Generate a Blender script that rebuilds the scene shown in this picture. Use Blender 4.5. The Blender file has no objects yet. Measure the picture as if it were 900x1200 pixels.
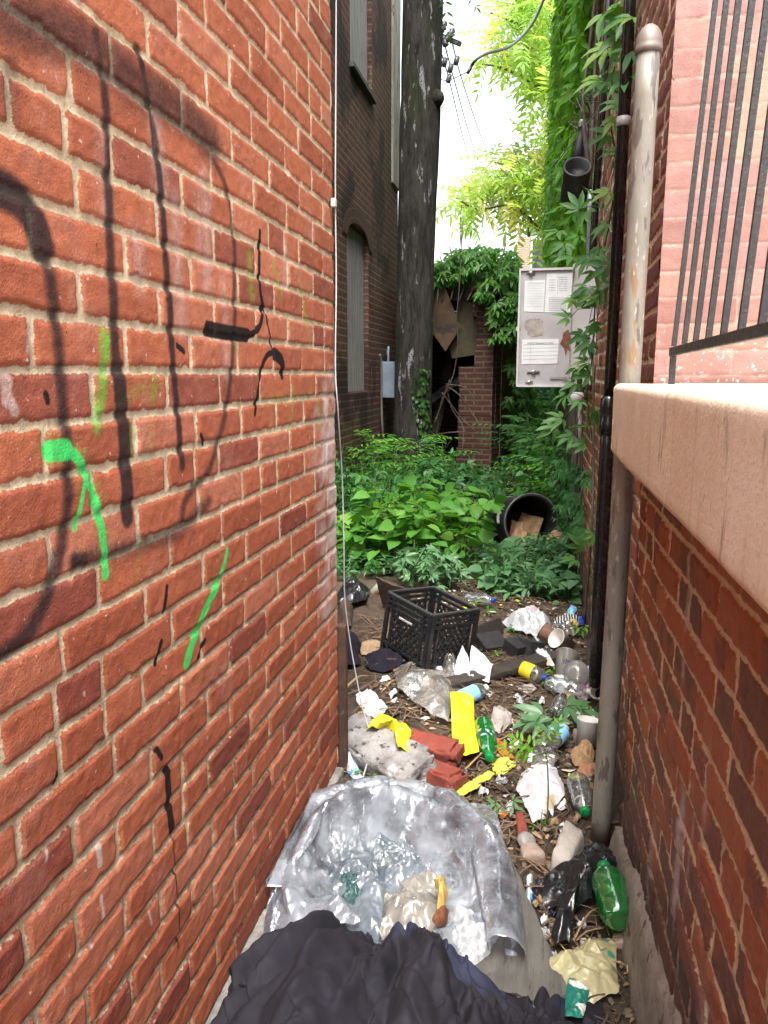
import bpy, math, random
import numpy as np
from mathutils import Vector, Matrix

rng = np.random.default_rng(11)
random.seed(11)
scene = bpy.context.scene
COL = scene.collection
CAMH = 1.32
R = math.radians

# ------------------------------------------------------------------ camera maths (a pixel of the 900x1200 photo -> a point in the place)
_p = math.atan(160.0 / 900.0)
_up = np.array([0, math.cos(_p), -math.sin(_p)])
_d = np.array([0.2, 160.0 / 900.0, 1.0]); _d -= _up * _d.dot(_up); _d /= np.linalg.norm(_d)
_x = np.cross(_up, _d)
CAM = np.array([0.0, 0.0, CAMH])
def ray(px, py):
    r = np.array([(px - 450) / 900.0, (600 - py) / 900.0, 1.0])
    return np.array([r.dot(_x), r.dot(_d), r.dot(_up)])
def at(px, py, z=0.0):
    r = ray(px, py); return CAM + r * ((z - CAMH) / r[2])
def atx(px, py, x):
    r = ray(px, py); return CAM + r * (x / r[0])
def aty(px, py, y):
    r = ray(px, py); return CAM + r * (y / r[1])

# ------------------------------------------------------------------ noise
def _hash(ix, iy, iz, seed):
    h = (ix.astype(np.int64) * 374761393 + iy.astype(np.int64) * 668265263 + iz.astype(np.int64) * 2147483647 + seed * 974711) & 0xFFFFFFFF
    h = ((h ^ (h >> 13)) * 1274126177) & 0xFFFFFFFF
    h = ((h ^ (h >> 16)) * 2246822519) & 0xFFFFFFFF
    return ((h ^ (h >> 15)) & 0xFFFFFF) / float(0xFFFFFF)
def hash2(a, b, seed=0):
    a = np.asarray(a); b = np.asarray(b)
    return _hash(a, b, np.zeros_like(a), seed)
def vn(x, y, seed=0, z=None):
    x = np.asarray(x, float); y = np.asarray(y, float)
    ix = np.floor(x); iy = np.floor(y); fx = x - ix; fy = y - iy
    fx = fx * fx * (3 - 2 * fx); fy = fy * fy * (3 - 2 * fy)
    ix = ix.astype(np.int64); iy = iy.astype(np.int64); o = np.zeros_like(ix)
    a = _hash(ix, iy, o, seed); b = _hash(ix + 1, iy, o, seed); c = _hash(ix, iy + 1, o, seed); d = _hash(ix + 1, iy + 1, o, seed)
    return (a * (1 - fx) + b * fx) * (1 - fy) + (c * (1 - fx) + d * fx) * fy
def fbm(x, y, seed=0, octv=4):
    s = 0; a = .5; t = 0
    for i in range(octv):
        s = s + a * vn(x * 2 ** i, y * 2 ** i, seed + i * 17); t += a; a *= .5
    return s / t
def sstep(a, b, x):
    t = np.clip((x - a) / (b - a), 0, 1); return t * t * (3 - 2 * t)

# ------------------------------------------------------------------ objects
ORIG = {}
def origin_of(o):
    return ORIG.get(o.name, np.zeros(3))
def tag(o, label=None, cat=None, group=None, kind=None):
    if label: o['label'] = label
    if cat: o['category'] = cat
    if group: o['group'] = group
    if kind: o['kind'] = kind
    return o
def thing(name, label, cat, loc, group=None):
    o = bpy.data.objects.new(name, None); COL.objects.link(o)
    o.location = Vector(loc); o.empty_display_size = .1
    ORIG[o.name] = np.array(loc, float)
    return tag(o, label, cat, group)
def mk(name, V, F, mat, parent=None, smooth=True, attrs=None, uv=None, origin=None):
    V = np.asarray(V, float).reshape(-1, 3)
    if parent is not None: og = origin_of(parent)
    elif origin is not None: og = np.array(origin, float)
    else: og = np.array([V[:, 0].mean(), V[:, 1].mean(), V[:, 2].min()])
    me = bpy.data.meshes.new(name)
    L = V - og
    if isinstance(F, np.ndarray) and F.ndim == 2:
        n = F.shape[1]
        me.vertices.add(len(L)); me.vertices.foreach_set('co', L.astype(np.float32).ravel())
        me.loops.add(F.size); me.loops.foreach_set('vertex_index', F.astype(np.int32).ravel())
        me.polygons.add(len(F)); me.polygons.foreach_set('loop_start', (np.arange(len(F)) * n).astype(np.int32))
        me.update(calc_edges=True)
    else:
        me.from_pydata([tuple(v) for v in L], [], [tuple(f) for f in F])
    me.polygons.foreach_set('use_smooth', np.full(len(me.polygons), bool(smooth)))
    if attrs:
        for k, a in attrs.items():
            a = np.asarray(a, float)
            if a.ndim == 1:
                at_ = me.attributes.new(k, 'FLOAT', 'POINT'); at_.data.foreach_set('value', a.astype(np.float32))
            else:
                if a.shape[1] == 3: a = np.concatenate([a, np.ones((len(a), 1))], 1)
                at_ = me.attributes.new(k, 'FLOAT_COLOR', 'POINT'); at_.data.foreach_set('color', a.astype(np.float32).ravel())
    if uv is not None:
        uvl = me.uv_layers.new(name='UVMap')
        li = np.empty(len(me.loops), np.int32); me.loops.foreach_get('vertex_index', li)
        uvl.data.foreach_set('uv', np.asarray(uv, np.float32)[li].ravel())
    me.materials.append(mat)
    me.validate(clean_customdata=False)
    o = bpy.data.objects.new(name, me); COL.objects.link(o)
    o.location = Vector(og if parent is None else (0, 0, 0))
    ORIG[o.name] = og
    if parent is not None: o.parent = parent
    return o
def subsurf(o, n=1):
    m = o.modifiers.new('s', 'SUBSURF'); m.levels = n; m.render_levels = n; return o
def solidify(o, t):
    m = o.modifiers.new('t', 'SOLIDIFY'); m.thickness = t; m.offset = 0; return o
def bevel(o, w, seg=2):
    m = o.modifiers.new('b', 'BEVEL'); m.width = w; m.segments = seg; m.limit_method = 'ANGLE'; m.angle_limit = R(40); return o

class MB:
    """collects shapes; build() links them as one mesh"""
    def __init__(s): s.V = []; s.F = []; s.n = 0
    def add(s, V, F):
        V = np.asarray(V, float).reshape(-1, 3)
        s.V.append(V); s.F += [tuple(int(i) + s.n for i in f) for f in F]; s.n += len(V); return s
    def box(s, c, size, M=None):
        c = np.array(c, float); h = np.array(size, float) / 2
        P = np.array([[x, y, z] for x in (-1, 1) for y in (-1, 1) for z in (-1, 1)], float) * h
        if M is not None: P = P @ np.array(M).T
        return s.add(P + c, [(0, 1, 3, 2), (4, 6, 7, 5), (0, 4, 5, 1), (2, 3, 7, 6), (0, 2, 6, 4), (1, 5, 7, 3)])
    def bar(s, a, b, w, t=None, up=(0, 0, 1)):
        a = np.array(a, float); b = np.array(b, float); t = t or w
        d = b - a; L = np.linalg.norm(d); d /= L
        u = np.array(up, float)
        if abs(u.dot(d)) > .98: u = np.array([1., 0, 0])
        x = np.cross(u, d); x /= np.linalg.norm(x); y = np.cross(d, x)
        return s.box((a + b) / 2, (w, t, L), np.stack([x, y, d], 1))
    def tube(s, pts, r, n=10, cap=True):
        P = np.array(pts, float); m = len(P)
        r = np.broadcast_to(np.asarray(r, float), (m,))
        T = np.gradient(P, axis=0) if m > 2 else np.array([P[1] - P[0]] * 2)
        T /= np.linalg.norm(T, axis=1)[:, None] + 1e-12
        u = np.array([0, 0, 1.]) if abs(T[0][2]) < .9 else np.array([1., 0, 0])
        a = np.linspace(0, 2 * np.pi, n, endpoint=False); V = []
        for i in range(m):
            x = u - T[i] * u.dot(T[i]); x /= np.linalg.norm(x) + 1e-12; u = x; y = np.cross(T[i], x)
            V.append(P[i] + r[i] * (np.cos(a)[:, None] * x + np.sin(a)[:, None] * y))
        F = [(i * n + j, i * n + (j + 1) % n, (i + 1) * n + (j + 1) % n, (i + 1) * n + j) for i in range(m - 1) for j in range(n)]
        if cap: F += [tuple(range(n - 1, -1, -1)), tuple((m - 1) * n + j for j in range(n))]
        return s.add(np.concatenate(V), F)
    def lathe(s, prof, M=None, c=(0, 0, 0), n=32, mod=None, cap0=False, cap1=False):
        """prof: list of (r, h) along local z; mod(h_index, angles) multiplies the radius"""
        a = np.linspace(0, 2 * np.pi, n, endpoint=False); V = []
        for i, (r, h) in enumerate(prof):
            rr = r * (mod(i, a) if mod else 1)
            V.append(np.stack([np.cos(a) * rr, np.sin(a) * rr, np.full(n, h)], 1))
        V = np.concatenate(V)
        if M is not None: V = V @ np.array(M).T
        m = len(prof)
        F = [(i * n + j, i * n + (j + 1) % n, (i + 1) * n + (j + 1) % n, (i + 1) * n + j) for i in range(m - 1) for j in range(n)]
        if cap0: F.append(tuple(range(n - 1, -1, -1)))
        if cap1: F.append(tuple((m - 1) * n + j for j in range(n)))
        return s.add(V + np.array(c, float), F)
    def build(s, name, mat, parent=None, smooth=False, **k):
        return mk(name, np.concatenate(s.V), s.F, mat, parent, smooth, **k)
def frame(zdir, xhint=(1, 0, 0)):
    """columns x,y,z with z along zdir"""
    z = np.array(zdir, float); z /= np.linalg.norm(z)
    x = np.array(xhint, float); x = x - z * x.dot(z); x /= np.linalg.norm(x)
    return np.stack([x, np.cross(z, x), z], 1)
def rotz(a):
    return np.array([[math.cos(a), -math.sin(a), 0], [math.sin(a), math.cos(a), 0], [0, 0, 1]])
def spline(pts, n=40):
    P = np.array(pts, float); m = len(P)
    if m < 3: return np.array([P[0] + (P[-1] - P[0]) * t for t in np.linspace(0, 1, n)])
    Q = np.concatenate([[2 * P[0] - P[1]], P, [2 * P[-1] - P[-2]]]); out = []
    for t in np.linspace(0, m - 1 - 1e-9, n):
        i = int(t); f = t - i; a, b, c, d = Q[i:i + 4]
        out.append(.5 * (2 * b + (c - a) * f + (2 * a - 5 * b + 4 * c - d) * f * f + (3 * b - a - 3 * c + d) * f ** 3))
    return np.array(out)

# ------------------------------------------------------------------ materials
class NT:
    def __init__(s, name):
        s.m = bpy.data.materials.new(name); s.m.use_nodes = True
        s.t = s.m.node_tree; s.t.nodes.clear()
        s.out = s.t.nodes.new('ShaderNodeOutputMaterial')
    def n(s, typ, **k):
        nd = s.t.nodes.new(typ)
        for a, v in k.items():
            if a.startswith('i_'): nd.inputs[a[2:].replace('_', ' ')].default_value = v
            else: setattr(nd, a, v)
        return nd
    def l(s, a, b): s.t.links.new(a, b)
    def coord(s, kind='Object'):
        return s.n('ShaderNodeTexCoord').outputs[kind]
    def noise(s, scale, detail=4, rough=.6, vec=None, dist=0, stretch=None):
        v = vec if vec is not None else s.coord()
        if stretch is not None:
            mp = s.n('ShaderNodeMapping'); mp.inputs['Scale'].default_value = stretch; s.l(v, mp.inputs['Vector']); v = mp.outputs[0]
        nd = s.n('ShaderNodeTexNoise'); nd.inputs['Scale'].default_value = scale; nd.inputs['Detail'].default_value = detail
        nd.inputs['Roughness'].default_value = rough; nd.inputs['Distortion'].default_value = dist
        s.l(v, nd.inputs['Vector']); return nd.outputs['Fac']
    def rng(s, v, a, b, c=0., d=1., smooth=True):
        nd = s.n('ShaderNodeMapRange'); nd.interpolation_type = 'SMOOTHSTEP' if smooth else 'LINEAR'
        for k, x in (('From Min', a), ('From Max', b), ('To Min', c), ('To Max', d)): nd.inputs[k].default_value = x
        s.l(v, nd.inputs['Value']); return nd.outputs['Result']
    def math(s, op, a, b=None):
        nd = s.n('ShaderNodeMath', operation=op)
        for i, x in enumerate((a, b)):
            if x is None: continue
            if isinstance(x, (int, float)): nd.inputs[i].default_value = x
            else: s.l(x, nd.inputs[i])
        return nd.outputs[0]
    def mix(s, f, a, b, blend='MIX'):
        nd = s.n('ShaderNodeMix', data_type='RGBA', blend_type=blend)
        for i, x in ((0, f), (6, a), (7, b)):
            if isinstance(x, (int, float)): nd.inputs[i].default_value = x
            elif isinstance(x, tuple): nd.inputs[i].default_value = (*x[:3], 1)
            else: s.l(x, nd.inputs[i])
        return nd.outputs[2]
    def attr(s, name):
        return s.n('ShaderNodeAttribute', attribute_name=name)
    def bump(s, h, strength=.3, dist=.01, nrm=None):
        nd = s.n('ShaderNodeBump'); nd.inputs['Strength'].default_value = strength; nd.inputs['Distance'].default_value = dist
        s.l(h, nd.inputs['Height'])
        if nrm is not None: s.l(nrm, nd.inputs['Normal'])
        return nd.outputs[0]
    def pbsdf(s, col, rough=.7, nrm=None, spec=.5, metal=0.):
        b = s.n('ShaderNodeBsdfPrincipled')
        if isinstance(col, tuple): b.inputs['Base Color'].default_value = (*col[:3], 1)
        else: s.l(col, b.inputs['Base Color'])
        if isinstance(rough, (int, float)): b.inputs['Roughness'].default_value = rough
        else: s.l(rough, b.inputs['Roughness'])
        b.inputs['Specular IOR Level'].default_value = spec; b.inputs['Metallic'].default_value = metal
        if nrm is not None: s.l(nrm, b.inputs['Normal'])
        return b
    def done(s, sh):
        s.l(sh if not hasattr(sh, 'outputs') else sh.outputs[0], s.out.inputs['Surface']); return s.m

def mat(name, c1, c2=None, scale=8, rough=.7, bump=.2, bscale=60, bdist=.004, metal=0., spec=.4, spots=None, stretch=None, detail=5):
    """two-tone noise material; spots = (colour, scale, threshold)"""
    t = NT(name); c2 = c2 or tuple(x * .75 for x in c1)
    f = t.rng(t.noise(scale, detail, .65, stretch=stretch), .35, .65)
    c = t.mix(f, c1, c2)
    if spots:
        for (sc, ss, th) in spots:
            c = t.mix(t.rng(t.noise(ss, 4, .6, stretch=stretch), th, th + .05), c, sc)
    h = t.noise(bscale, 5, .65, stretch=stretch)
    rr = t.rng(t.noise(scale * 2.3, 3), .3, .7, max(rough - .1, .02), min(rough + .1, 1))
    return t.done(t.pbsdf(c, rr, t.bump(h, bump, bdist), spec, metal))
def film(name, tint, body, opac=.25, rough=.12, gl=.25, bump=.25, bscale=25, var=.15):
    """thin plastic film: see-through tint, a little milky body, glossy creases"""
    t = NT(name)
    tr = t.n('ShaderNodeBsdfTransparent'); tr.inputs[0].default_value = (*tint, 1)
    ocx = t.coord(); wv = t.n('ShaderNodeTexNoise'); wv.inputs['Scale'].default_value = bscale * .4; t.l(ocx, wv.inputs['Vector'])
    wa = t.n('ShaderNodeVectorMath', operation='MULTIPLY_ADD'); t.l(wv.outputs['Color'], wa.inputs[0]); wa.inputs[1].default_value = (.05, .05, .05); t.l(ocx, wa.inputs[2])
    v1 = t.n('ShaderNodeTexVoronoi'); v1.inputs['Scale'].default_value = bscale; t.l(wa.outputs[0], v1.inputs['Vector']); v2 = t.n('ShaderNodeTexVoronoi'); v2.inputs['Scale'].default_value = bscale * 2.7; t.l(wa.outputs[0], v2.inputs['Vector'])
    rg = lambda sc_: t.math('ABSOLUTE', t.math('SUBTRACT', t.noise(sc_, 3, .5, wa.outputs[0]), .5))
    nz = t.math('ADD', t.math('ADD', t.math('MULTIPLY', rg(bscale * .7), 2.2), t.math('MULTIPLY', rg(bscale * 2.1), .9)), t.math('MULTIPLY', v1.outputs['Distance'], .45)); nm = t.bump(nz, bump, .012)
    df = t.n('ShaderNodeBsdfDiffuse'); df.inputs[0].default_value = (*body, 1); t.l(nm, df.inputs['Normal'])
    tl = t.n('ShaderNodeBsdfTranslucent'); tl.inputs[0].default_value = (*body, 1)
    m1 = t.n('ShaderNodeMixShader'); m1.inputs[0].default_value = .4; t.l(df.outputs[0], m1.inputs[1]); t.l(tl.outputs[0], m1.inputs[2])
    op = t.rng(t.noise(9, 3), .3, .7, max(opac - var, 0), min(opac + var, 1))
    m2 = t.n('ShaderNodeMixShader'); t.l(op, m2.inputs[0]); t.l(tr.outputs[0], m2.inputs[1]); t.l(m1.outputs[0], m2.inputs[2])
    gs = t.n('ShaderNodeBsdfGlossy'); gs.inputs['Roughness'].default_value = rough; t.l(nm, gs.inputs['Normal'])
    lw = t.n('ShaderNodeLayerWeight'); lw.inputs[0].default_value = .35; t.l(nm, lw.inputs['Normal'])
    f = t.math('MULTIPLY_ADD', lw.outputs['Facing'], gl); t.t.nodes[-1]
    f.node.inputs[2].default_value = gl * .35
    m3 = t.n('ShaderNodeMixShader'); t.l(f, m3.inputs[0]); t.l(m2.outputs[0], m3.inputs[1]); t.l(gs.outputs[0], m3.inputs[2])
    return t.done(m3)
def leafmat(name, c1, c2, c3=None, tl=.35, rough=.45):
    t = NT(name); a = t.attr('lc').outputs['Fac']
    c = t.mix(t.rng(a, 0, 1, smooth=False), c1, c2)
    if c3: c = t.mix(t.rng(a, .86, .95), c, c3)
    b = t.pbsdf(c, rough, t.bump(t.noise(90, 3), .15, .003), .4)
    tr = t.n('ShaderNodeBsdfTranslucent')
    hs = t.n('ShaderNodeHueSaturation'); hs.inputs['Hue'].default_value = .485; hs.inputs['Saturation'].default_value = 1.1; hs.inputs['Value'].default_value = 1.5
    t.l(c, hs.inputs['Color']); t.l(hs.outputs[0], tr.inputs[0])
    m = t.n('ShaderNodeMixShader'); m.inputs[0].default_value = tl; t.l(b.outputs[0], m.inputs[1]); t.l(tr.outputs[0], m.inputs[2])
    return t.done(m)
def brickuv(name, c1, c2, mortar, bw=.22, rh=.068, ms=.012, bump=.5, blotches=None, rough=.85, bias=0.):
    """brick pattern laid over UVs given in metres (for walls far from the camera)"""
    t = NT(name); uv = t.coord('UV')
    wob = t.n('ShaderNodeTexNoise'); wob.inputs['Scale'].default_value = 9; t.l(uv, wob.inputs['Vector'])
    wv = t.n('ShaderNodeVectorMath', operation='MULTIPLY_ADD'); t.l(wob.outputs['Color'], wv.inputs[0]); wv.inputs[1].default_value = (.012, .012, 0); t.l(uv, wv.inputs[2])
    b = t.n('ShaderNodeTexBrick'); t.l(wv.outputs[0], b.inputs['Vector'])
    b.inputs['Scale'].default_value = 1; b.inputs['Brick Width'].default_value = bw; b.inputs['Row Height'].default_value = rh
    b.inputs['Mortar Size'].default_value = ms; b.inputs['Mortar Smooth'].default_value = .3; b.inputs['Bias'].default_value = bias
    b.inputs['Color1'].default_value = (*c1, 1); b.inputs['Color2'].default_value = (*c2, 1); b.inputs['Mortar'].default_value = (*mortar, 1)
    c = t.mix(t.rng(t.noise(45, 4, .7, uv), .3, .7, 0, .45), b.outputs['Color'], tuple(x * .55 for x in c1))
    if blotches:
        for (sc, ss, th, amt, st) in blotches:
            c = t.mix(t.rng(t.noise(ss, 4, .6, uv, stretch=st), th, th + .1, 0, amt), c, sc)
    h = t.math('SUBTRACT', t.math('MULTIPLY', t.noise(60, 4, .7, uv), .35), b.outputs['Fac'])
    return t.done(t.pbsdf(c, rough, t.bump(h, bump, .012), .3))

# ================================================================== THE SETTING
# ---- ground
def ghm(x, y, fine=True):
    x = np.asarray(x, float); y = np.asarray(y, float)
    g = .05 * (fbm(x * 1.7, y * 1.7, 3, 3) - .5) + .02 * (fbm(x * 7, y * 7, 5, 3) - .5)
    g = g + .05 * np.exp(-((x + .5) ** 2 / .06 + (y - 2.9) ** 2 / .25))           # rubbish heaped against the left corner
    g = g + .06 * np.exp(-((x + .95) ** 2 / .25 + (y - 4.3) ** 2 / .3))
    g = g + .07 * sstep(6.5, 12, y) + .012 * fbm(x * 28, y * 28, 9, 3)
    return g
def gh(x, y): return float(ghm(np.array([x]), np.array([y]))[0])
xs = np.concatenate([[-600, -120, -30, -10, -5], np.arange(-3, -.72, .06), np.arange(-.72, .42, .009), np.arange(.45, 3, .12), [5, 10, 30, 120, 600]])
ys = np.concatenate([[-600, -100, -20, -5, -2], np.arange(-1, 1.0, .06), np.arange(1.0, 4.4, .009), np.arange(4.4, 14, .05), [16, 20, 30, 60, 150, 600]])
X, Y = np.meshgrid(xs, ys); near = (np.abs(X) < 6) & (Y > -3) & (Y < 18)
Z = np.where(near, ghm(X, Y), 0)
def gridfaces(n, m):
    i = np.arange(n - 1)[:, None] * m + np.arange(m - 1)[None]
    return np.stack([i, i + 1, i + m + 1, i + m], -1).reshape(-1, 4)
t = NT('soil')
c = t.mix(t.rng(t.noise(5, 5, .7), .35, .65), (.05, .035, .025), (.115, .082, .058))
c = t.mix(t.rng(t.noise(60, 5, .75), .52, .62, 0, .8), c, (.13, .095, .065))
c = t.mix(t.rng(t.noise(130, 3, .7), .62, .68, 0, .8), c, (.25, .2, .15))
M_soil = t.done(t.pbsdf(c, .9, t.bump(t.noise(75, 6, .75), .9, .02), .25))
g = mk('ground', np.stack([X, Y, Z], -1), gridfaces(len(ys), len(xs)), M_soil, origin=(0, 0, 0)); tag(g, kind='structure')

# ---- brick walls as real relief: each brick stands out of its mortar
def brick_attr_mat(name, mortar, mortar2, paints=(), rough=.75, wear=None, bumpk=.45, edge_n=.004, spec=.3, grit=False):
    t = NT(name); oc = t.coord()
    e = t.attr('edge').outputs['Fac']
    n1 = t.noise(110, 5, .7, oc)
    mask = t.rng(t.math('ADD', e, t.math('MULTIPLY', t.math('SUBTRACT', n1, .5), edge_n)), -.0012, .0012)
    bc = t.attr('bc').outputs['Color']
    b = t.mix(t.rng(t.noise(14, 5, .7, oc), .3, .7, 0, .5), bc, t.mix(1., bc, (.62, .55, .52), 'MULTIPLY'))
    b = t.mix(t.rng(t.noise(190, 4, .8, oc), .56, .66, 0, .55), b, t.mix(1., b, (.45, .4, .4), 'MULTIPLY'))
    b = t.mix(t.rng(t.noise(70, 3, .7, oc), .66, .72, 0, .4), b, t.mix(.5, b, (.7, .5, .4)))
    if wear: b = t.mix(t.rng(t.noise(wear[1], 5, .7, oc), wear[2], wear[2] + .06, 0, wear[3]), b, wear[0])
    if grit:
        b = t.mix(t.rng(t.noise(75, 2, .5, oc), .70, .73, 0, .75), b, (.55, .45, .38)); b = t.mix(t.rng(t.noise(58, 3, .6, oc), .69, .74, 0, .8), b, (.05, .02, .018)); b = t.mix(t.rng(t.noise(6, 5, .7, oc), .52, .75, 0, .45), b, (.42, .22, .17))
    m = t.mix(t.rng(t.noise(26, 5, .7, oc), .3, .7), mortar, mortar2)
    m = t.mix(t.rng(t.noise(150, 4, .8, oc), .55, .7, 0, .6), m, tuple(x * .4 for x in mortar2))
    c = t.mix(mask, m, b)
    nn = t.math('SUBTRACT', t.noise(85, 4, .75, oc), .5)
    for (an, pc, k, op) in paints:
        a = t.attr(an).outputs['Fac']
        lo, hi = ((.12, .82) if an in ('blk', 'wht', 'faint') else (.25, .75)); c = t.mix(t.rng(t.math('ADD', a, t.math('MULTIPLY', nn, k)), lo, hi, 0, op), c, pc)
    h = t.math('ADD', t.math('MULTIPLY', t.noise(55, 6, .75, oc), .6), t.math('MULTIPLY', t.noise(260, 3, .7, oc), .4))
    return t.done(t.pbsdf(c, rough, t.bump(h, bumpk, .006), spec))
def brick_wall(name, material, parent, O, u, v, nrm, us, vs, course=.067, z0=0., blen=.22, u0=0., joint=.010, depth=.006, headers=.05,
               seed=1, colour=None, rnd=.004, wob=.002, off=.002, extra=None, rowjit=.012, relief=.0012, bond='stretcher', tiltk=1., deep=0.):
    U, V = np.meshgrid(us, vs)
    uu = U + wob * 2 * (fbm(U * 24, V * 24, seed + 1, 2) - .5) + wob * 3 * (fbm(U * 5, V * 5, seed + 4, 2) - .5)
    vv = V + wob * 2 * (fbm(U * 22, V * 22, seed + 2, 2) - .5) + wob * 4 * (fbm(U * 2.5, V * 2.5, seed + 3, 2) - .5)
    k = np.floor((vv - z0) / course).astype(np.int64); lv = (vv - z0) - k * course
    ro = np.where(k % 2 == 0, 0, blen / 2) + rowjit * 2 * (hash2(k, k * 0, seed) - .5)
    bl = np.full(U.shape, blen)
    if bond == 'common': bl = np.where(k % 6 == 0, blen / 2, blen)
    j = np.floor((uu - u0 - ro) / bl).astype(np.int64); lu = (uu - u0 - ro) - j * bl
    split = hash2(j, k, seed + 7) < headers; h2 = split & (lu > bl / 2)
    L = np.where(split, bl / 2, bl); lu = np.where(h2, lu - bl / 2, lu)
    jid = j * 2 + h2
    r1 = hash2(jid, k, seed + 11); r2 = hash2(jid, k, seed + 12); r3 = hash2(jid, k, seed + 13)
    jw = joint * (.75 + .5 * r3)
    a = np.minimum(lu, L - lu) - jw / 2; b = np.minimum(lv, course - lv) - jw / 2
    rr = rnd * (1 + 1.2 * r2)
    e = np.where((a < rr) & (b < rr), rr - np.hypot(np.minimum(a - rr, 0), np.minimum(b - rr, 0)), np.minimum(a, b))
    e = e - .0035 * np.clip(fbm(U * 45, V * 45, seed + 5, 3) - .56, 0, 1) * 10 * .45
    step_ = sstep(-.002, .0045, e)
    tilt = (r2 - .5) * .012 * (lu / L - .5) + (r1 - .5) * .02 * (lv / course - .5) * .3
    hgt = depth * (1 + deep * (1 - sstep(.35, 1.0, V))) * (step_ - 1) + step_ * (off * 2 * (r1 - .5) + tilt * tiltk) + relief * 2 * (fbm(U * 60, V * 60, seed + 6, 3) - .5) + (1 - step_) * .003 * (fbm(U * 35, V * 35, seed + 8, 3) - .5)
    ctx = dict(U=U, V=V, e=e, j=jid, k=k, r1=r1, r2=r2, r3=r3, mask=step_)
    bc = colour(ctx); at_ = dict(edge=e.ravel(), bc=bc.reshape(-1, 3))
    if extra:
        ex, hg = extra(ctx)
        at_.update({q: w.ravel() for q, w in ex.items()})
        if hg is not None: hgt = hgt + hg
    O, u, v, nrm = map(lambda q: np.array(q, float), (O, u, v, nrm))
    P = O + U[..., None] * u + V[..., None] * v + hgt[..., None] * nrm
    F = gridfaces(len(vs), len(us))
    if np.dot(np.cross(u, v), nrm) < 0: F = F[:, ::-1]
    return mk(name, P, F, material, parent, True, attrs=at_)
def lerp3(c1, c2, f): return np.array(c1) * (1 - f[..., None]) + np.array(c2) * f[..., None]
def wallbox(mb, uvs, quads):
    """quads: list of 4 corners; UVs in metres from the longest horizontal axis and z"""
    V = []; F = []; UV = []
    for q in quads:
        q = np.array(q, float); n = np.cross(q[1] - q[0], q[2] - q[0]); ax = np.argmax(np.abs(n))
        uv = q[:, [1, 2]] if ax == 0 else (q[:, [0, 2]] if ax == 1 else q[:, [0, 1]])
        F.append(tuple(len(V) + i for i in range(4))); V += list(q); UV += list(uv)
    return np.array(V), F, np.array(UV)
def uvwalls(name, quads, m, parent):
    V, F, UV = wallbox(None, None, quads)
    return mk(name, V, F, m, parent, False, uv=UV)

# ---- paint on the left wall: strokes given along the wall (metres), kept as soft fields in the mesh
def wl(px, py): p = atx(px, py, -.6); return (p[1], p[2])
def stroke(U, V, pts, w, soft, amt=1., w2=None):
    P = spline([wl(*p) for p in pts], max(len(pts) * 6, 8)); out = np.zeros(U.shape)
    n = len(P) - 1
    lo = P.min(0) - w * 2 - soft; hi = P.max(0) + w * 2 + soft
    sel = (U > lo[0]) & (U < hi[0]) & (V > lo[1]) & (V < hi[1]); u = U[sel]; v = V[sel]; best = np.full(u.shape, 9.)
    for i in range(n):
        a, b = P[i], P[i + 1]; ab = b - a; L = ab.dot(ab) + 1e-12
        tt = np.clip(((u - a[0]) * ab[0] + (v - a[1]) * ab[1]) / L, 0, 1)
        ww = w + ((w2 or w) - w) * (i + .5) / n
        best = np.minimum(best, np.hypot(u - a[0] - tt * ab[0], v - a[1] - tt * ab[1]) - ww / 2)
    out[sel] = amt * (1 - sstep(-soft, soft, best)); return out
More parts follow.
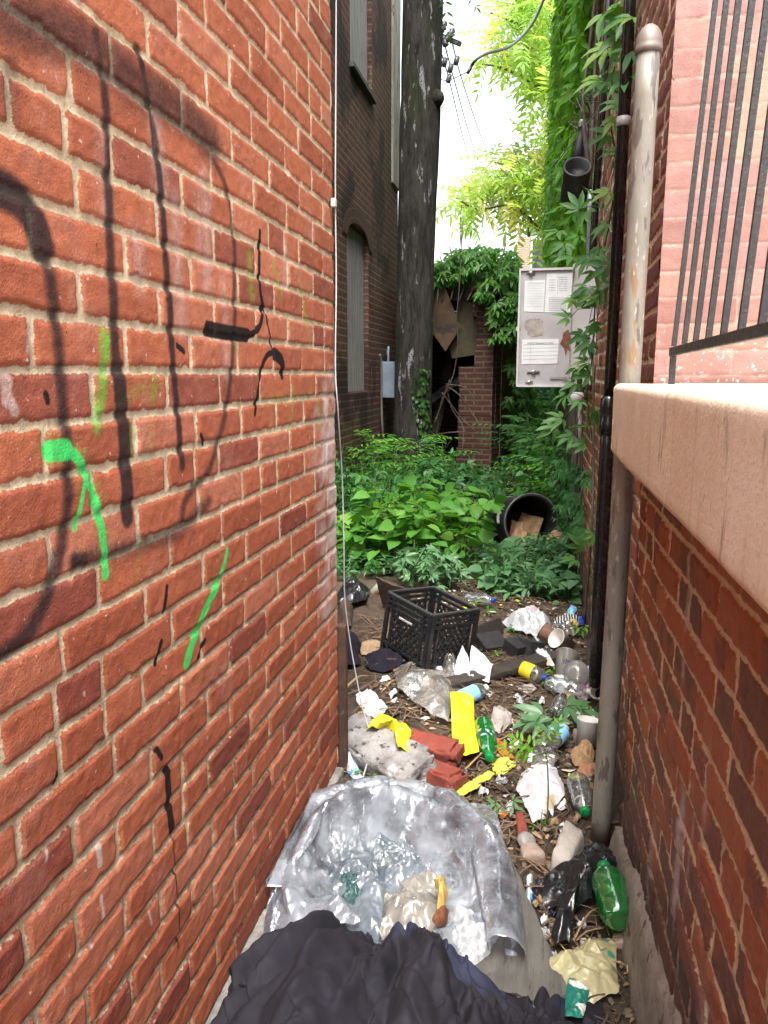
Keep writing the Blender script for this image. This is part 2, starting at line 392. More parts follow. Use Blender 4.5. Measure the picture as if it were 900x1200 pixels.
def graffiti(c):
    U, V = c['U'], c['V']; B = np.zeros(U.shape); G = B.copy(); D = B.copy(); W = B.copy(); E = B.copy()
    def add(A, *a, **k): np.maximum(A, stroke(U, V, *a, **k), out=A)
    add(B, [(-20, -5), (0, 15), (40, 30), (85, 45), (130, 75), (175, 110), (215, 135), (250, 170)], 0.0862, .034, .62)
    add(B, [(-10, 215), (20, 232), (42, 262), (50, 288)], 0.0499, .012, .85)
    add(B, [(46, 262), (57, 320), (68, 400), (76, 500), (79, 580), (72, 640), (55, 700), (30, 745), (0, 770)], 0.0286, .013, .72)
    add(B, [(112, 40), (124, 130), (128, 240), (133, 350), (138, 440), (145, 510), (151, 605)], 0.0242, .01, .75, w2=.031)
    add(B, [(138, 430), (145, 510), (151, 605)], 0.0371, .008, .85)
    add(B, [(162, 60), (178, 140), (188, 220), (195, 320), (202, 410), (209, 490), (213, 545)], 0.0242, .009, .8)
    add(B, [(238, 165), (262, 210), (271, 250), (275, 300), (274, 380), (270, 450), (258, 510), (243, 555), (225, 575), (216, 592), (214, 612)], 0.0242, .012, .66)
    add(B, [(92, 657), (120, 652), (160, 642), (200, 628), (222, 612), (245, 588)], 0.0371, .02, .62)
    add(B, [(88, 658), (100, 656)], 0.0286, .012, .8)
    add(B, [(15, 30), (15, 130)], 0.0427, .025, .5)
    add(D, [(305, 272), (304, 330), (307, 365), (301, 387), (288, 393), (268, 390), (252, 384), (243, 385)], 0.0165, .005)
    add(D, [(290, 393), (268, 390), (243, 385)], 0.0300, .006)
    add(D, [(305, 340), (312, 375), (319, 408)], 0.0105, .004, .8)
    add(D, [(299, 485), (303, 455), (309, 425), (317, 414), (326, 417), (331, 430)], 0.0150, .005, .95)
    add(D, [(322, 415), (330, 424), (331, 438)], 0.0300, .006)
    for q in ([(197, 905), (199, 940)], [(199, 940), (203, 972)], [(203, 972), (205, 1010), (209, 1060), (210, 1112)], [(196, 688), (192, 716)], [(189, 752), (183, 778)], [(183, 878), (189, 888)], [(240, 750), (232, 772)],
              [(54, 462), (56, 470)], [(208, 405), (216, 412)], [(68, 905), (66, 915)], [(235, 510), (240, 520)]):
        add(D, q, .011 if q[0][1] < 960 else .0045, .003)
    add(D, [(197, 903), (199, 945), (202, 970)], 0.0210, .004)
    for (x, y, x2, y2, w, a) in ((115, 985, 118, 1012, .012, 1), (118, 1050, 121, 1075, .006, 1), (105, 1095, 108, 1110, .005, 1), (55, 995, 54, 1008, .005, .9), (85, 958, 92, 964, .006, .8), (34, 390, 34, 410, .012, .6), (8, 440, 10, 470, .022, .5), (12, 470, 18, 480, .02, .5),
                                  (175, 1070, 178, 1082, .006, .8), (128, 1120, 130, 1135, .005, .8), (84, 110, 85, 122, .005, .7), (238, 640, 236, 655, .006, .5)):
        add(W, [(x, y), (x2, y2)], w, .004, a)
    for q, w in (([(182, 140), (186, 180), (190, 230)], .05), ([(205, 240), (209, 330), (212, 380)], .045), ([(240, 210), (243, 330)], .05), ([(232, 230), (234, 300)], .03), ([(262, 330), (266, 440)], .03), ([(160, 280), (165, 330)], .04), ([(335, 290), (336, 330)], .04), ([(120, 160), (124, 250)], .03)):
        add(W, q, w, .06, .55)
    add(G, [(60, 526), (75, 527), (90, 537), (103, 562), (113, 590), (120, 620), (124, 650), (124, 674)], 0.0164, .006)
    add(G, [(60, 528), (76, 527)], 0.0286, .008)
    add(G, [(100, 558), (95, 590), (88, 620)], 0.0092, .005)
    add(G, [(266, 645), (262, 665), (252, 690), (242, 710), (232, 738), (224, 758), (219, 778)], 0.0123, .005, w2=.024)
    add(G, [(253, 688), (240, 715)], 0.0205, .005)
    add(E, [(60, 526), (90, 537), (103, 562), (113, 590), (120, 620), (124, 660)], .045, .035, .4)
    add(E, [(266, 645), (252, 690), (242, 710), (224, 758)], .045, .035, .35)
    add(E, [(122, 392), (122, 430), (117, 480), (113, 500)], .022, .016, .75)
    add(E, [(126, 395), (124, 420)], .02, .01, .8)
    for q, a in (([(155, 505), (152, 525)], .55), ([(182, 445), (178, 465)], .5), ([(140, 470), (165, 455)], .4), ([(292, 300), (295, 345)], .55), ([(322, 310), (328, 345)], .5), ([(352, 335), (360, 380)], .5), ([(270, 392), (274, 402)], .5), ([(318, 470), (318, 500)], .35), ([(345, 455), (340, 500)], .4),
                 ([(372, 470), (376, 500)], .5), ([(165, 640), (160, 700)], .3), ([(300, 470), (365, 462)], .35), ([(330, 520), (330, 590)], .25), ([(178, 500), (176, 560)], .3), ([(100, 575), (93, 640)], .3)):
        add(E, q, .03, .03, a)
    # lime bloom on the last half brick before the corner, and soot low down
    F = sstep(1.9, 2.25, U) * sstep(.35, .7, V) * (1 - sstep(1.15, 1.5, V)) * fbm(U * 18, V * 18, 77, 4) * 1.25
    W = np.maximum(W, F)
    return dict(blk=B, grn=G, ink=D, wht=W, faint=E), None
def left_colour(c):
    f = c['r1']
    col = lerp3((.48, .142, .070), (.36, .098, .050), f)
    col = np.where((c['r2'] > .86)[..., None], lerp3((.31, .083, .052), (.25, .066, .042), f), col)
    col = np.where((c['r2'] < .14)[..., None], lerp3((.52, .18, .105), (.47, .155, .085), f), col)
    up_ = sstep(.9, 1.7, c['V'])[..., None]                       # the upper bricks blend to a paler tint
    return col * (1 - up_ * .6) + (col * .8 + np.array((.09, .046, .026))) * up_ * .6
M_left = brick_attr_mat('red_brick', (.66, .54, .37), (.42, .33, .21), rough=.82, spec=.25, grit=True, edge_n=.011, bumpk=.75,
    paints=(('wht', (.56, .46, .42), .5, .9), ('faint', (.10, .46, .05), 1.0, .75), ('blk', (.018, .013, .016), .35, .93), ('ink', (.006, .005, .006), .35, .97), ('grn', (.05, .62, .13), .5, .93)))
LB = thing('red_brick_building', 'red brick building with black and green spray paint on its alley wall', 'building', (-.6, 0, 0))
us = np.concatenate([np.arange(-.8, .68, .009), np.arange(.68, 2.2801, .004)]); vs = np.concatenate([np.arange(.05, 2.5, .004), np.arange(2.5, 2.75, .009)])
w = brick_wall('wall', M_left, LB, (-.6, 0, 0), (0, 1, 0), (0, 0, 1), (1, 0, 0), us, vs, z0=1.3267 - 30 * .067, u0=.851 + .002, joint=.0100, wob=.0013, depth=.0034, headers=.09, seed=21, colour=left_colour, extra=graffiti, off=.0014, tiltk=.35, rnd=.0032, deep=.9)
M_lfar = brickuv('red_brick_plain', (.30, .065, .035), (.22, .045, .026), (.27, .22, .16))
uvwalls('rear_wall', [[(-.606, 2.277, 0), (-6, 2.277, 0), (-6, 2.277, 2.75), (-.606, 2.277, 2.75)], [(-6, -.8, 0), (-.606, -.8, 0), (-.606, -.8, 2.75), (-6, -.8, 2.75)], [(-6, 2.277, 0), (-6, -.8, 0), (-6, -.8, 2.75), (-6, 2.277, 2.75)]], M_lfar, LB)
M_conc = mat('rough_concrete', (.30, .28, .25), (.16, .15, .135), 14, .92, .8, 70, .01, spots=[((.42, .40, .37), 30, .62), ((.09, .085, .08), 60, .64)])
M_conc2 = mat('pale_parging', (.33, .29, .25), (.2, .165, .135), 9, .9, .7, 50, .01, spots=[((.12, .09, .07), 22, .6)])
M_roof = mat('bitumen', (.05, .05, .05), None, 5)
MB().box((-3.3, .74, 2.8), (5.5, 3.2, .12)).build('roof', M_roof, LB)  # unseen top, set low so more skylight falls into the alley
b = MB(); yy = -.8
while yy < 2.26:                                                   # foundation of separate rough stones
    L_ = min(.3 + .25 * rng.random(), 2.27 - yy); b.box((-.607 + .012 * rng.random(), yy + L_ / 2, -.03), (.045, L_ - .012, .165 + .02 * rng.random())); yy += L_
bevel(b.build('foundation', M_conc, LB), .008)
M_rust = mat('rust', (.085, .045, .028), (.045, .026, .02), 20, .9, .5, 90, .004, spots=[((.15, .12, .1), 60, .64)])
bevel(MB().box((-.592, 2.305, .24), (.03, .03, .58)).build('corner_guard', M_rust, LB), .006)

# ---- the wall on the right: low wall with its stone coping, then the next building
def right_colour(c):
    f = c['r1']; dk = lerp3((.15, .062, .04), (.25, .08, .046), f)
    md = lerp3((.33, .092, .040), (.44, .14, .055), f)
    col = np.where((c['r2'] > .55)[..., None], md, dk)
    col = np.where((c['r2'] > .93)[..., None], lerp3((.42, .11, .035), (.36, .085, .03), f), col)
    chip = sstep(.56, .64, fbm(c['U'] * 9 + c['j'] * 3.1, c['V'] * 9, 55, 4))[..., None]
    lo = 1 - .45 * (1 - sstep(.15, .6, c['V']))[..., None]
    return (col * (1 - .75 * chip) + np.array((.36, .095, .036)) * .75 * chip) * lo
def right_extra(c):
    U, V = c['U'], c['V']
    W = np.zeros(U.shape)
    for (u, v0, v1, w_, a) in ((1.38, .75, 1.1, .02, .5), (1.30, .35, .62, .03, .75), (1.22, .42, .7, .012, .4), (1.14, .55, .8, .018, .45), (1.55, .2, .45, .04, .4), (1.05, .3, .5, .05, .35)):
        W = np.maximum(W, a * np.exp(-((U - u - .02 * (fbm(V * 9, U * 3, 5, 2) - .5)) / w_) ** 2) * sstep(v0 - .06, v0 + .06, V) * (1 - sstep(v1 - .1, v1 + .1, V)))
    W = W * (.5 + fbm(U * 30, V * 30, 8, 3))
    S = (1 - sstep(.18, .5, V + .25 * (fbm(U * 6, V * 6, 19, 3) - .5))) * .75             # uneven darker band rising from the ground
    return dict(wht=W, foot_dark=S), None
M_right = brick_attr_mat('dark_brick', (.70, .55, .37), (.52, .39, .255), rough=.62, spec=.45, edge_n=.011, bumpk=.8,
    wear=((.07, .032, .024), 11, .56, .55), paints=(('foot_dark', (.045, .025, .022), .9, .75), ('wht', (.5, .42, .40), .6, .85)))
LW = thing('low_brick_wall', 'dark red low brick wall under a cream stone coping', 'wall', (.27, 0, 0))
us = np.concatenate([np.arange(-1.5, .74, .012), np.arange(.74, 2.06, .004)]); vs = np.concatenate([np.arange(0., 1.15, .004)])
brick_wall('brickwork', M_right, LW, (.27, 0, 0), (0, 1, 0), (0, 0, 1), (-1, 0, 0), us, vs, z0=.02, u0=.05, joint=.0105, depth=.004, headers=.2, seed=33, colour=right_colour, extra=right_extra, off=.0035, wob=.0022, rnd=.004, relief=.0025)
uvw = brickuv('dark_brick_plain', (.16, .05, .03), (.24, .07, .035), (.30, .22, .14))
uvwalls('back_face', [[(.56, -1.5, 0), (.56, 2.14, 0), (.56, 2.14, 1.13), (.56, -1.5, 1.13)], [(.274, -1.5, 0), (.56, -1.5, 0), (.56, -1.5, 1.13), (.274, -1.5, 1.13)], [(.274, 2.057, 0), (.56, 2.057, 0), (.56, 2.057, 1.13), (.274, 2.057, 1.13)]], uvw, LW)
# parging along the foot, higher towards the viewer
yy_ = np.arange(-1.5, 2.06, .02); zz_ = np.linspace(-.08, 1, 14)
Yg, Tg = np.meshgrid(yy_, zz_)
top = .30 - .115 * sstep(.9, 1.6, Yg) - .10 * sstep(1.6, 2.05, Yg) + .05 * (fbm(Yg * 7, Yg * 0, 4, 3) - .5)
Zg = np.where(Tg < 0, Tg, Tg * top); bulge = .016 * np.sqrt(np.clip(1 - np.clip(Tg, 0, 1) ** 4, 0, 1)) + .012 * (1 - np.clip(Tg, 0, 1)) + .008 * (fbm(Yg * 14, Zg * 14, 6, 3) - .5)
mk('parging', np.stack([.268 - bulge + .004 * (Tg >= 1), Yg, Zg], -1), gridfaces(14, len(yy_)), M_conc2, LW)
# stone coping: one long slab with worn rounded arrises
t = NT('cream_stone')
c = t.mix(t.rng(t.noise(4, 5, .65), .35, .65), (.84, .73, .59), (.74, .60, .445))
c = t.mix(t.rng(t.noise(1.0, 5, .7, stretch=(5, 9, 1.2)), .52, .68, 0, .55), c, (.47, .27, .14))
c = t.mix(t.rng(t.noise(1.3, 5, .7, stretch=(4, 7, 1.5)), .58, .66, 0, .7), c, (.26, .19, .14))
c = t.mix(t.rng(t.noise(120, 4, .7), .56, .68, 0, .4), c, (.36, .27, .19))
M_stone = t.done(t.pbsdf(c, .85, t.bump(t.noise(90, 6, .75), .55, .006), .3))
cs = []
prof = []
x0, x1, z0, z1, r = .19, .64, 1.130, 1.300, .015
for cx, cz, a0 in ((x0 + r, z0 + r * .4, 180), (x1 - r, z0 + r, 270), (x1 - r, z1 - r, 0), (x0 + r, z1 - r, 90)):
    for a in np.linspace(a0, a0 + 90, 7): prof.append((cx + r * math.cos(R(a)) , cz + r * math.sin(R(a))))
prof = np.array(prof)
dense = []
for i in range(len(prof)):
    a, b_ = prof[i], prof[(i + 1) % len(prof)]; n_ = max(1, int(np.hypot(*(b_ - a)) / .012)); dense += [a + (b_ - a) * k / n_ for k in range(n_)]
dense = np.array(dense); ny = np.concatenate([[2.018, 2.027, 2.036, 2.045, 2.050], np.arange(2.044, .4, -.012), np.arange(.4, -1.55, -.06)])
cx, cz = dense.mean(0); V = []
for i, y in enumerate(ny):
    s_ = 1.0
    ring = dense.copy()
    if i < 5:
        q = [(.30, 2.050), (.90, 2.050), (.975, 2.049), (.993, 2.045), (1., 2.038)][i]; ring = np.array([cx, cz]) + (dense - [cx, cz]) * q[0]; y = q[1]
    nz = .003 * (fbm(ring[:, 0] * 9 + y * 11, ring[:, 1] * 11 + y * 7, 61, 3) - .5) + .0035 * (fbm(ring[:, 1] * 3 + y * 5, ring[:, 0] * 5 + y * 2, 62, 2) - .5)
    d_ = ring - [cx, cz]; d_ = d_ / (np.linalg.norm(d_, axis=1)[:, None] + 1e-9)
    ring = ring + d_ * nz[:, None]
    V.append(np.stack([ring[:, 0], np.full(len(ring), y), ring[:, 1]], 1))
n_ = len(dense); m_ = len(ny)
F = [(i * n_ + j, (i + 1) * n_ + j, (i + 1) * n_ + (j + 1) % n_, i * n_ + (j + 1) % n_) for i in range(m_ - 1) for j in range(n_)] + [tuple(range(n_)), tuple((m_ - 1) * n_ + j for j in range(n_ - 1, -1, -1))]
mk('coping', np.concatenate(V), F, M_stone, LW)

RB = thing('pink_brick_building', 'pink fronted brick building with a long dark alley side wall', 'building', (.3, 2.15, 0))
def pink_colour(c):
    f = c['r1']; col = lerp3((.40, .215, .18), (.29, .145, .12), f)
    col = np.where((c['r2'] > .8)[..., None], lerp3((.37, .205, .185), (.33, .18, .165), f), col)
    return np.where((c['r2'] < .15)[..., None], lerp3((.42, .225, .17), (.37, .19, .145), f), col)
def pink_extra(c):
    U, V = c['U'], c['V']
    lo = (1 - sstep(1.36, 1.52, V)) * sstep(.72, .80, fbm(U * 150, V * 150, 12, 2)) * .8
    pat = sstep(.12, .17, U + .05 * (fbm(U * 20, V * 20, 3, 3) - .5)) * (1 - sstep(.24, .31, U)) * sstep(1.80, 1.88, V) * (1 - sstep(2.05, 2.16, V)) * 1.1 * fbm(U * 16, V * 8, 15, 3) * 1.5
    return dict(wht=lo, ochre=pat), None
M_pink = brick_attr_mat('pink_brick', (.48, .31, .25), (.26, .14, .11), rough=.7, spec=.35, edge_n=.003, paints=(('ochre', (.42, .30, .20), .6, .5), ('wht', (.62, .55, .5), .4, .9)))
us = np.concatenate([np.arange(0, .75, .004), np.arange(.75, 2.6, .012)]); vs = np.concatenate([np.arange(0, 1.2, .02), np.arange(1.2, 2.6, .004), np.arange(2.6, 6.5, .03)])
brick_wall('front_wall', M_pink, RB, (.3, 2.15, 0), (1, 0, 0), (0, 0, 1), (0, -1, 0), us, vs, course=.0655, z0=1.3845 - 30 * .0655, u0=.028 - .165, blen=.215, joint=.0045, depth=.0012, headers=.12, tiltk=.15, seed=44, colour=pink_colour, extra=pink_extra, off=.0004, wob=.0008, rnd=.002, bond='stretcher', relief=.0006)
us = np.concatenate([np.arange(0, 2.6, .007), np.arange(2.6, 5.0, .014)]); vs = np.concatenate([np.arange(0, 2.0, .006), np.arange(2.0, 3.6, .012), np.arange(3.6, 6.5, .03)])
def side_colour(c):
    col = right_colour(c)
    new = lerp3((.24, .075, .05), (.20, .06, .04), c['r1'])
    k_ = ((c['U'] < .22) & (c['V'] > 1.25))[..., None]
    col = np.where(k_, new, col)
    old = sstep(1.7, 2.2, c['V'] + .5 * (fbm(c['U'] * 3, c['V'] * 3, 71, 3) - .5))[..., None] * (~k_)
    return col * (1 - old) + lerp3((.30, .13, .075), (.23, .09, .05), fbm(c['U'] * 20, c['V'] * 6, 72, 4)) * old
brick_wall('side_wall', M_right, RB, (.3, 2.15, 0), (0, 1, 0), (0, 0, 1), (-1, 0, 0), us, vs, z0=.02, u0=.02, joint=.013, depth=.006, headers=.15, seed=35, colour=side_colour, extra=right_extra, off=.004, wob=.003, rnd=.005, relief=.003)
uvwalls('far_side_wall', [[(.302, 7.14, 0), (.302, 15, 0), (.302, 15, 6.5), (.302, 7.14, 6.5)], [(.302, 15, 0), (2.9, 15, 0), (2.9, 15, 6.5), (.302, 15, 6.5)], [(2.9, 2.15, 0), (2.9, 15, 0), (2.9, 15, 6.5), (2.9, 2.15, 6.5)]], uvw, RB)
MB().box((1.6, 8.55, 6.56), (2.66, 12.9, .12)).build('roof', M_roof, RB)

# ---- railing on the coping
M_iron = mat('black_iron', (.016, .016, .018), (.028, .026, .026), 30, .5, .5, 120, .003, spec=.5, spots=[((.10, .09, .085), 160, .64)])
RG = thing('iron_railing', 'black iron railing of square upright bars on the stone coping', 'railing', (.3, 1.87, 1.3))
ybars = [1.868, 1.74, 1.62, 1.505, 1.39, 1.275, 1.165, 1.05, .935, .82, .705, .59, .475, .36, .245, .13, .0, -.13, -.26]
lean = .055
for i, y in enumerate(ybars):
    MB().bar((.3, y, 1.385), (.3 + lean, y - .02, 2.46), .0102, up=(1, 0, 0)).build('bar', M_iron, RG)
bevel(MB().bar((.3, 1.90, 1.373), (.3, -.32, 1.395), .020, .010, up=(1, 0, 0)).build('bottom_rail', M_iron, RG), .002)
bevel(MB().bar((.3 + lean, 1.90, 2.466), (.3 + lean, -.34, 2.466), .03, .016, up=(1, 0, 0)).build('top_rail', M_iron, RG), .002)
for y in (1.868, .0):
    MB().bar((.3, y, 1.29), (.3, y, 1.371), .0125, up=(1, 0, 0)).build('foot_post', M_iron, RG)

# ---- pipes on the right wall
M_galv = mat('weathered_pipe', (.29, .265, .225), (.20, .18, .15), 4, .55, .35, 60, .003, metal=.25, spots=[((.25, .16, .09), 5, .58), ((.13, .115, .10), 12, .57), ((.38, .36, .33), 30, .62)], stretch=(3, 3, .7))
M_capm = mat('bronze_cap', (.22, .185, .16), (.17, .14, .12), 10, .5, .1, metal=.3)
GP = thing('vent_pipe', 'thick grey metal vent pipe with a domed cap beside the coping end', 'pipe', (.233, 2.098, 0))
b = MB(); b.tube(spline([(.222, 2.092, .0), (.229, 2.094, .6), (.233, 2.098, 1.3), (.236, 2.1, 2.09)], 24), .0275, 28); b.build('shaft', M_galv, GP, True)
MB().lathe([(.0282, 2.082), (.032, 2.084), (.0323, 2.094), (.031, 2.097), (.031, 2.104), (.030, 2.114), (.026, 2.128), (.019, 2.139), (.010, 2.146), (.001, 2.148)], c=(.236, 2.1, 0), n=32).build('cap', M_capm, GP, True)
M_blackp = mat('gloss_black', (.006, .006, .007), (.010, .009, .009), 15, .22, .1, 60, .002, spec=.6)
BP = thing('black_downpipe', 'glossy black downpipe running the full height of the alley wall', 'pipe', (.262, 2.97, 0))
MB().tube(spline([(.268, 3.02, .10), (.262, 2.98, .3), (.262, 2.97, 1.18)], 16), .026, 20).build('lower_pipe', M_blackp, BP, True)
MB().tube([(.262, 2.97, 1.18), (.266, 2.96, 4.6)], .0205, 20).build('upper_pipe', M_blackp, BP, True)
MB().lathe([(.0265, 1.10), (.031, 1.105), (.032, 1.15), (.029, 1.158), (.029, 1.19), (.032, 1.2), (.031, 1.235), (.022, 1.245)], c=(.262, 2.97, 0), n=24).build('coupling', M_blackp, BP, True)
M_clampm = mat('clamp', (.3, .28, .26), None, 20, .5)
MB().lathe([(.022, 2.17), (.025, 2.172), (.025, 2.20), (.022, 2.202)], c=(.2625, 2.967, 0), n=20).build('clamp', M_clampm, BP, True)
OP = thing('rusty_cable_pipe', 'slim dark pipe on the old wall behind the creeper', 'pipe', (.265, 4.3, 1.9))
MB().tube(spline([(.275, 4.15, 3.15), (.27, 4.25, 2.6), (.265, 4.32, 2.3), (.262, 4.35, 1.9)], 14), .019, 14).build('tube', M_blackp, OP, True)
# white pipe end at the foot of the downpipe
M_pvc = mat('white_plastic', (.72, .70, .66), (.6, .57, .52), 12, .45, .1, spots=[((.35, .3, .25), 25, .66)])
M_void = mat('pipe_inside', (.015, .014, .013), None, 10, .9)
pe = at(699, 811, .06)
WP = thing('white_pipe_end', 'open end of a white drain pipe beside the vent pipe foot', 'pipe', (pe[0], pe[1], .02))
Mx = frame((-.35, -.8, .42))
MB().lathe([(.028, -.12), (.0285, 0), (.0235, 0), (.023, -.1)], Mx, pe, 28).build('tube', M_pvc, WP, True)
MB().lathe([(.0232, -.06), (.0005, -.061)], Mx, pe, 20).build('dark_inside', M_void, WP, True)

# ================================================================== THE YARD BEHIND
M_dark = brickuv('soot_brick', (.095, .043, .03), (.13, .055, .037), (.17, .135, .10), ms=.011, bump=.8,
    blotches=[((.012, .010, .010), 1.3, .5, .75, None), ((.21, .065, .035), 2.1, .62, .7, (1.6, .8, 1)), ((.40, .30, .18), 1.2, .64, .55, (4, .8, 1))])  # black, reddish and pale blotches over the dark brick
DB = thing('dark_brick_building', 'soot dark brick building with boarded windows behind the trees', 'building', (-1.8, 7.4, 0))
Xd = -1.8; y0, y1, zt = 4.4, 10.05, 9.0
wins = [(7.33, 8.28, 1.15, 2.76), (7.52, 8.50, 4.19, 6.1)]
quads = []
ycut = sorted({y0, y1, *[w_[0] for w_ in wins], *[w_[1] for w_ in wins]}); zcut = sorted({0, zt, *[w_[2] for w_ in wins], *[w_[3] for w_ in wins]})
for a, b_ in zip(ycut, ycut[1:]):
    for c_, d_ in zip(zcut, zcut[1:]):
        if any(w_[0] <= a and b_ <= w_[1] and w_[2] <= c_ and d_ <= w_[3] for w_ in wins): continue
        quads.append([(Xd, a, c_), (Xd, b_, c_), (Xd, b_, d_), (Xd, a, d_)])
for (a, b_, c_, d_) in wins:
    quads += [[(Xd, a, c_), (Xd, a, d_), (Xd - .1, a, d_), (Xd - .1, a, c_)], [(Xd, b_, c_), (Xd - .1, b_, c_), (Xd - .1, b_, d_), (Xd, b_, d_)], [(Xd, a, d_), (Xd, b_, d_), (Xd - .1, b_, d_), (Xd - .1, a, d_)], [(Xd, a, c_), (Xd - .1, a, c_), (Xd - .1, b_, c_), (Xd, b_, c_)]]
quads += [[(Xd, y1, 0), (-7, y1, 0), (-7, y1, zt), (Xd, y1, zt)], [(-7, y0, 0), (Xd, y0, 0), (Xd, y0, zt), (-7, y0, zt)]]
uvwalls('wall', quads, M_dark, DB)
MB().box((-4.4, 7.2, 9.06), (5.3, 5.8, .12)).build('roof', M_roof, DB)
M_board = mat('grey_board', (.34, .345, .33), (.24, .24, .225), 3, .85, .5, 40, .006, spots=[((.12, .11, .10), 7, .62)], stretch=(6, 6, .8))
M_sill = mat('sill_stone', (.10, .095, .09), (.07, .065, .06), 10, .9, .5)
for i, (a, b_, c_, d_) in enumerate(wins):
    f = MB()
    f.box((Xd - .06, (a + b_) / 2 + .12, (c_ + d_) / 2), (.02, b_ - a - .25, d_ - c_ - .01)); f.box((Xd - .05, a + .105, (c_ + d_) / 2), (.03, .2, d_ - c_ - .01))
    wd = bevel(f.build('boarded_window', M_board, DB), .004)
    if i == 1: MB().box((Xd + .01, (a + b_) / 2, c_ - .04), (.07, b_ - a + .06, .04)).build('sill', M_sill, wd)
    else:
        zc, yc, ra = d_ - .04, (a + b_) / 2, (b_ - a) / 2        # brick arch over the opening: two rings of headers
        V = []; F = []; UV = []
        for k, th in enumerate(np.linspace(0, np.pi, 25)):
            for rr, zz in ((ra, .40), (ra + .2, .52)):
                V.append((Xd + .012, yc - math.cos(th) * rr, zc - .10 + math.sin(th) * zz * (.42 if rr == ra else .62))); UV.append((th * ra * 1.2, rr))
        F = [(2 * k, 2 * k + 2, 2 * k + 3, 2 * k + 1) for k in range(24)]
        mk('arch', V, F, brickuv('arch_brick', (.06, .028, .02), (.085, .036, .025), (.11, .085, .06), bw=.068, rh=.11, ms=.01), wd, False, uv=np.array(UV))
        V = [(Xd + .006, yc - math.cos(th) * ra, zc - .10 + math.sin(th) * .168) for th in np.linspace(0, np.pi, 25)]
        n_ = len(V); V += [(Xd + .006, yc - math.cos(th) * ra, d_ + .10) for th in np.linspace(0, np.pi, 25)]
        mk('arch_filling', V, [(k, k + 1, n_ + k + 1, n_ + k) for k in range(n_ - 1)], M_dark, wd, False, uv=np.array([(v[1], v[2]) for v in V]))
M_pale = mat('pale_render', (.42, .41, .36), (.27, .26, .22), 3, .9, .4, spots=[((.12, .10, .08), 5, .6)], stretch=(2, 2, .6))
MB().box((Xd + .012, 9.82, 6.2), (.03, .46, 5.2)).build('render_strip', M_pale, DB)
# electric meter on that wall
p = atx(457, 445, -1.72)
EM = thing('electric_meter', 'small pale blue meter box with a round glass dial on the dark brick wall', 'meter', (-1.8, p[1], p[2]))
M_mbox = mat('meter_grey', (.27, .32, .39), (.22, .27, .33), 8, .5, .15)
M_glass = mat('dial_glass', (.6, .63, .66), (.55, .58, .6), 8, .15, .05)
bevel(MB().box((-1.725, p[1], p[2]), (.15, .17, .42)).build('box', M_mbox, EM), .008)
MB().lathe([(.085, 0), (.085, .06), (.075, .075), (.001, .08)], frame((1, 0, 0), (0, 1, 0)), (-1.65, p[1] + .02, p[2] - .0), 24).build('dial', M_glass, EM, True)
MB().tube(spline([(-1.74, p[1], p[2] + .20), (-1.74, p[1], p[2] + .32), (-1.75, p[1] + .06, p[2] + .38), (-1.79, p[1] + .12, p[2] + .30)], 16), .013, 10).build('conduit', M_mbox, EM, True)
CD = thing('wall_cable', 'bent grey cable running down the dark wall beside the meter box', 'cable', (-1.77, 9.2, .5))
q = [atx(445, 415, -1.77), atx(447, 430, -1.76), atx(447, 470, -1.77), atx(448, 500, -1.76), atx(450, 525, -1.76)]
MB().tube(spline(q, 24), .014, 8).build('line', mat('dusty_cable', (.17, .15, .13), None, 8, .8), CD, True)

# ---- the big trunk
def bark_tree(name, label, pts, rad, m, n=40, seed=3, flare=None):
    T = thing(name, label, 'tree', pts[0])
    P = spline(pts, 110); rs = np.interp(np.linspace(0, 1, 110), np.linspace(0, 1, len(rad)), rad)
    a = np.linspace(0, 2 * np.pi, n, endpoint=False); V = []
    for i in range(110):
        h = P[i][2]
        rr = rs[i] * (1 + .10 * (fbm(np.cos(a) * 1.5 + 5, np.sin(a) * 1.5 + h * .7, seed, 3) - .5) + .13 * (fbm(a * 3.2 + 9, a * 0 + h * 1.3, seed + 5, 3) - .5) + (flare or 0) * np.exp(-h * 3.2) * (1 + .6 * np.cos(5 * a + 1)))
        V.append(np.stack([P[i][0] + rr * np.cos(a), P[i][1] + rr * np.sin(a), np.full(n, h)], 1))
    F = [(i * n + j, i * n + (j + 1) % n, (i + 1) * n + (j + 1) % n, (i + 1) * n + j) for i in range(109) for j in range(n)]
    mk('trunk', np.concatenate(V), F, m, T, True); return T
t = NT('bark'); oc = t.coord()
c = t.mix(t.rng(t.noise(16, 6, .75, oc, stretch=(1, 1, .22)), .35, .65), (.018, .016, .014), (.062, .056, .05))
c = t.mix(t.rng(t.noise(3, 4, .6, oc, stretch=(1, 1, .4)), .5, .7, 0, .6), c, (.03, .042, .018))
lich = t.math('MULTIPLY', t.rng(t.noise(13, 3, .65, oc, stretch=(1, 1, .2)), .595, .66), t.rng(t.noise(55, 3, .6, oc), .38, .5))
c = t.mix(lich, c, (.30, .30, .32))
h = t.noise(22, 7, .75, oc, stretch=(1, 1, .2))
M_bark = t.done(t.pbsdf(c, .92, t.bump(h, 1., .05), .2))
M_leafT = leafmat('ailanthus_leaf', (.05, .12, .02), (.10, .19, .03), tl=.4)
TR = bark_tree('tree_of_heaven', 'thick dark tree trunk with white lichen flecks beside the dark brick building', [(-1.335, 8.5, -.1), (-1.345, 8.5, 1.0), (-1.33, 8.5, 2.4), (-1.285, 8.5, 4.2), (-1.25, 8.5, 6.0), (-1.15, 8.55, 8.0)], [.215, .20, .195, .205, .20, .16], M_bark, seed=3, flare=.45)
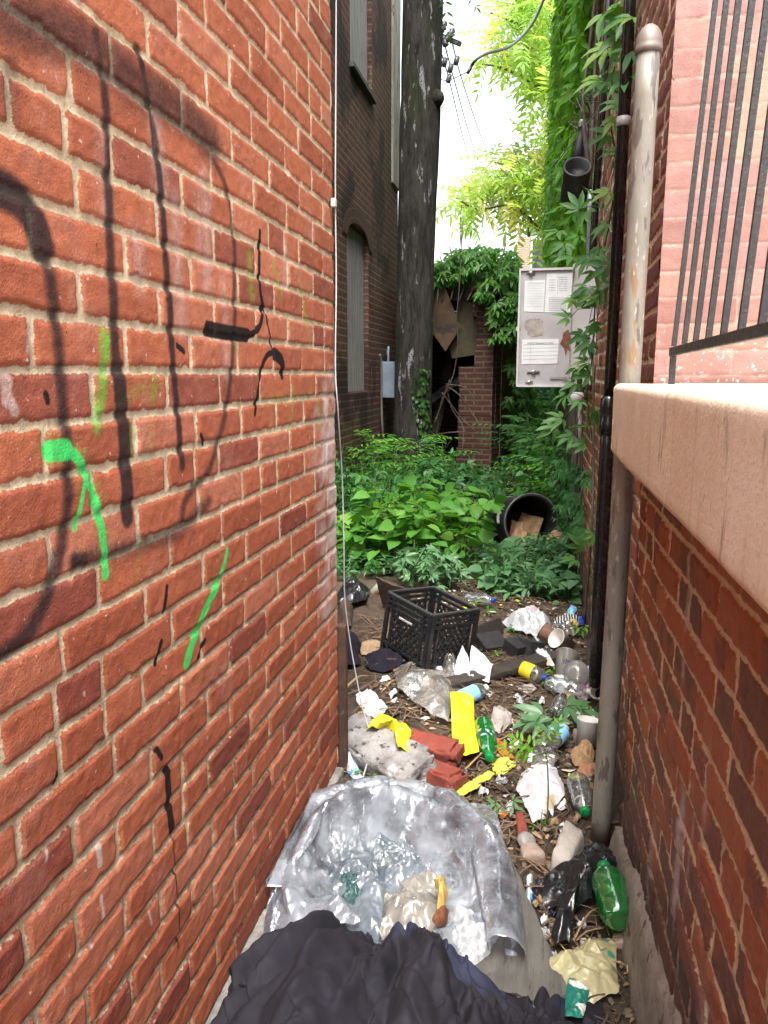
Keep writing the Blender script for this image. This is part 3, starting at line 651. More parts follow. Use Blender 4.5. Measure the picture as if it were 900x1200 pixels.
b = MB(); b.lathe([(.001, -.05), (.09, -.02), (.085, .01), (.05, .05), (.001, .06)], frame((.9, -.4, .1)), (-1.10, 8.43, 4.12), 14); b.build('branch_stub', M_bark, TR, True)

# ---- leaves
LEAFQ = np.array([[0, 0, 0], [.28, .22, .03], [.33, 0, -.02], [.28, -.22, .03], [.62, .19, .0], [.68, 0, -.05], [.62, -.19, .0], [1, 0, -.14]])
LEAFF = [(0, 2, 1), (0, 3, 2), (1, 2, 5, 4), (2, 3, 6, 5), (4, 5, 7), (5, 6, 7)]
HEART = np.array([[0, 0, 0], [-.06, .22, .02], [.22, .36, .04], [.3, 0, -.02], [.22, -.36, .04], [-.06, -.22, .02], [.55, .3, .0], [.62, 0, -.05], [.55, -.3, .0], [1, 0, -.16]])
HEARTF = [(0, 3, 2, 1), (0, 5, 4, 3), (2, 3, 7, 6), (3, 4, 8, 7), (6, 7, 9), (7, 8, 9)]
SLIM = LEAFQ * np.array([1, .62, 1.]); PALM = LEAFQ * np.array([1, .70, 1.2])
DIAM = np.array([[0, 0, 0], [.5, .24, .03], [1, 0, -.08], [.5, -.24, .03]]); DIAMF = [(0, 2, 1), (0, 3, 2)]
class Leaves:
    def __init__(s): s.V = []; s.F = []; s.A = []; s.n = 0
    def add(s, pos, d, nrm, size, tmpl=LEAFQ, faces=LEAFF, lc=None):
        pos = np.asarray(pos, float).reshape(-1, 3); N = len(pos)
        d = np.broadcast_to(np.asarray(d, float), (N, 3)); nrm = np.broadcast_to(np.asarray(nrm, float), (N, 3)); size = np.broadcast_to(np.asarray(size, float), (N,))
        d = d / (np.linalg.norm(d, axis=1)[:, None] + 1e-9); nn = nrm - d * (nrm * d).sum(1)[:, None]; nn = nn / (np.linalg.norm(nn, axis=1)[:, None] + 1e-9)
        sd = np.cross(nn, d)
        T = tmpl
        bend = .7 + .6 * rng.random(N)
        V = pos[:, None] + size[:, None, None] * (T[None, :, 0, None] * d[:, None] + T[None, :, 1, None] * sd[:, None] + (T[None, :, 2] * bend[:, None])[..., None] * nn[:, None])
        k = len(T); lc = rng.random(N) if lc is None else np.broadcast_to(lc, (N,))
        s.V.append(V.reshape(-1, 3)); s.A.append(np.repeat(lc, k))
        fa = [np.array(f) for f in faces]
        for f in fa:
            s.F.append(((np.arange(N) * k + s.n)[:, None] + f[None]))
        s.n += N * k
    def palmate(s, pos, d, nrm, size, n=5, lc=None, spread=75):
        pos = np.asarray(pos, float).reshape(-1, 3); N = len(pos)
        d = np.broadcast_to(np.asarray(d, float), (N, 3)); nrm = np.broadcast_to(np.asarray(nrm, float), (N, 3)); size = np.broadcast_to(np.asarray(size, float), (N,))
        d = d / np.linalg.norm(d, axis=1)[:, None]; nn = nrm - d * (nrm * d).sum(1)[:, None]; nn /= np.linalg.norm(nn, axis=1)[:, None] + 1e-9
        sd = np.cross(nn, d); lc = rng.random(N) if lc is None else np.broadcast_to(lc, (N,))
        for a, k in zip(np.linspace(-spread, spread, n), [.62, .88, 1, .88, .62] if n == 5 else [.8, 1, .8]):
            dd = math.cos(R(a)) * d + math.sin(R(a)) * sd
            s.add(pos + dd * (size * .06)[:, None], dd + .08 * rng.normal(size=(N, 3)), nn + .22 * rng.normal(size=(N, 3)), size * k, PALM, LEAFF, lc=np.clip(lc + .08 * rng.normal(size=N), 0, 1))
    def pinnate(s, base, d, nrm, length, n=6, leaf=.3, lc=None):
        base = np.array(base, float); d = np.array(d, float); d /= np.linalg.norm(d); nrm = np.array(nrm, float); nn = nrm - d * nrm.dot(d); nn /= np.linalg.norm(nn); sd = np.cross(nn, d)
        for i in range(n):
            f = (i + .8) / n; p = base + d * length * f - nn * length * .22 * f * f
            for sg in (-1, 1):
                s.add(p, sg * sd * .9 + d * .45 - nn * .25 + .1 * rng.normal(size=3), nn, length * leaf * (1 - .35 * abs(f - .45)), SLIM, LEAFF, lc)
        s.add(base + d * length - nn * length * .22, d - nn * .4, nn, length * leaf, SLIM, LEAFF, lc)
    def build(s, name, m, parent=None, **k):
        V = np.concatenate(s.V); fs = s.F
        F = []
        for f in fs: F += f.tolist()
        return mk(name, V, F, m, parent, True, attrs=dict(lc=np.concatenate(s.A)), **k)
L = Leaves()                                                        # crown high over the yard, mostly out of the picture
cb = MB()
for i in range(7):
    a = i * 2.4; e = np.array([-1.15 + 1.8 * math.cos(a), 8.55 + 1.8 * math.sin(a), 9.2 + .35 * i])
    cb.tube(spline([(-1.15, 8.55, 7.2 + .1 * i), (-1.15 + .8 * math.cos(a), 8.55 + .8 * math.sin(a), 8.3 + .2 * i), e], 10), np.linspace(.07, .02, 10), 7)
    for j in range(26):
        v = rng.normal(size=3); L.pinnate(e + v * .5, v + [0, 0, -.3], (0, 0, 1), .55, 6, .28)
cr = L.build('crown', M_leafT, TR); cb.build('limb', M_bark, TR, True)
L = Leaves(); q = aty(519, -18, 8.2)                                # one spray hanging into the top of the picture
L.pinnate(q, (.15, 0, -1), (0, -1, .2), .42, 5, .22); L.pinnate(q + [.10, 0, .05], (.75, -.1, -.8), (0, -1, .2), .34, 5, .22)
sp = MB().tube([(-1.16, 8.45, 6.2), q + [0, 0, .0]], .008, 6).build('twig', M_bark, TR); L.build('leaf_spray', M_leafT, sp)
# creeper climbing the trunk foot
M_ivy = leafmat('ivy_leaf', (.018, .062, .013), (.05, .13, .028), tl=.3)
L = Leaves(); zz = rng.random(230) ** .8 * 1.35; th = -.75 + .25 * np.sin(zz * 4) + .22 * rng.normal(size=230)
rr = .215 + .08 * np.exp(-zz * 3); pos = np.stack([-1.335 + rr * np.cos(th), 8.5 + rr * np.sin(th), zz + .05], 1); nr = np.stack([np.cos(th), np.sin(th), th * 0 + .25], 1)
L.add(pos, np.stack([.5 * rng.normal(size=230), .3 * rng.normal(size=230), -.4 - rng.random(230)], 1), nr, .035 + .022 * rng.random(230), HEART, HEARTF)
iv = L.build('trunk_ivy', M_ivy); tag(iv, 'small leaved ivy climbing the foot of the thick trunk', 'ivy')

# ---- ruined brick shed
M_shed = brickuv('shed_brick', (.075, .03, .022), (.11, .042, .028), (.15, .115, .085), ms=.013, bump=1., blotches=[((.03, .022, .018), 2, .55, .6, None), ((.10, .12, .05), 3, .66, .5, None)])
M_plas = mat('old_plaster', (.24, .15, .085), (.15, .095, .06), 3, .9, .5, 30, .01, spots=[((.07, .05, .04), 5, .6)], stretch=(1, 1, .6))
SH = thing('ruined_brick_shed', 'ruined brick shed with a collapsed dark front and creeper on its roof', 'shed', (-.9, 9.8, 0))
A = np.array([-.54, 9.8]); Bq = np.array([-.285, 12.2]); dirv = (Bq - A) / np.linalg.norm(Bq - A); per = np.array([dirv[1], -dirv[0]])   # the alley side runs back and a little to the right
def shed_box(name, s0, s1, x0_, x1_, z0_, z1_, m=M_shed, jag=False):
    """s along the side wall, x inward from it (to the left)"""
    V = []
    for s_ in (s0, s1):
        for x_ in (x0_, x1_):
            for z_ in (z0_, z1_):
                q_ = A + dirv * s_ - per * x_; V.append((q_[0], q_[1], z_))
    F = [(0, 1, 3, 2), (4, 6, 7, 5), (0, 4, 5, 1), (2, 3, 7, 6), (0, 2, 6, 4), (1, 5, 7, 3)]
    VV = []; FF = []; UV = []
    for f in F:
        q_ = np.array([V[i] for i in f]); n_ = np.cross(q_[1] - q_[0], q_[2] - q_[0]); ax = np.argmax(np.abs(n_))
        FF.append(tuple(len(VV) + i for i in range(4))); VV += list(q_); UV += [((p_[1], p_[2]) if ax == 0 else (p_[0], p_[2]) if ax == 1 else (p_[0], p_[1])) for p_ in q_]
    return mk(name, VV, FF, m, SH, False, uv=np.array(UV))
yq = 0
for z_ in np.arange(0, 2.4, .068 * 3):                              # front pier of broken brick, courses stepping in and out
    wq = .20 + .05 * rng.random() + (.22 if z_ < 1.35 else 0) + (.07 if z_ > 1.9 else 0)
    shed_box('front_pier', 0 + .012 * rng.random(), .23, .012 * rng.random(), wq, z_ + .001, z_ + .2035)
shed_box('side_wall', .232, 2.6, .0, .20, 0, 2.28)
shed_box('side_plaster', .6, 2.2, -.014, -.001, .25, 2.0, M_plas)
shed_box('back_wall', 2.4, 2.6, .202, 1.9, 0, 2.3); shed_box('inner_wall', .1, 2.39, 1.5, 1.7, 0, 2.4)
shed_box('roof', .25, 2.62, -.05, 1.75, 2.32, 2.42, M_roof)
shed_box('lintel', .03, .22, .18, 1.6, 2.24, 2.4, mat('old_timber', (.06, .045, .035), (.03, .025, .02), 6, .9, .6, stretch=(1, 8, 8)))
M_osb = mat('stained_panel', (.14, .085, .05), (.075, .048, .032), 3, .85, .4, 40, .006, spots=[((.05, .035, .028), 4, .6)])
def panel(name, pts, th, m, parent):
    P = np.array(pts, float); n_ = np.cross(P[1] - P[0], P[2] - P[0]); n_ /= np.linalg.norm(n_); V = np.concatenate([P + n_ * th / 2, P - n_ * th / 2]); k = len(P)
    F = [tuple(range(k)), tuple(range(2 * k - 1, k - 1, -1))] + [(i, k + i, k + (i + 1) % k, (i + 1) % k) for i in range(k)]
    return mk(name, V, F, m, parent, False)
panel('fallen_panel', [aty(503, 335, 9.72), aty(522, 338, 9.74), aty(540, 383, 9.78), aty(522, 412, 9.74), aty(500, 380, 9.70)], .02, M_osb, SH)
panel('roof_panel', [aty(540, 345, 9.9), aty(562, 345, 9.95), aty(563, 415, 9.93), aty(530, 420, 9.88), aty(525, 405, 9.86)], .02, mat('mossy_panel', (.10, .075, .045), (.055, .05, .03), 5, .9), SH)
M_tim = mat('rotten_timber', (.05, .04, .032), (.028, .024, .02), 8, .9, .6)
MB().bar(aty(504, 470, 10.2), aty(565, 425, 10.1), .09).build('rafter', M_tim, SH)
MB().bar(aty(530, 410, 10.5), aty(507, 520, 10.2), .08).build('post', M_tim, SH)
# dead stems hanging in front of the opening
DV = thing('bare_vine', 'bare woody vine hanging over the dark shed opening', 'vine', aty(530, 540, 9.6))
M_stem = mat('dry_stem', (.13, .105, .08), (.08, .065, .05), 12, .9, .4)
b = MB()
for pts in ([(540, 262), (536, 330), (534, 380), (538, 400), (530, 440), (520, 470), (512, 500), (505, 540)], [(524, 455), (530, 480), (542, 500), (543, 530)], [(522, 452), (535, 462), (552, 480), (565, 500)], [(521, 460), (540, 490), (560, 505)], [(524, 450), (545, 455), (560, 475)], [(505, 510), (525, 507), (545, 506)], [(527, 445), (515, 480), (507, 495)], [(512, 335), (508, 360), (505, 400)]):
    b.tube(spline([aty(px + 1.5 * rng.normal(), py, 9.62 + .05 * rng.normal()) for px, py in pts], 24), .007, 6)
b.build('stems', M_stem, DV, True)

# ---- far things
M_teal = mat('pale_render_house', (.42, .52, .50), (.36, .45, .44), 2, .8, .1)
FH = thing('pale_house', 'pale mint house with a brick chimney far beyond the yard', 'house', (3.2, 32, 0))
p0 = aty(622, 268, 30); p1 = aty(606, 278, 29.8); p1b = aty(622, 278, 29.8)
uvwalls('wall', [[(p0[0], 30, 0), (9, 30, 0), (9, 30, p0[2]), (p0[0], 30, p0[2])], [(p0[0], 36, 0), (p0[0], 30, 0), (p0[0], 30, p0[2]), (p0[0], 36, p0[2])]], M_teal, FH)
MB().box(((p0[0] + 9) / 2, 33, p0[2] + .1), (9.3 - p0[0], 6.3, .18)).build('roof', M_roof, FH)
bx = brickuv('chimney_brick', (.33, .15, .09), (.4, .2, .13), (.45, .38, .3), ms=.02)
xa, xb = p1[0], p0[0] - .01
uvwalls('chimney', [[(xa, 29.8, 0), (xb, 29.8, 0), (xb, 29.8, p1[2]), (xa, 29.8, p1[2])], [(xa, 30.4, 0), (xa, 29.8, 0), (xa, 29.8, p1[2]), (xa, 30.4, p1[2])], [(xa, 29.8, p1[2]), (xb, 29.8, p1[2]), (xb, 30.4, p1[2]), (xa, 30.4, p1[2])], [(xb, 29.8, 0), (xb, 30.4, 0), (xb, 30.4, p1[2]), (xb, 29.8, p1[2])]], bx, FH)
wq = aty(636, 300, 29.95); f = MB().box((wq[0], 29.98, wq[2]), (.9, .06, 1.3)).build('window', mat('window_frame', (.6, .62, .6)), FH)
MB().box((wq[0], 29.95, wq[2]), (.74, .03, 1.12)).build('pane', mat('window_glass', (.05, .06, .07), None, 5, .1), f)
# chain-link style green fence and a timber board at the far end of the path
GF = thing('green_screen_fence', 'dark green screened fence across the far end of the path', 'fence', (.1, 13.6, 0))
M_gs = mat('green_screen', (.02, .085, .07), (.03, .11, .09), 30, .8, .3)
MB().box((-.1, 13.6, .95), (.72, .015, 1.7)).build('screen', M_gs, GF)
for x_ in (-.45, -.1, .25): MB().tube([(x_, 13.58, 0), (x_, 13.58, 1.9)], .025, 10).build('post', M_iron, GF, True)
# utility pole hidden behind the trunk, its hardware and wires
UP = thing('utility_pole', 'utility pole hidden behind the thick trunk with dark insulator hardware', 'pole', (-2.2, 15, 0))
top = aty(512, 45, 15); px0 = aty(492, 45, 15)[0]
MB().tube([(px0, 15, 0), (px0, 15, top[2] + 1.2)], [.14, .11], 14).build('shaft', M_tim, UP, True)
MB().bar((px0 - .3, 15, top[2] + .35), (px0 + .75, 14.95, top[2] - .15), .07).build('crossarm', M_tim, UP)
M_ins = mat('dark_ceramic', (.05, .04, .06), (.03, .03, .04), 10, .4)
for (ix, iy) in ((511, 44), (516, 38), (520, 30), (526, 42), (514, 30), (521, 47), (509, 36), (529, 38)):
    q = aty(ix, iy, 14.9); MB().lathe([(.02, -.12), (.06, -.1), (.035, -.07), (.07, -.04), (.035, -.01), (.06, .03), (.03, .08), (.001, .1)], frame((.4 * rng.normal(), .3, 1)), q, 12).build('insulator', M_ins, UP, True)
M_wire = mat('wire_rubber', (.09, .09, .10), None, 10, .7)
def wire(label, pts, r=.012, clamps=()):
    P = spline([aty(*q) for q in pts], 40); T = thing('overhead_wire', label, 'wire', P[-1], 'overhead wires from the pole')
    MB().tube(P, r, 6).build('line', M_wire, T, True)
    for q in clamps: MB().lathe([(.01, -.09), (.05, -.07), (.055, 0), (.05, .07), (.01, .09)], frame((.2, .3, 1)), aty(*q), 10).build('clamp', M_ins, T, True)
    return T
wire('left wire of the three wires descending past the trunk', [(513, 48, 14.9), (528, 100, 18), (545, 170, 26), (566, 240, 38), (588, 285, 52)], .013, [(521, 73, 15.5), (526, 92, 16.2)])
wire('middle wire of the three wires descending past the trunk', [(520, 48, 14.9), (534, 100, 18), (554, 170, 26), (578, 240, 38), (600, 288, 52)], .013, [(528, 80, 15.8)])
wire('right wire of the three wires descending past the trunk, set apart', [(529, 46, 14.9), (541, 92, 18), (563, 158, 26), (588, 225, 38), (612, 276, 52)], .013, [(535, 71, 15.6)])
wire('thin looped wire curling below the insulators', [(508, 72, 14.9), (516, 68, 14.9), (530, 55, 14.9), (540, 45, 14.9), (544, 40, 14.9), (540, 37, 14.9), (530, 42, 14.9)], .006)
wire('thin wire sagging between trunk and tree branch', [(510, 92, 13), (525, 94, 13), (540, 88, 12), (552, 82, 11)], .008, [(513, 89, 13)])
SC = thing('service_cable', 'thick black cable curving down across the bright leaves', 'cable', aty(548, 86, 10))
MB().tube(spline([aty(652, -40, 6.5), aty(640, -8, 7), aty(622, 30, 8), (aty(598, 54, 9)), aty(570, 63, 9.6), aty(556, 72, 10), aty(548, 86, 10)], 36), np.linspace(.013, .02, 36) * 1.0, 8).build('line', M_blackp, SC, True)

# ---- electrical cabinet on the right wall, door swung open towards the alley
CB = thing('electrical_cabinet', 'grey electrical cabinet with its labelled door swung open over the path', 'cabinet', (.28, 4.4, 1.26))
M_cab = mat('cabinet_paint', (.56, .545, .53), (.50, .485, .475), 5, .5, .1, spots=[((.33, .22, .15), 16, .68)])
M_cabin = mat('cabinet_door', (.45, .425, .425), (.38, .36, .36), 9, .5, .15, spots=[((.5, .47, .44), 22, .64), ((.2, .14, .11), 40, .68)], metal=.15)
bevel(MB().box((.232, 4.52, 1.585), (.135, .40, .63)).build('body', M_cab, CB), .004)
b = MB(); b.box((.030, 4.305, 1.568), (.272, .018, .612))
dr = bevel(b.build('door', M_cabin, CB), .003)
fr = MB(); 
for (c_, s_) in (((.030, 4.299, 1.871), (.286, .03, .012)), ((.030, 4.299, 1.265), (.286, .03, .012)), ((-.109, 4.299, 1.568), (.010, .03, .594))): fr.box(c_, s_)
fr.build('door_edge', M_cab, dr)
M_label = mat('label_paper', (.70, .71, .70), (.63, .64, .62), 14, .6, .05); M_inkt = mat('label_ink', (.10, .11, .13), None, 10, .6)
def lab(pxs):                                                        # four photo corners on the door plane
    return [aty(px, py, 4.2945) for px, py in pxs]
l1 = panel('label', lab([(615, 329), (639, 328), (637, 366), (614, 365)]), .0012, M_label, dr)
l2 = panel('label', lab([(641, 321), (671, 320), (668, 366), (638, 366)]), .0012, M_label, dr)
l3 = panel('label', lab([(612, 398), (655, 397), (653, 426), (611, 427)]), .0012, M_label, dr)
def text_obj(name, body, size, loc, parent, m, ax=(1, 0, 0), align='LEFT', ext=.0002):
    cu = bpy.data.curves.new(name, 'FONT'); cu.body = body; cu.size = size; cu.extrude = ext; cu.align_x = align
    o = bpy.data.objects.new(name, cu); COL.objects.link(o)
    x_ = Vector(ax).normalized(); z_ = Vector((0, -1, 0)); y_ = Vector((0, 0, 1))
    M4 = Matrix((x_, y_, z_)).transposed().to_4x4(); M4.translation = Vector(np.array(loc) - origin_of(parent))
    dg = bpy.context.evaluated_depsgraph_get(); me = bpy.data.meshes.new_from_object(o.evaluated_get(dg))
    me.transform(M4); me.materials.clear(); me.materials.append(m)
    bpy.data.objects.remove(o); o2 = bpy.data.objects.new(name, me); COL.objects.link(o2); o2.parent = parent; ORIG[o2.name] = origin_of(parent); return o2
qa = aty(633, 401.5, 4.2932); text_obj('lettering', 'MAINTENANCE LOG', .0145, (qa[0], 4.2932, qa[2] - .008), l3, M_inkt, align='CENTER')
def rule(b, p_, q_, w_=.0012):
    a_, c_ = aty(*p_, 4.2930), aty(*q_, 4.2930); b.bar(a_, c_, w_, .0006, up=(0, 1, 0))
M_inkl = mat('faint_ink', (.38, .39, .41), None, 10, .6)
b = MB(); rule(b, (613, 404), (654, 403)); rule(b, (622, 404), (621, 426)); [rule(b, (613 + i * .0, 408 + 4.4 * i), (654, 407 + 4.4 * i), .0006) for i in range(4)]; b.build('ruled_lines', M_inkl, l3)
b = MB(); rule(b, (618, 332), (637, 331.5), .0018); [rule(b, (617.5, 335 + 3 * i), (636, 335 + 3 * i), .0005) for i in range(9)]; b.build('ruled_lines', M_inkl, l1)
b = MB()
rng2 = np.random.default_rng(5)
for (x0_, x1_, ya, yb, st) in ((643.5, 650.5, 328, 341, 3), (655, 665, 325, 342, 2.6), (643, 664, 349, 364, 2.1)):
    for y_ in np.arange(ya, yb, st):
        x_ = x0_
        while x_ < x1_ - 1:
            e_ = min(x_ + 1 + 2.5 * rng2.random(), x1_); rule(b, (x_, y_), (e_, y_), .0016); x_ = e_ + .6
rule(b, (653.8, 324), (653.2, 345), .0008); b.build('printed_text', M_inkt, l2)
M_tape = mat('torn_tape', (.40, .34, .28), (.25, .22, .21), 18, .5, .4)
P = []
for a_ in np.linspace(0, 2 * np.pi, 18, endpoint=False): P.append(aty(626 + (10 + 1.2 * rng.normal()) * math.copysign(abs(math.cos(a_)) ** .6, math.cos(a_)), 384 + (10.5 + rng.normal()) * math.copysign(abs(math.sin(a_)) ** .6, math.sin(a_)), 4.2952))
panel('tape_patch', P, .0012, M_tape, dr)
M_rusty = mat('rust_patch', (.22, .09, .05), (.12, .05, .035), 30, .8, .4)
panel('rust_patch', [aty(px, py, 4.2948) for px, py in ((660, 390), (666, 386), (669, 396), (667, 404), (669, 412), (665, 410), (663, 418), (661, 408), (656, 403), (659, 397))], .0011, M_rusty, dr)
M_chrome = mat('latch_metal', (.45, .43, .4), (.3, .28, .25), 20, .35, .1, metal=.8)
for (px, py, w_, h_) in ((625, 436, .034, .010), (620, 448, .02, .010), (622, 320, .022, .008)):
    q = aty(px, py, 4.292); b = MB(); b.box(q, (w_ * 2, .004, h_ * 1.4)); b.lathe([(.012, 0), (.012, .01), (.006, .014), (.001, .014)], frame((0, -1, 0)), q, 14); b.build('latch', M_chrome, dr, True)
q = aty(654, 443, 4.292); b = MB(); b.box(q, (.085, .006, .012)); b.box(q + [.04, -.004, .0], (.014, .01, .02)); b.build('door_bolt', M_chrome, dr)
q = aty(607.5, 385, 4.298); b = MB(); b.box(q, (.022, .004, .022)); b.build('hasp', M_cab, dr)
SB = thing('small_conduit_box', 'small grey round topped fitting under the electrical cabinet', 'conduit box', (.25, 4.35, 1.19))
q = aty(675, 466, 4.3); MB().lathe([(.001, .03), (.035, .028), (.042, .01), (.042, -.02), (.03, -.03), (.001, -.032)], frame((0, 0, 1)), q, 18).build('fitting', M_cab, SB, True)
MB().tube([q + [0.02, .02, -.03], q + [.035, .03, -.25]], .010, 10).build('conduit', M_cab, SB, True)
CP = thing('cabinet_conduit', 'pale conduit running up the wall above the electrical cabinet', 'pipe', (.28, 4.4, 1.9))
MB().tube([aty(690, 312, 4.42), aty(691, 250, 4.42), aty(692, 218, 4.42)], .014, 12).build('tube', mat('pale_conduit', (.42, .44, .46), (.33, .34, .36), 8, .45, .1, metal=.4), CP, True)
# black can on a bent pipe
CN = thing('black_canister', 'black cylindrical can hung upright on a bent dark pipe amid the ivy', 'canister', aty(680, 236, 4.4))
a_, c_ = aty(672, 233, 4.3), aty(677, 186, 4.3)
ax = c_ - a_; Lc = np.linalg.norm(ax); Mx = frame(ax + np.array([0, -.05, 0]))
Mx2 = frame(ax + np.array([0, -.30 * Lc / .22, 0]))
M_canb = mat('matt_black', (.012, .011, .011), (.02, .018, .017), 14, .55, .15)
MB().lathe([(.002, 0), (.066, 0), (.069, .008), (.066, Lc * .96), (.071, Lc), (.069, Lc * 1.03), (.058, Lc * 1.03), (.055, Lc * .8), (.002, Lc * .78)], Mx2, a_, 30).build('can', M_canb, CN, True)
MB().tube([a_ + ax * .7, aty(681, 152, 4.27)], [.035, .014], 14).build('neck', M_canb, CN, True)
MB().tube(spline([aty(691, 222, 4.32), aty(690, 200, 4.3), aty(686, 165, 4.27), aty(683, 145, 4.26), aty(681, 143, 4.26), aty(680.5, 150, 4.26)], 24), .0135, 14).build('bent_pipe', mat('worn_pipe', (.10, .08, .075), (.16, .15, .15), 9, .35, .1, metal=.4), CN, True)

# ---- thin white cable hanging at the corner of the left wall
WC = thing('white_cable', 'thin white cable hanging loose from the red brick corner to the ground', 'cable', at(420, 925))
M_wc = mat('white_cable_jacket', (.55, .55, .54), (.42, .42, .42), 6, .5, .05)
pts = [atx(394, -30, -.588), atx(393.5, 100, -.588), atx(393, 230, -.588), atx(394, 330, -.588), atx(393, 430, -.586), atx(396, 480, -.58)]
pts += [aty(401, 560, 2.36), aty(403, 640, 2.38), aty(404, 700, 2.4), aty(410, 750, 2.42), aty(417, 790, 2.42), aty(425, 830, 2.42), aty(435, 862, 2.40)]
MB().tube(spline(pts, 70), .0022, 8).build('upper_run', M_wc, WC, True)
MB().tube(spline([aty(435, 862, 2.40), aty(434, 875, 2.36), aty(430, 895, 2.28), aty(424, 915, 2.2), aty(419, 932, 2.12)], 20), .0024, 8).build('lower_run', M_wc, WC, True)
q = atx(391, 238, -.59); bevel(MB().box(q, (.014, .022, .024)).build('clip', M_pvc, WC), .003)
PF = thing('white_tee_fitting', 'small white plastic tee fitting at the foot of the red brick corner', 'pipe fitting', aty(400, 800, 2.33))
b = MB(); q = aty(400, 798, 2.33); b.tube([q + [0, 0, -.035], q + [0, 0, .032]], .013, 14); b.tube([q, q + [-.045, 0, .004]], .011, 14); b.tube([q + [0, 0, .018], q + [0, 0, .034]], .016, 14); b.build('tee', M_pvc, PF, True)

# ================================================================== PLANTS
M_weed = leafmat('weed_leaf', (.06, .20, .028), (.125, .32, .05), (.20, .36, .07), tl=.4)
M_weed2 = leafmat('weed_leaf_deep', (.028, .115, .03), (.068, .20, .05), tl=.35)
M_creep = leafmat('creeper_leaf', (.08, .20, .085), (.15, .29, .13), tl=.3, rough=.35)
M_green = mat('green_stem', (.08, .14, .035), (.06, .09, .03), 10, .7)
def upright(v, k=1.): return np.asarray(v) + [0, 0, k]
def weed_mesh(seed, h, n, size, kind):
    global rng
    keep = rng; rng = np.random.default_rng(seed)
    L = Leaves(); b = MB(); ns = 3 if kind != 'fern' else 5
    for s_ in range(ns):
        a = rng.random() * 6.28; lean_ = h * (.18 + .3 * rng.random())
        tip = np.array([lean_ * math.cos(a), lean_ * math.sin(a), h * (.75 + .3 * rng.random())])
        st = spline([(0, 0, -.05), tip * [.3, .3, .5], tip], 14); b.tube(st, np.linspace(.005, .002, 14), 5, False)
        if kind == 'fern':
            for q in (4, 7, 10, 13):
                aa = rng.random() * 6.28; L.pinnate(st[q], (math.cos(aa), math.sin(aa), .35), (0, 0, 1), h * .55, 6, .26)
            continue
        for i in range(n // ns):
            f = .18 + .82 * rng.random() ** .8; p_ = st[min(int(f * 13), 13)]; aa = rng.random() * 6.28
            rr_ = size * (.3 + 1.5 * rng.random() * (1.15 - f)); o_ = np.array([math.cos(aa), math.sin(aa), .2 * rng.random()])
            q = p_ + o_ * rr_; dd = o_ + [0, 0, -.35 * rng.random()]; nn = np.array([0, 0, 1]) + .55 * rng.normal(size=3) + o_ * .25 + np.array([.1, -.35, 0])
            sz = size * (.65 + .55 * rng.random())
            if kind == 'broad': L.add(q, dd, nn, sz, HEART, HEARTF)
            elif kind == 'palm': L.palmate(q, dd, nn, sz)
            else: L.palmate(q, dd, nn, sz, 3, spread=65)
    rng = keep; return L, b
PROTO = {}
def weed(name, label, x, y, h, n, size, kind, m, seed, group, sc=1., rz=0.):
    key = (name, kind, seed, m.name)
    z = gh(x, y)
    if key not in PROTO:
        L, b = weed_mesh(seed, h, n, size, kind)
        T = thing(name, label, 'plant', (0, 0, 0), group)
        f = L.build('foliage', m, T); s_ = b.build('stem', M_green, T, True); PROTO[key] = (T, f, s_); new = T
    else:
        T0, f0, s0 = PROTO[key]; new = T0.copy(); COL.objects.link(new)
        for ch in (f0, s0):
            c_ = ch.copy(); COL.objects.link(c_); c_.parent = new
        tag(new, label, None, group)
    new.location = (x, y, z); new.rotation_euler = (0, 0, rz); new.scale = (sc, sc, sc); return new
def inpoly(px, py, poly):
    r_ = False; j = len(poly) - 1
    for i in range(len(poly)):
        if (poly[i][1] > py) != (poly[j][1] > py) and px < (poly[j][0] - poly[i][0]) * (py - poly[i][1]) / (poly[j][1] - poly[i][1]) + poly[i][0]: r_ = not r_
        j = i
    return r_
def scatter(poly, n, dmin, z=0.0, tries=4000):
    out = []; xs_ = [p_[0] for p_ in poly]; ys_ = [p_[1] for p_ in poly]
    for _ in range(tries):
        a, b_ = min(xs_) + rng.random() * (max(xs_) - min(xs_)), min(ys_) + rng.random() * (max(ys_) - min(ys_))
        if inpoly(a, b_, poly) and all((a - c_[0]) ** 2 + (b_ - c_[1]) ** 2 > dmin ** 2 for c_ in out):
            out.append((a, b_))
            if len(out) >= n: break
    return out
# bright broad leaved weeds, front of the left mass
i = 0
for x, y in scatter([(-.78, 4.75), (-.45, 4.85), (-.42, 5.4), (-.62, 6.2), (-1.1, 6.3), (-1.3, 5.0)], 26, .16):
    weed('broad_leaved_weed', 'bright green broad leaved weed in the thick clump behind the black crate', x, y, .52, 40, .12, 'broad', M_weed, 100 + i % 5, 'broad leaved weeds in the left clump', .72 + .4 * rng.random(), rng.random() * 6.28); i += 1
for x, y in scatter([(-.62, 6.4), (-.55, 7.6), (-1.2, 8.0), (-1.75, 7.9), (-1.75, 5.4), (-1.15, 5.2), (-1.1, 6.4)], 26, .24):
    weed('creeper_bush', 'deep green creeper bush filling the yard before the dark brick wall', x, y, .62, 46, .1, ('palm', 'trif')[i % 2], M_weed2, 200 + i % 4, 'creeper bushes in the yard', .75 + .45 * rng.random(), rng.random() * 6.28); i += 1
for x, y in scatter([(-1.0, 7.4), (-.7, 8.3), (-1.2, 8.25), (-1.75, 8.2), (-1.78, 7.2)], 7, .28):
    weed('fern_leaved_weed', 'feathery leaved weed at the foot of the thick tree trunk', x, y, .6, 40, .1, 'fern', M_weed, 300 + i % 2, 'feathery weeds by the trunk', .8 + .4 * rng.random(), rng.random() * 6.28); i += 1
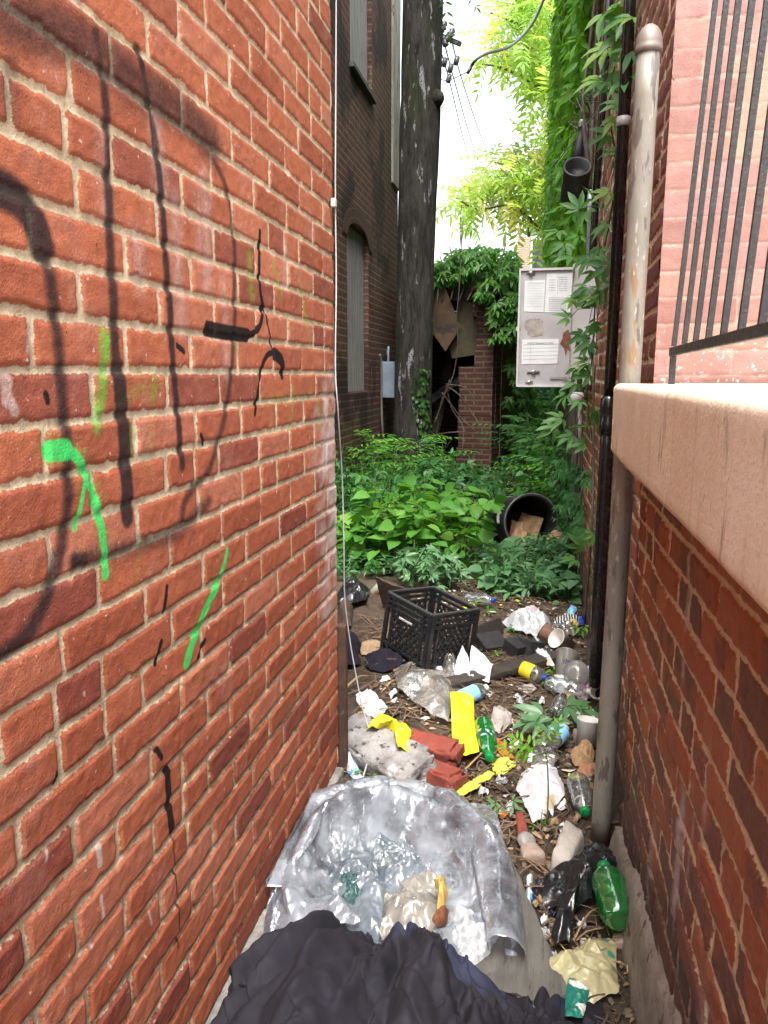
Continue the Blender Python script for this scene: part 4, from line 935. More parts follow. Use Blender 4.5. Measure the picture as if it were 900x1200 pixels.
for x, y in scatter([(-.7, 4.3), (-.5, 4.35), (-.45, 4.75), (-.75, 4.75)], 6, .1):
    weed('young_creeper', 'low young creeper at the front edge of the left plant clump', x, y, .22, 20, .075, 'palm', M_creep, 400 + i % 3, 'young creepers edging the left clump', .8 + .5 * rng.random(), rng.random() * 6.28); i += 1
for x, y in scatter([(-.30, 4.65), (.24, 4.5), (.26, 5.7), (.0, 5.6), (-.2, 5.2)], 26, .105):
    weed('ground_creeper', 'grey green low creeper in the patch before the black barrel', x, y, .15, 26, .085, ('palm', 'trif', 'broad')[i % 3], M_creep, 500 + i % 6, 'ground creepers before the barrel', .75 + .45 * rng.random(), rng.random() * 6.28); i += 1
for x, y in scatter([(.02, 6.35), (.24, 6.2), (.26, 10.4), (.0, 11), (-.05, 8.2)], 24, .26):
    weed('wallside_shrub', 'leafy green shrub growing along the right wall beyond the barrel', x, y, .65, 40, .1, ('palm', 'broad', 'fern')[i % 3], (M_weed, M_weed2)[i % 2], 600 + i % 6, 'shrubs along the right wall', .7 + .5 * rng.random(), rng.random() * 6.28); i += 1
for x, y in scatter([(-.42, 7.0), (-.26, 7.0), (-.24, 8.7), (-.36, 9.5), (-.5, 8)], 12, .2):
    weed('path_weed', 'low dark weed along the left edge of the bare path', x, y, .3, 26, .08, 'trif', M_weed2, 700 + i % 3, 'weeds on the path edge', .7 + .4 * rng.random(), rng.random() * 6.28); i += 1
for x, y in scatter([(-.7, 11.8), (.25, 11.8), (.28, 13.2), (-.8, 13.2)], 8, .3):
    weed('sunlit_bush', 'sunlit bright green bush at the far end of the path', x, y, 1.1, 60, .15, 'fern', M_weed, 800 + i % 2, 'sunlit bushes at the path end', .8 + .4 * rng.random(), rng.random() * 6.28); i += 1
# carpet of tiny seedlings between the weeds: nobody could count it
L = Leaves(); N = 5200
pp = np.stack([-2 + 2.3 * rng.random(N), 4.5 + 8 * rng.random(N) ** 1.3], 1)
okm = ~((pp[:, 0] > -.30 - .02 * (pp[:, 1] - 5)) & (pp[:, 0] < .0) & (pp[:, 1] > 5.6)) & ~((pp[:, 1] < 4.9) & (pp[:, 0] > -.45) & (pp[:, 0] < -.25)); pp = pp[okm]; N = len(pp)
z_ = ghm(pp[:, 0], pp[:, 1]) + .02 + .12 * rng.random(N); a = rng.random(N) * 6.28
L.palmate(np.stack([pp[:, 0], pp[:, 1], z_], 1), np.stack([np.cos(a), np.sin(a), -.1 + .2 * rng.random(N)], 1), np.stack([.4 * rng.normal(size=N), -.3 + .4 * rng.normal(size=N), np.ones(N)], 1), .035 + .04 * rng.random(N), 3)
tag(L.build('ground_cover', M_weed2), kind='stuff')

# ivy cloaking the upper right wall
L = Leaves(); N = 7500
yv = 4.75 + 10.5 * rng.random(N) ** 1.25; zv = 1.55 + 5.2 * rng.random(N)
den = fbm(yv * 1.1, zv * 1.3, 91, 3); edge_ = 4.95 + .55 * np.clip((zv - 2.1) / 1.5, 0, 1) * 0 + .5 * (fbm(zv * 2.2, zv * 0, 92, 3) - .5)
keep = (den > .37 - .12 * sstep(2.0, 3.5, zv)) & (yv > edge_) & (zv > 1.5 + .9 * (fbm(yv * .9, yv * 0, 93, 2)))
yv, zv = yv[keep], zv[keep]; N = len(yv)
th_ = (.06 + .26 * fbm(yv * 2, zv * 2, 94, 3)) * (.55 + .45 * sstep(5, 7, yv)); xv = .30 - th_ * rng.random(N) ** .5
nr = np.stack([-np.ones(N) * .7 + .4 * rng.normal(size=N), -.55 + .4 * rng.normal(size=N), .5 + .35 * rng.normal(size=N)], 1)
L.palmate(np.stack([xv, yv, zv], 1), np.stack([-.35 + .35 * rng.normal(size=N), .4 * rng.normal(size=N), -.9 - .3 * rng.random(N)], 1), nr, .10 + .06 * rng.random(N), 3, spread=60)
WI = thing('wall_ivy', 'thick bright green ivy cloaking the upper right wall', 'ivy', (.28, 6, 1.5))
M_ivyb = leafmat('wall_ivy_leaf', (.075, .24, .02), (.15, .36, .035), tl=.5)
L.build('foliage', M_ivyb, WI)
b = MB()
for k in range(16):
    y_ = 4.9 + .55 * k ** .9 + .2 * rng.random(); P = [(.285, y_, 0.2), (.28, y_ + .15 * rng.normal(), 1.8), (.27, y_ + .3 * rng.normal(), 3.4), (.28, y_ + .4 * rng.normal(), 5.5)]; b.tube(spline(P, 18), np.linspace(.014, .006, 18), 6)
P = [aty(689, 160, 4.6), aty(683, 120, 4.6), aty(690, 60, 4.6), aty(700, -20, 4.5)]; b.tube(spline(P, 16), .008, 6)
for k in range(12):
    q = aty(681 + 4 * rng.normal(), 120 + 14 * rng.normal(), 4.62); b.tube(spline([q, q + .05 * rng.normal(size=3), q + .1 * rng.normal(size=3)], 8), .003, 5)
b.build('stem', M_stem, WI, True)
# lower creeper on the same wall
L = Leaves(); N = 900; yv = 3.9 + 6.5 * rng.random(N) ** 1.5; zv = .15 + 1.35 * rng.random(N)
keep = fbm(yv * 1.5, zv * 2, 96, 3) > .53 - .12 * sstep(5, 7, yv); yv, zv = yv[keep], zv[keep]; N = len(yv)
L.palmate(np.stack([.285 - .12 * rng.random(N) * sstep(4.2, 6, yv), yv, zv], 1), np.stack([-.4 + .4 * rng.normal(size=N), .5 * rng.normal(size=N), -.5 * np.ones(N)], 1), np.stack([-.7 * np.ones(N), -.5 * np.ones(N), .6 + .3 * rng.normal(size=N)], 1), .06 + .04 * rng.random(N), 5)
lc_ = thing('low_wall_creeper', 'dark green creeper patches low on the right wall', 'creeper', (.28, 5, .1)); L.build('foliage', M_weed2, lc_)
b = MB()
for k in range(7): b.tube(spline([(.285, 4 + k * .7, 0), (.285, 4.1 + k * .7 + .2 * rng.normal(), .7), (.28, 4.2 + k * .7 + .3 * rng.normal(), 1.5)], 12), .006, 6)
b.build('stem', M_stem, lc_, True)
# the hanging creeper between the pipes and in front of the cabinet
VC = thing('virginia_creeper', 'hanging creeper with five part leaves trailing between black downpipe and cabinet', 'creeper', (.25, 3.7, 1.2))
M_vc = leafmat('vc_leaf', (.06, .17, .045), (.13, .28, .075), (.22, .36, .08), tl=.45)
L = Leaves(); b = MB()
main = [aty(px, py, y) for px, py, y in ((722, -20, 3.2), (722, 60, 3.2), (714, 130, 3.3), (722, 190, 3.35), (716, 250, 3.5), (706, 300, 3.8), (698, 350, 3.95), (694, 420, 4.0), (688, 470, 4.0), (700, 560, 4.1), (694, 640, 4.2))]
b.tube(spline(main, 60), .004, 6)
for (px, py, y, s_) in ((708, 14, 3.1, .10), (724, 10, 3.1, .09), (733, 22, 3.0, .085), (742, 20, 2.9, .06), (726, 40, 3.1, .09), (740, 58, 2.95, .075), (712, 55, 3.2, .09), (723, 80, 3.2, .08), (735, 90, 3.0, .085), (705, 92, 3.3, .09), (716, 105, 3.2, .08), (728, 122, 3.1, .07), (709, 95, 3.2, .075), (724, 135, 3.2, .085),
                      (714, 155, 3.3, .07), (723, 176, 3.2, .06), (716, 186, 3.3, .07), (688, 247, 3.7, .09), (702, 240, 3.6, .085), (679, 245, 3.7, .08), (715, 225, 3.4, .07), (712, 262, 3.5, .075), (722, 295, 3.4, .075), (704, 290, 3.7, .09), (690, 300, 3.8, .09), (712, 310, 3.6, .085), (699, 318, 3.8, .09), (690, 335, 3.9, .10), (705, 340, 3.8, .08), (684, 348, 3.9, .075),
                      (672, 350, 3.95, .06), (694, 362, 3.9, .085), (668, 373, 3.95, .07), (690, 380, 3.9, .07), (684, 391, 3.95, .075), (694, 398, 3.9, .085), (700, 385, 3.9, .065), (690, 405, 3.9, .07), (676, 430, 3.95, .085), (690, 424, 3.9, .075), (692, 438, 3.9, .07), (676, 448, 3.95, .075), (664, 462, 3.95, .08), (680, 470, 3.9, .06), (688, 500, 3.9, .085), (700, 480, 3.8, .07), (660, 490, 4.1, .09), (672, 510, 4.0, .08), (650, 500, 4.2, .09),
                      (686, 520, 3.9, .07), (690, 620, 3.8, .085), (684, 640, 4.0, .09), (690, 562, 3.9, .06), (675, 655, 4.2, .08), (697, 625, 3.7, .06), (700, 350, 3.8, .07), (720, 330, 3.5, .06), (645, 250, 5.0, .09), (655, 270, 4.9, .1), (662, 285, 4.8, .09), (670, 300, 4.6, .09)):
    p_ = aty(px, py, y); a_ = rng.normal(size=3); d_ = np.array([-.55, -.25, -.35]) + .55 * a_ * [1, .4, .7]
    L.palmate(p_, d_, (-.3 + .4 * rng.normal(), -.75, .75 + .3 * rng.normal()), s_ * 1.25, 5, spread=78)
    j_ = np.argmin(np.linalg.norm(np.array(main) - p_, axis=1)); m_ = main[j_]
    if np.linalg.norm(m_ - p_) < .5: b.tube(spline([m_, (m_ + p_) / 2 + [0, 0, .02], p_], 8), .0018, 5)
L.build('foliage', M_vc, VC); b.build('stem', M_green, VC, True)

# creeper on the shed roof
L = Leaves(); N = 1500
u_ = rng.random(N); px_ = 500 + 108 * u_
topz = 2.62 + .28 * np.sin(np.clip((px_ - 500) / 108, 0, 1) * 2.6) + .15 * (fbm(px_ / 14., px_ * 0, 31, 3) - .5)
yv = 9.62 + 1.9 * rng.random(N); xv = np.array([aty(a_, 340, 9.8)[0] for a_ in px_]); lowz = np.where(px_ < 563, 2.42, 2.2); zv = lowz + (topz - lowz) * rng.random(N) ** .6
hang = (rng.random(N) < .12) & (px_ > 560); zv = np.where(hang, 2.3 - .55 * rng.random(N) * (fbm(px_ / 9., px_ * 0, 33, 2) > .45), zv); yv = np.where(hang, 9.6 + .1 * rng.random(N), yv)
sidem = rng.random(N) < .16; s_ = rng.random(N) * 3; xv = np.where(sidem, -.50 + .105 * s_ + .10 + .12 * rng.random(N), xv); yv = np.where(sidem, 9.9 + s_, yv); zv = np.where(sidem, .4 + 2.3 * rng.random(N) ** .7, zv)
L.palmate(np.stack([xv, yv, zv], 1), np.stack([.6 * rng.normal(size=N), -.4 + .4 * rng.normal(size=N), -.6 * np.ones(N)], 1), np.stack([.3 * rng.normal(size=N), -.5 + .3 * rng.normal(size=N), .9 * np.ones(N)], 1), .10 + .06 * rng.random(N), 5)
SV = thing('shed_creeper', 'bushy green creeper heaped on the ruined shed roof and down its side', 'creeper', (-.8, 10, 2.3)); L.build('foliage', leafmat('shed_creeper_leaf', (.055, .17, .03), (.12, .30, .045), tl=.45), SV)
b = MB()
for k in range(9): b.tube(spline([aty(508 + 10 * k, 352, 9.7), aty(512 + 10 * k + 4 * rng.normal(), 325, 9.9), aty(505 + 11 * k, 300 + 8 * rng.normal(), 10.2)], 10), .01, 6)
b.tube(spline([aty(541, 300, 9.6), aty(539, 270, 9.6), aty(541, 240, 9.6)], 8), .006, 5); b.build('stem', M_stem, SV, True)

# bright airy tree beyond the right building
M_lime = leafmat('lime_leaf', (.27, .46, .09), (.44, .58, .15), (.58, .56, .18), tl=.6)
BT = thing('bright_leaved_tree', 'bright yellow green airy tree leaning over from behind the ivy wall', 'tree', (1.0, 17, 0))
L = Leaves(); b = MB()
b.tube(spline([(1.0, 17, -.1), (1.0, 17, 3), (.9, 17, 5.5), (.8, 16.8, 8.5), (.9, 17, 11)], 24), np.linspace(.2, .09, 24), 12); tb = b
br = MB()
def limb(pts, r0):
    P = spline([aty(*q) for q in pts], 16); br.tube(P, np.linspace(r0, r0 * .35, 16), 6); return P
limbs = [limb([(664, 330, 16.8), (650, 290, 16.3), (625, 262, 15.8), (600, 240, 15.3), (560, 245, 15), (535, 232, 14.8)], .05), limb([(668, 260, 16.8), (640, 225, 16), (610, 200, 15.5), (580, 190, 15.2)], .04), limb([(672, 180, 16.8), (650, 120, 16.2), (620, 95, 15.6), (590, 80, 15.2), (565, 75, 15)], .05),
         limb([(676, 110, 16.8), (650, 60, 16), (610, 30, 15.5), (575, 15, 15)], .05), limb([(680, 40, 16.8), (650, 10, 16), (620, -30, 15.5)], .05), limb([(668, 200, 16.8), (652, 165, 16), (640, 130, 15.6)], .03), limb([(612, 262, 15.8), (618, 220, 15.6), (600, 170, 15.2)], .02)]
polys = [[(566, 62), (575, 42), (594, 20), (600, -60), (660, -60), (660, 140), (645, 150), (638, 120), (612, 85), (585, 74)],
         [(535, 238), (545, 222), (560, 205), (580, 188), (600, 170), (620, 165), (645, 175), (650, 250), (620, 250), (600, 252), (575, 242), (550, 250)],
         [(640, 150), (648, 100), (660, 100), (660, 300), (640, 270), (645, 200)]]
n_cl = 0
for poly, cnt, dm in ((polys[0], 120, 5.6), (polys[1], 95, 5.8), (polys[2], 30, 6)):
    for (px, py) in scatter(poly, cnt, dm):
        c_ = aty(px, py, 14.6 + 2.2 * rng.random()); k = 3
        if fbm(np.array([px / 16.]), np.array([py / 16.]), 51, 2)[0] < .36: continue
        for _ in range(k):
            v = rng.normal(size=3); v[2] -= .4; L.pinnate(c_ + .10 * rng.normal(size=3), v, (.2, -.6, 1), .42 + .2 * rng.random(), 5, .42, np.clip(.5 + .3 * rng.normal(), 0, 1))
        br.tube(spline([c_, c_ + [.12, .2, -.06], c_ + [.4, .5, .05]], 6), .006, 4)
for k in range(70):
    c_ = np.array([1.2, 17.5, 9.]) + rng.normal(size=3) * [1.8, 1.5, 1.6]
    for _ in range(3): v = rng.normal(size=3); L.pinnate(c_, v, (0, 0, 1), .5, 5, .3)
tb.build('trunk', M_bark, BT, True); br.build('limb', mat('pale_bark', (.16, .14, .11), (.1, .09, .07), 9, .8), BT, True); L.build('crown', M_lime, BT)
# the mass of greenery that closes the view far behind
L = Leaves(); N = 5000; xx = -9 + 14 * rng.random(N); yy = 19 + 9 * rng.random(N); hh = 1.2 + 2.2 * fbm(xx * .5, yy * .5, 41, 3); zz = hh * rng.random(N) ** .5 * (1 - .12 * (yy < 20)) 
L.add(np.stack([xx, yy, zz], 1), rng.normal(size=(N, 3)) + [0, 0, -.4], np.stack([.5 * rng.normal(size=N), -.7 + .4 * rng.normal(size=N), .8 * np.ones(N)], 1), .25 + .15 * rng.random(N))
tag(L.build('far_greenery', M_weed2), kind='stuff')

# ================================================================== THE RUBBISH
def facets(x, y, seed, n=26, k=1., wmin=.2, wmax=.8):
    r_ = np.random.default_rng(seed); cx_, cy_ = x.mean(), y.mean(); S = max(np.ptp(x), np.ptp(y)) / 2 + 1e-6
    u, v = (x - cx_) / S, (y - cy_) / S; z = np.zeros_like(u)
    for i in range(n):
        a = r_.random() * 6.28; o = (r_.random() * 2 - 1) * .9; d = u * math.cos(a) + v * math.sin(a) - o
        w_ = wmin + (wmax - wmin) * r_.random(); z = z + r_.normal() * np.clip(np.abs(d), 0, w_) * k
    z = z - z.mean(); return z / (np.abs(z).max() + 1e-9)
MOUNDS = []
def H(x, y):
    z = ghm(x, y)
    for f in MOUNDS: z = np.maximum(z, f(x, y))
    return z
def ring_of(poly_px, z, n, ragged, seed):
    P = np.array([at(px, py, z)[:2] for px, py in poly_px]); Q = np.concatenate([P, P[:1]]); d = np.concatenate([[0], np.cumsum(np.hypot(*np.diff(Q, axis=0).T))])
    t_ = np.linspace(0, d[-1], n, endpoint=False); R_ = np.stack([np.interp(t_, d, Q[:, 0]), np.interp(t_, d, Q[:, 1])], 1)
    for _ in range(1): R_ = (np.roll(R_, 1, 0) + 2 * R_ + np.roll(R_, -1, 0)) / 4
    return R_
def scrap(name, label, cat, poly, m, z=.02, amp=.02, bulge=0., seed=1, n=140, rings=44, lift=.006, ragged=.004, thick=.0008, group=None, folds=26, edge=None, parent=None, sub=0, origin=None, over=True):
    """a crumpled sheet, bag or rag lying on what is below it, its outline given on the ground"""
    R_ = ring_of(poly, z, n, ragged, seed); c_ = R_.mean(0); r_ = np.random.default_rng(seed)
    tt = np.linspace(0, 1, rings) ** .8
    ang = np.arange(n); rag = 1 + ragged / .1 * (fbm(ang / 3., ang * 0 + seed * 3.7, seed, 3) - .5)
    P = c_ + (R_ - c_)[None] * (tt[:, None] * (1 + (rag - 1)[None] * tt[:, None]))[..., None]
    x, y = P[..., 0].copy(), P[..., 1].copy(); S = np.sqrt(np.ptp(R_[:, 0]) * np.ptp(R_[:, 1]))
    x += S * .06 * (fbm(x / S * 5 + seed, y / S * 5, seed + 1, 3) - .5) * (1 - tt[:, None] ** 3); y += S * .06 * (fbm(x / S * 5 + 9, y / S * 5 + seed, seed + 2, 3) - .5) * (1 - tt[:, None] ** 3)
    f1 = facets(x, y, seed, folds); f2 = facets(x, y, seed + 50, folds * 3, wmin=.08, wmax=.3); f3 = facets(x, y, seed + 90, folds * 6, wmin=.03, wmax=.12)
    cr = np.abs(fbm(x / S * 3 + seed, y / S * 3, seed + 7, 3) - .5) * 2
    h = amp * (f1 * .55 + f2 * .5 + f3 * .34 + .45 * (.4 - cr)); h = h - h.min() * .55; h = np.maximum(h, .002 * r_.random(h.shape))
    h = h + bulge * (1 - tt[:, None] ** 2.2) + 0 * x
    zz = (H(x, y) if over else np.full(x.shape, z - .02)) + lift + h * (1 - .35 * tt[:, None] ** 4)
    i = np.arange(rings - 1)[:, None] * n + np.arange(n)[None]; j = np.arange(rings - 1)[:, None] * n + (np.arange(n)[None] + 1) % n
    F = np.stack([i, i + n, j + n, j], -1).reshape(-1, 4)
    o = mk(name, np.stack([x, y, zz], -1), F, m, parent, True, origin=origin)
    if thick: solidify(o, thick)
    if parent is None: tag(o, label, cat, group)
    return o
# ---- cloth that really falls: particles on a grid with stretch, shear and bend constraints
def cloth(W, Lg, nx, ny, centre, rot, hfun, squash=(.85, .85), amp=.04, steps=90, iters=7, seed=1, z0=.25, bend=.12, fric=.6, thick=.008, wall=None, crumple=0, pin=False):
    r_ = np.random.default_rng(seed); ux, uy = np.meshgrid(np.linspace(-.5, .5, nx), np.linspace(-.5, .5, ny))
    x = ux * W * squash[0]; y = uy * Lg * squash[1]; c_, s_ = math.cos(rot), math.sin(rot)
    P = np.stack([centre[0] + c_ * x - s_ * y, centre[1] + s_ * x + c_ * y, np.zeros_like(x)], -1)
    P[..., 2] = hfun(P[..., 0], P[..., 1]) + z0 * .3 + amp * (fbm(ux * 7 + seed, uy * 7, seed, 3) * 2 - .6)
    P[..., :2] += .012 * (np.stack([fbm(ux * 9, uy * 9, seed + 3, 3), fbm(ux * 9 + 7, uy * 9, seed + 4, 3)], -1) - .5)
    B0 = P.copy(); rx, ry = W / (nx - 1), Lg / (ny - 1); rd = math.hypot(rx, ry); Q = P.copy()
    def con(A, B, rest, k):
        d = B - A; L_ = np.sqrt((d * d).sum(-1, keepdims=True)) + 1e-9; cc = d * ((L_ - rest) / L_ * (.5 * k)); A += cc; B -= cc
    for st in range(steps):
        vel = (P - Q) * .965; vel[..., 2] -= .0009; Q = P.copy(); P = P + np.clip(vel, -.03, .03)
        for _ in range(iters):
            for o in (0, 1):
                con(P[:, o:-1:2][:, :((nx - o) // 2)], P[:, o + 1::2], rx, 1.); con(P[o:-1:2][:((ny - o) // 2)], P[o + 1::2], ry, 1.)
                con(P[o:-1:2, :-1], P[o + 1::2, 1:], rd, .5); con(P[o:-1:2, 1:], P[o + 1::2, :-1], rd, .5)
            for o in range(4):
                A = P[:, o:-2:4]; B = P[:, o + 2::4]; k_ = min(A.shape[1], B.shape[1]); con(A[:, :k_], B[:, :k_], 2 * rx, bend)
                A = P[o:-2:4]; B = P[o + 2::4]; k_ = min(A.shape[0], B.shape[0]); con(A[:k_], B[:k_], 2 * ry, bend)
        hh = hfun(P[..., 0], P[..., 1]) + thick; hit = P[..., 2] < hh
        P[..., 2] = np.maximum(P[..., 2], hh)
        P[hit, :2] = P[hit, :2] * (1 - fric) + Q[hit, :2] * fric
        if pin:
            for sl_ in (np.s_[0], np.s_[-1], np.s_[:, 0], np.s_[:, -1]): P[sl_][..., :2] = P[sl_][..., :2] * .1 + B0[sl_][..., :2] * .9
        if wall is not None: P[..., 0] = np.maximum(P[..., 0], wall)
    if crumple: P[..., 2] += crumple * (facets(ux * 1., uy * 1., seed + 5, 60, wmin=.05, wmax=.3) + .6 * facets(ux * 1., uy * 1., seed + 6, 200, wmin=.02, wmax=.1))
    return P
def sheet(name, P, m, parent=None, label=None, cat=None, thick=.002, sub=1):
    o = mk(name, P, gridfaces(P.shape[0], P.shape[1]), m, parent, True)
    if thick: solidify(o, thick)
    if sub: subsurf(o, sub)
    if label: tag(o, label, cat)
    return o
def rough_box(name, c_, size, M_, m, amp=.006, res=.012, seed=1, parent=None, chip=.0, rnd=.01, fr=18):
    n_ = [max(2, int(s_ / res)) for s_ in size]; V = []; F = []; base = 0
    for ax in range(3):
        for sg in (-1, 1):
            a, b_ = [k for k in range(3) if k != ax]; u, v = np.meshgrid(np.linspace(-.5, .5, n_[a] + 1), np.linspace(-.5, .5, n_[b_] + 1)); P = np.zeros(u.shape + (3,)); P[..., a] = u; P[..., b_] = v; P[..., ax] = .5 * sg
            f = gridfaces(*u.shape); f = f if (sg > 0) == (ax != 1) else f[:, ::-1]; F.append(f + base); V.append(P.reshape(-1, 3)); base += u.size
    V = np.concatenate(V) * np.array(size); h = np.array(size) / 2
    core = np.clip(V, -(h - rnd), h - rnd); d = V - core; L_ = np.linalg.norm(d, axis=1)[:, None] + 1e-9; V = core + d / L_ * np.minimum(L_, rnd)
    nz = (fbm(V[:, 0] * fr + V[:, 2] * fr * .7 + seed, V[:, 1] * fr - V[:, 2] * fr * .6, seed, 4) - .5); dirn = V / (np.linalg.norm(V / h, axis=1)[:, None] * h + 1e-9)
    edge_ = (np.abs(V) / h > .82).sum(1) >= 2; V = V * (1 + amp * 2 * nz[:, None] / h.min()) - np.where(edge_, chip * np.clip(nz + .1, 0, 1), 0)[:, None] * np.sign(V)
    V = V @ np.array(M_).T + np.array(c_)
    o = mk(name, V, np.concatenate(F), m, parent, True); return o

# ---- plank, concrete, bricks and stones
M_ply = mat('grey_ply', (.135, .125, .11), (.085, .078, .07), 4, .9, .6, 60, .004, spots=[((.05, .045, .04), 9, .62)], stretch=(9, 1.2, 9))
def board(name, label, corners, z, th, m, cat='board', seed=1, tilt=None):
    P = [at(px, py, z if not tilt else tilt[i]) for i, (px, py) in enumerate(corners)]
    c_ = np.mean(P, axis=0); a, b_, c3, d_ = P; ux = ((b_ - a) + (c3 - d_)) / 2; uy = ((d_ - a) + (c3 - b_)) / 2
    L1, L2 = np.linalg.norm(ux), np.linalg.norm(uy); X_ = ux / L1; Y_ = uy - X_ * uy.dot(X_); Y_ /= np.linalg.norm(Y_); Z_ = np.cross(X_, Y_)
    if Z_[2] < 0: Y_ = -Y_; Z_ = -Z_
    o = rough_box(name, c_, (L1, L2, th), np.stack([X_, Y_, Z_], 1), m, .0012, .02, seed, rnd=.003, chip=.02); tag(o, label, cat); return o
board('plywood_board', 'weathered grey plywood board lying under the clear plastic bag', [(520, 948), (607, 952), (619, 1150), (480, 1180)], .045, .018, M_ply, seed=5)
M_dkw = mat('dark_wet_wood', (.052, .040, .032), (.030, .024, .02), 5, .75, .5, 60, .004, stretch=(1.5, 9, 9), spots=[((.12, .10, .08), 14, .66)])
M_brw = mat('brown_plank', (.085, .055, .038), (.05, .033, .024), 4, .8, .5, stretch=(1.5, 9, 9))
board('dark_plank', 'long dark wet plank lying between white paper and yellow cap bottle', [(586, 748), (600, 757), (572, 836), (553, 830)], .05, .035, M_dkw, 'plank', 6)
board('brown_plank', 'brown wood panel leaning up behind the black milk crate', [(449, 680), (486, 697), (481, 728), (442, 712)], .1, .016, M_brw, 'plank', 7, tilt=[.24, .20, .03, .03])
board('dark_board', 'dark flat board end sticking out right of the black milk crate', [(553, 733), (587, 724), (590, 741), (558, 757)], .1, .02, M_dkw, 'board', 8, tilt=[.11, .15, .05, .03])
board('grey_plank', 'grey weathered plank in the weeds left of the black barrel', [(560, 570), (572, 571), (600, 590), (590, 594)], .1, .03, mat('pale_grey_wood', (.24, .23, .2), (.17, .16, .14), 5, .9), 'plank', 9)
M_ash = mat('crusted_concrete', (.36, .34, .33), (.19, .175, .165), 11, .95, 1., 60, .012, spots=[((.075, .068, .06), 26, .60), ((.48, .47, .47), 8, .60)])
a_, b_ = at(408, 868, .05), at(484, 915, .05); u_ = b_ - a_; an = math.atan2(u_[1], u_[0])
Mz = rotz(an) @ np.array([[1, 0, 0], [0, math.cos(.35), -math.sin(.35)], [0, math.sin(.35), math.cos(.35)]])
o = rough_box('concrete_lump', (a_ + b_) / 2 + [.0, .02, .012], (.40, .16, .11), Mz, M_ash, .012, .008, 4, chip=.04, rnd=.02, fr=14); tag(o, 'crusty grey concrete block lying across the alley behind the clear bag', 'concrete block')
M_rb = mat('loose_brick', (.26, .055, .034), (.17, .04, .028), 8, .85, .6, 80, .004, spots=[((.42, .38, .33), 13, .66), ((.07, .03, .025), 17, .66)])
for (pa, pb, z_, rl, lb, sd) in (((483, 862), (530, 873), .10, .15, 'loose red brick, the farther of two lying by the yellow bag', 3), ((486, 888), (533, 906), .075, -.12, 'loose red brick with a pale mortar streak, nearer of the pair', 4)):
    a_, b_ = at(*pa, z_), at(*pb, z_); u_ = b_ - a_; an = math.atan2(u_[1], u_[0])
    Mz = rotz(an) @ np.array([[1, 0, 0], [0, math.cos(rl), -math.sin(rl)], [0, math.sin(rl), math.cos(rl)]])
    o = rough_box('loose_brick', (a_ + b_) / 2 - [0, 0, .03], (.205, .098, .062), Mz, M_rb, .0025, .006, sd, chip=.05, rnd=.006, fr=30); tag(o, lb, 'brick', 'loose bricks')
M_st = mat('white_stone', (.46, .42, .38), (.35, .31, .275), 7, .9, .7, 70, .006, spots=[((.2, .16, .13), 14, .64)])
M_st2 = mat('pink_stone', (.40, .30, .25), (.28, .19, .155), 8, .9, .7)
def rock(name, label, poly, h, m, seed, z=.02, group=None):
    R_ = ring_of(poly, z, 64, 0, seed); c_ = R_.mean(0); V = []; pr = [(1.0, -.3), (1.02, .25), (.97, .7), (.86, .93), (.6, 1.0), (.3, 1.03), (.02, 1.0)]
    for k, (s_, hh) in enumerate(pr):
        x, y = (c_ + (R_ - c_) * s_).T; f_ = facets(R_[:, 0] * s_, R_[:, 1] * s_, seed, 10) if k else 0
        V.append(np.stack([x, y, gh(*c_) + h * hh + h * .22 * (fbm(x * 25 + seed, y * 25, seed, 4) - .5) * 2 * (k > 0) + .5 * h * (fbm(x * 7 + seed, y * 7, seed + 3, 2) - .5)], 1))
    n = 64; F = [(i * n + j, i * n + (j + 1) % n, (i + 1) * n + (j + 1) % n, (i + 1) * n + j) for i in range(len(pr) - 1) for j in range(n)] + [tuple((len(pr) - 1) * n + j for j in range(n))]
    o = mk(name, np.concatenate(V), F, m, None, True); tag(o, label, 'stone', group); return o
rock('pale_stone', 'pointed white stone slab leaning by the black plastic bag', [(662, 972), (672, 974), (685, 990), (675, 1008), (668, 1026), (648, 1022), (645, 1018), (653, 995)], .06, M_st, 2)
rock('pink_stone', 'broken pinkish stone beside the edge of the plywood board', [(612, 986), (624, 985), (634, 1000), (640, 1008), (612, 1014), (609, 1000)], .035, M_st2, 3)
rock('cream_pebble', 'flat cream rubble piece above the crumpled brown paper', [(671, 855), (686, 852), (696, 862), (690, 873), (676, 872)], .04, M_st2, 4)
rock('brick_shard', 'small reddish brick shard at the right edge of the plywood board', [(604, 955), (612, 952), (619, 975), (617, 985), (606, 980)], .03, M_rb, 5)
rock('round_pebble', 'small whitish pebble right above the yellowed plastic wrapper', [(680, 1096), (687, 1096), (690, 1100), (685, 1103), (680, 1101)], .012, M_st, 6)
rock('bone_pebble', 'brown knobbly lump just below the green bottle end', [(718, 1093), (735, 1092), (739, 1100), (730, 1105), (718, 1103)], .022, M_st2, 7)
rock('far_rubble', 'pale rubble piece far along the overgrown path', [(627, 497), (637, 494), (638, 503), (629, 505)], .12, M_st, 8, z=.1)

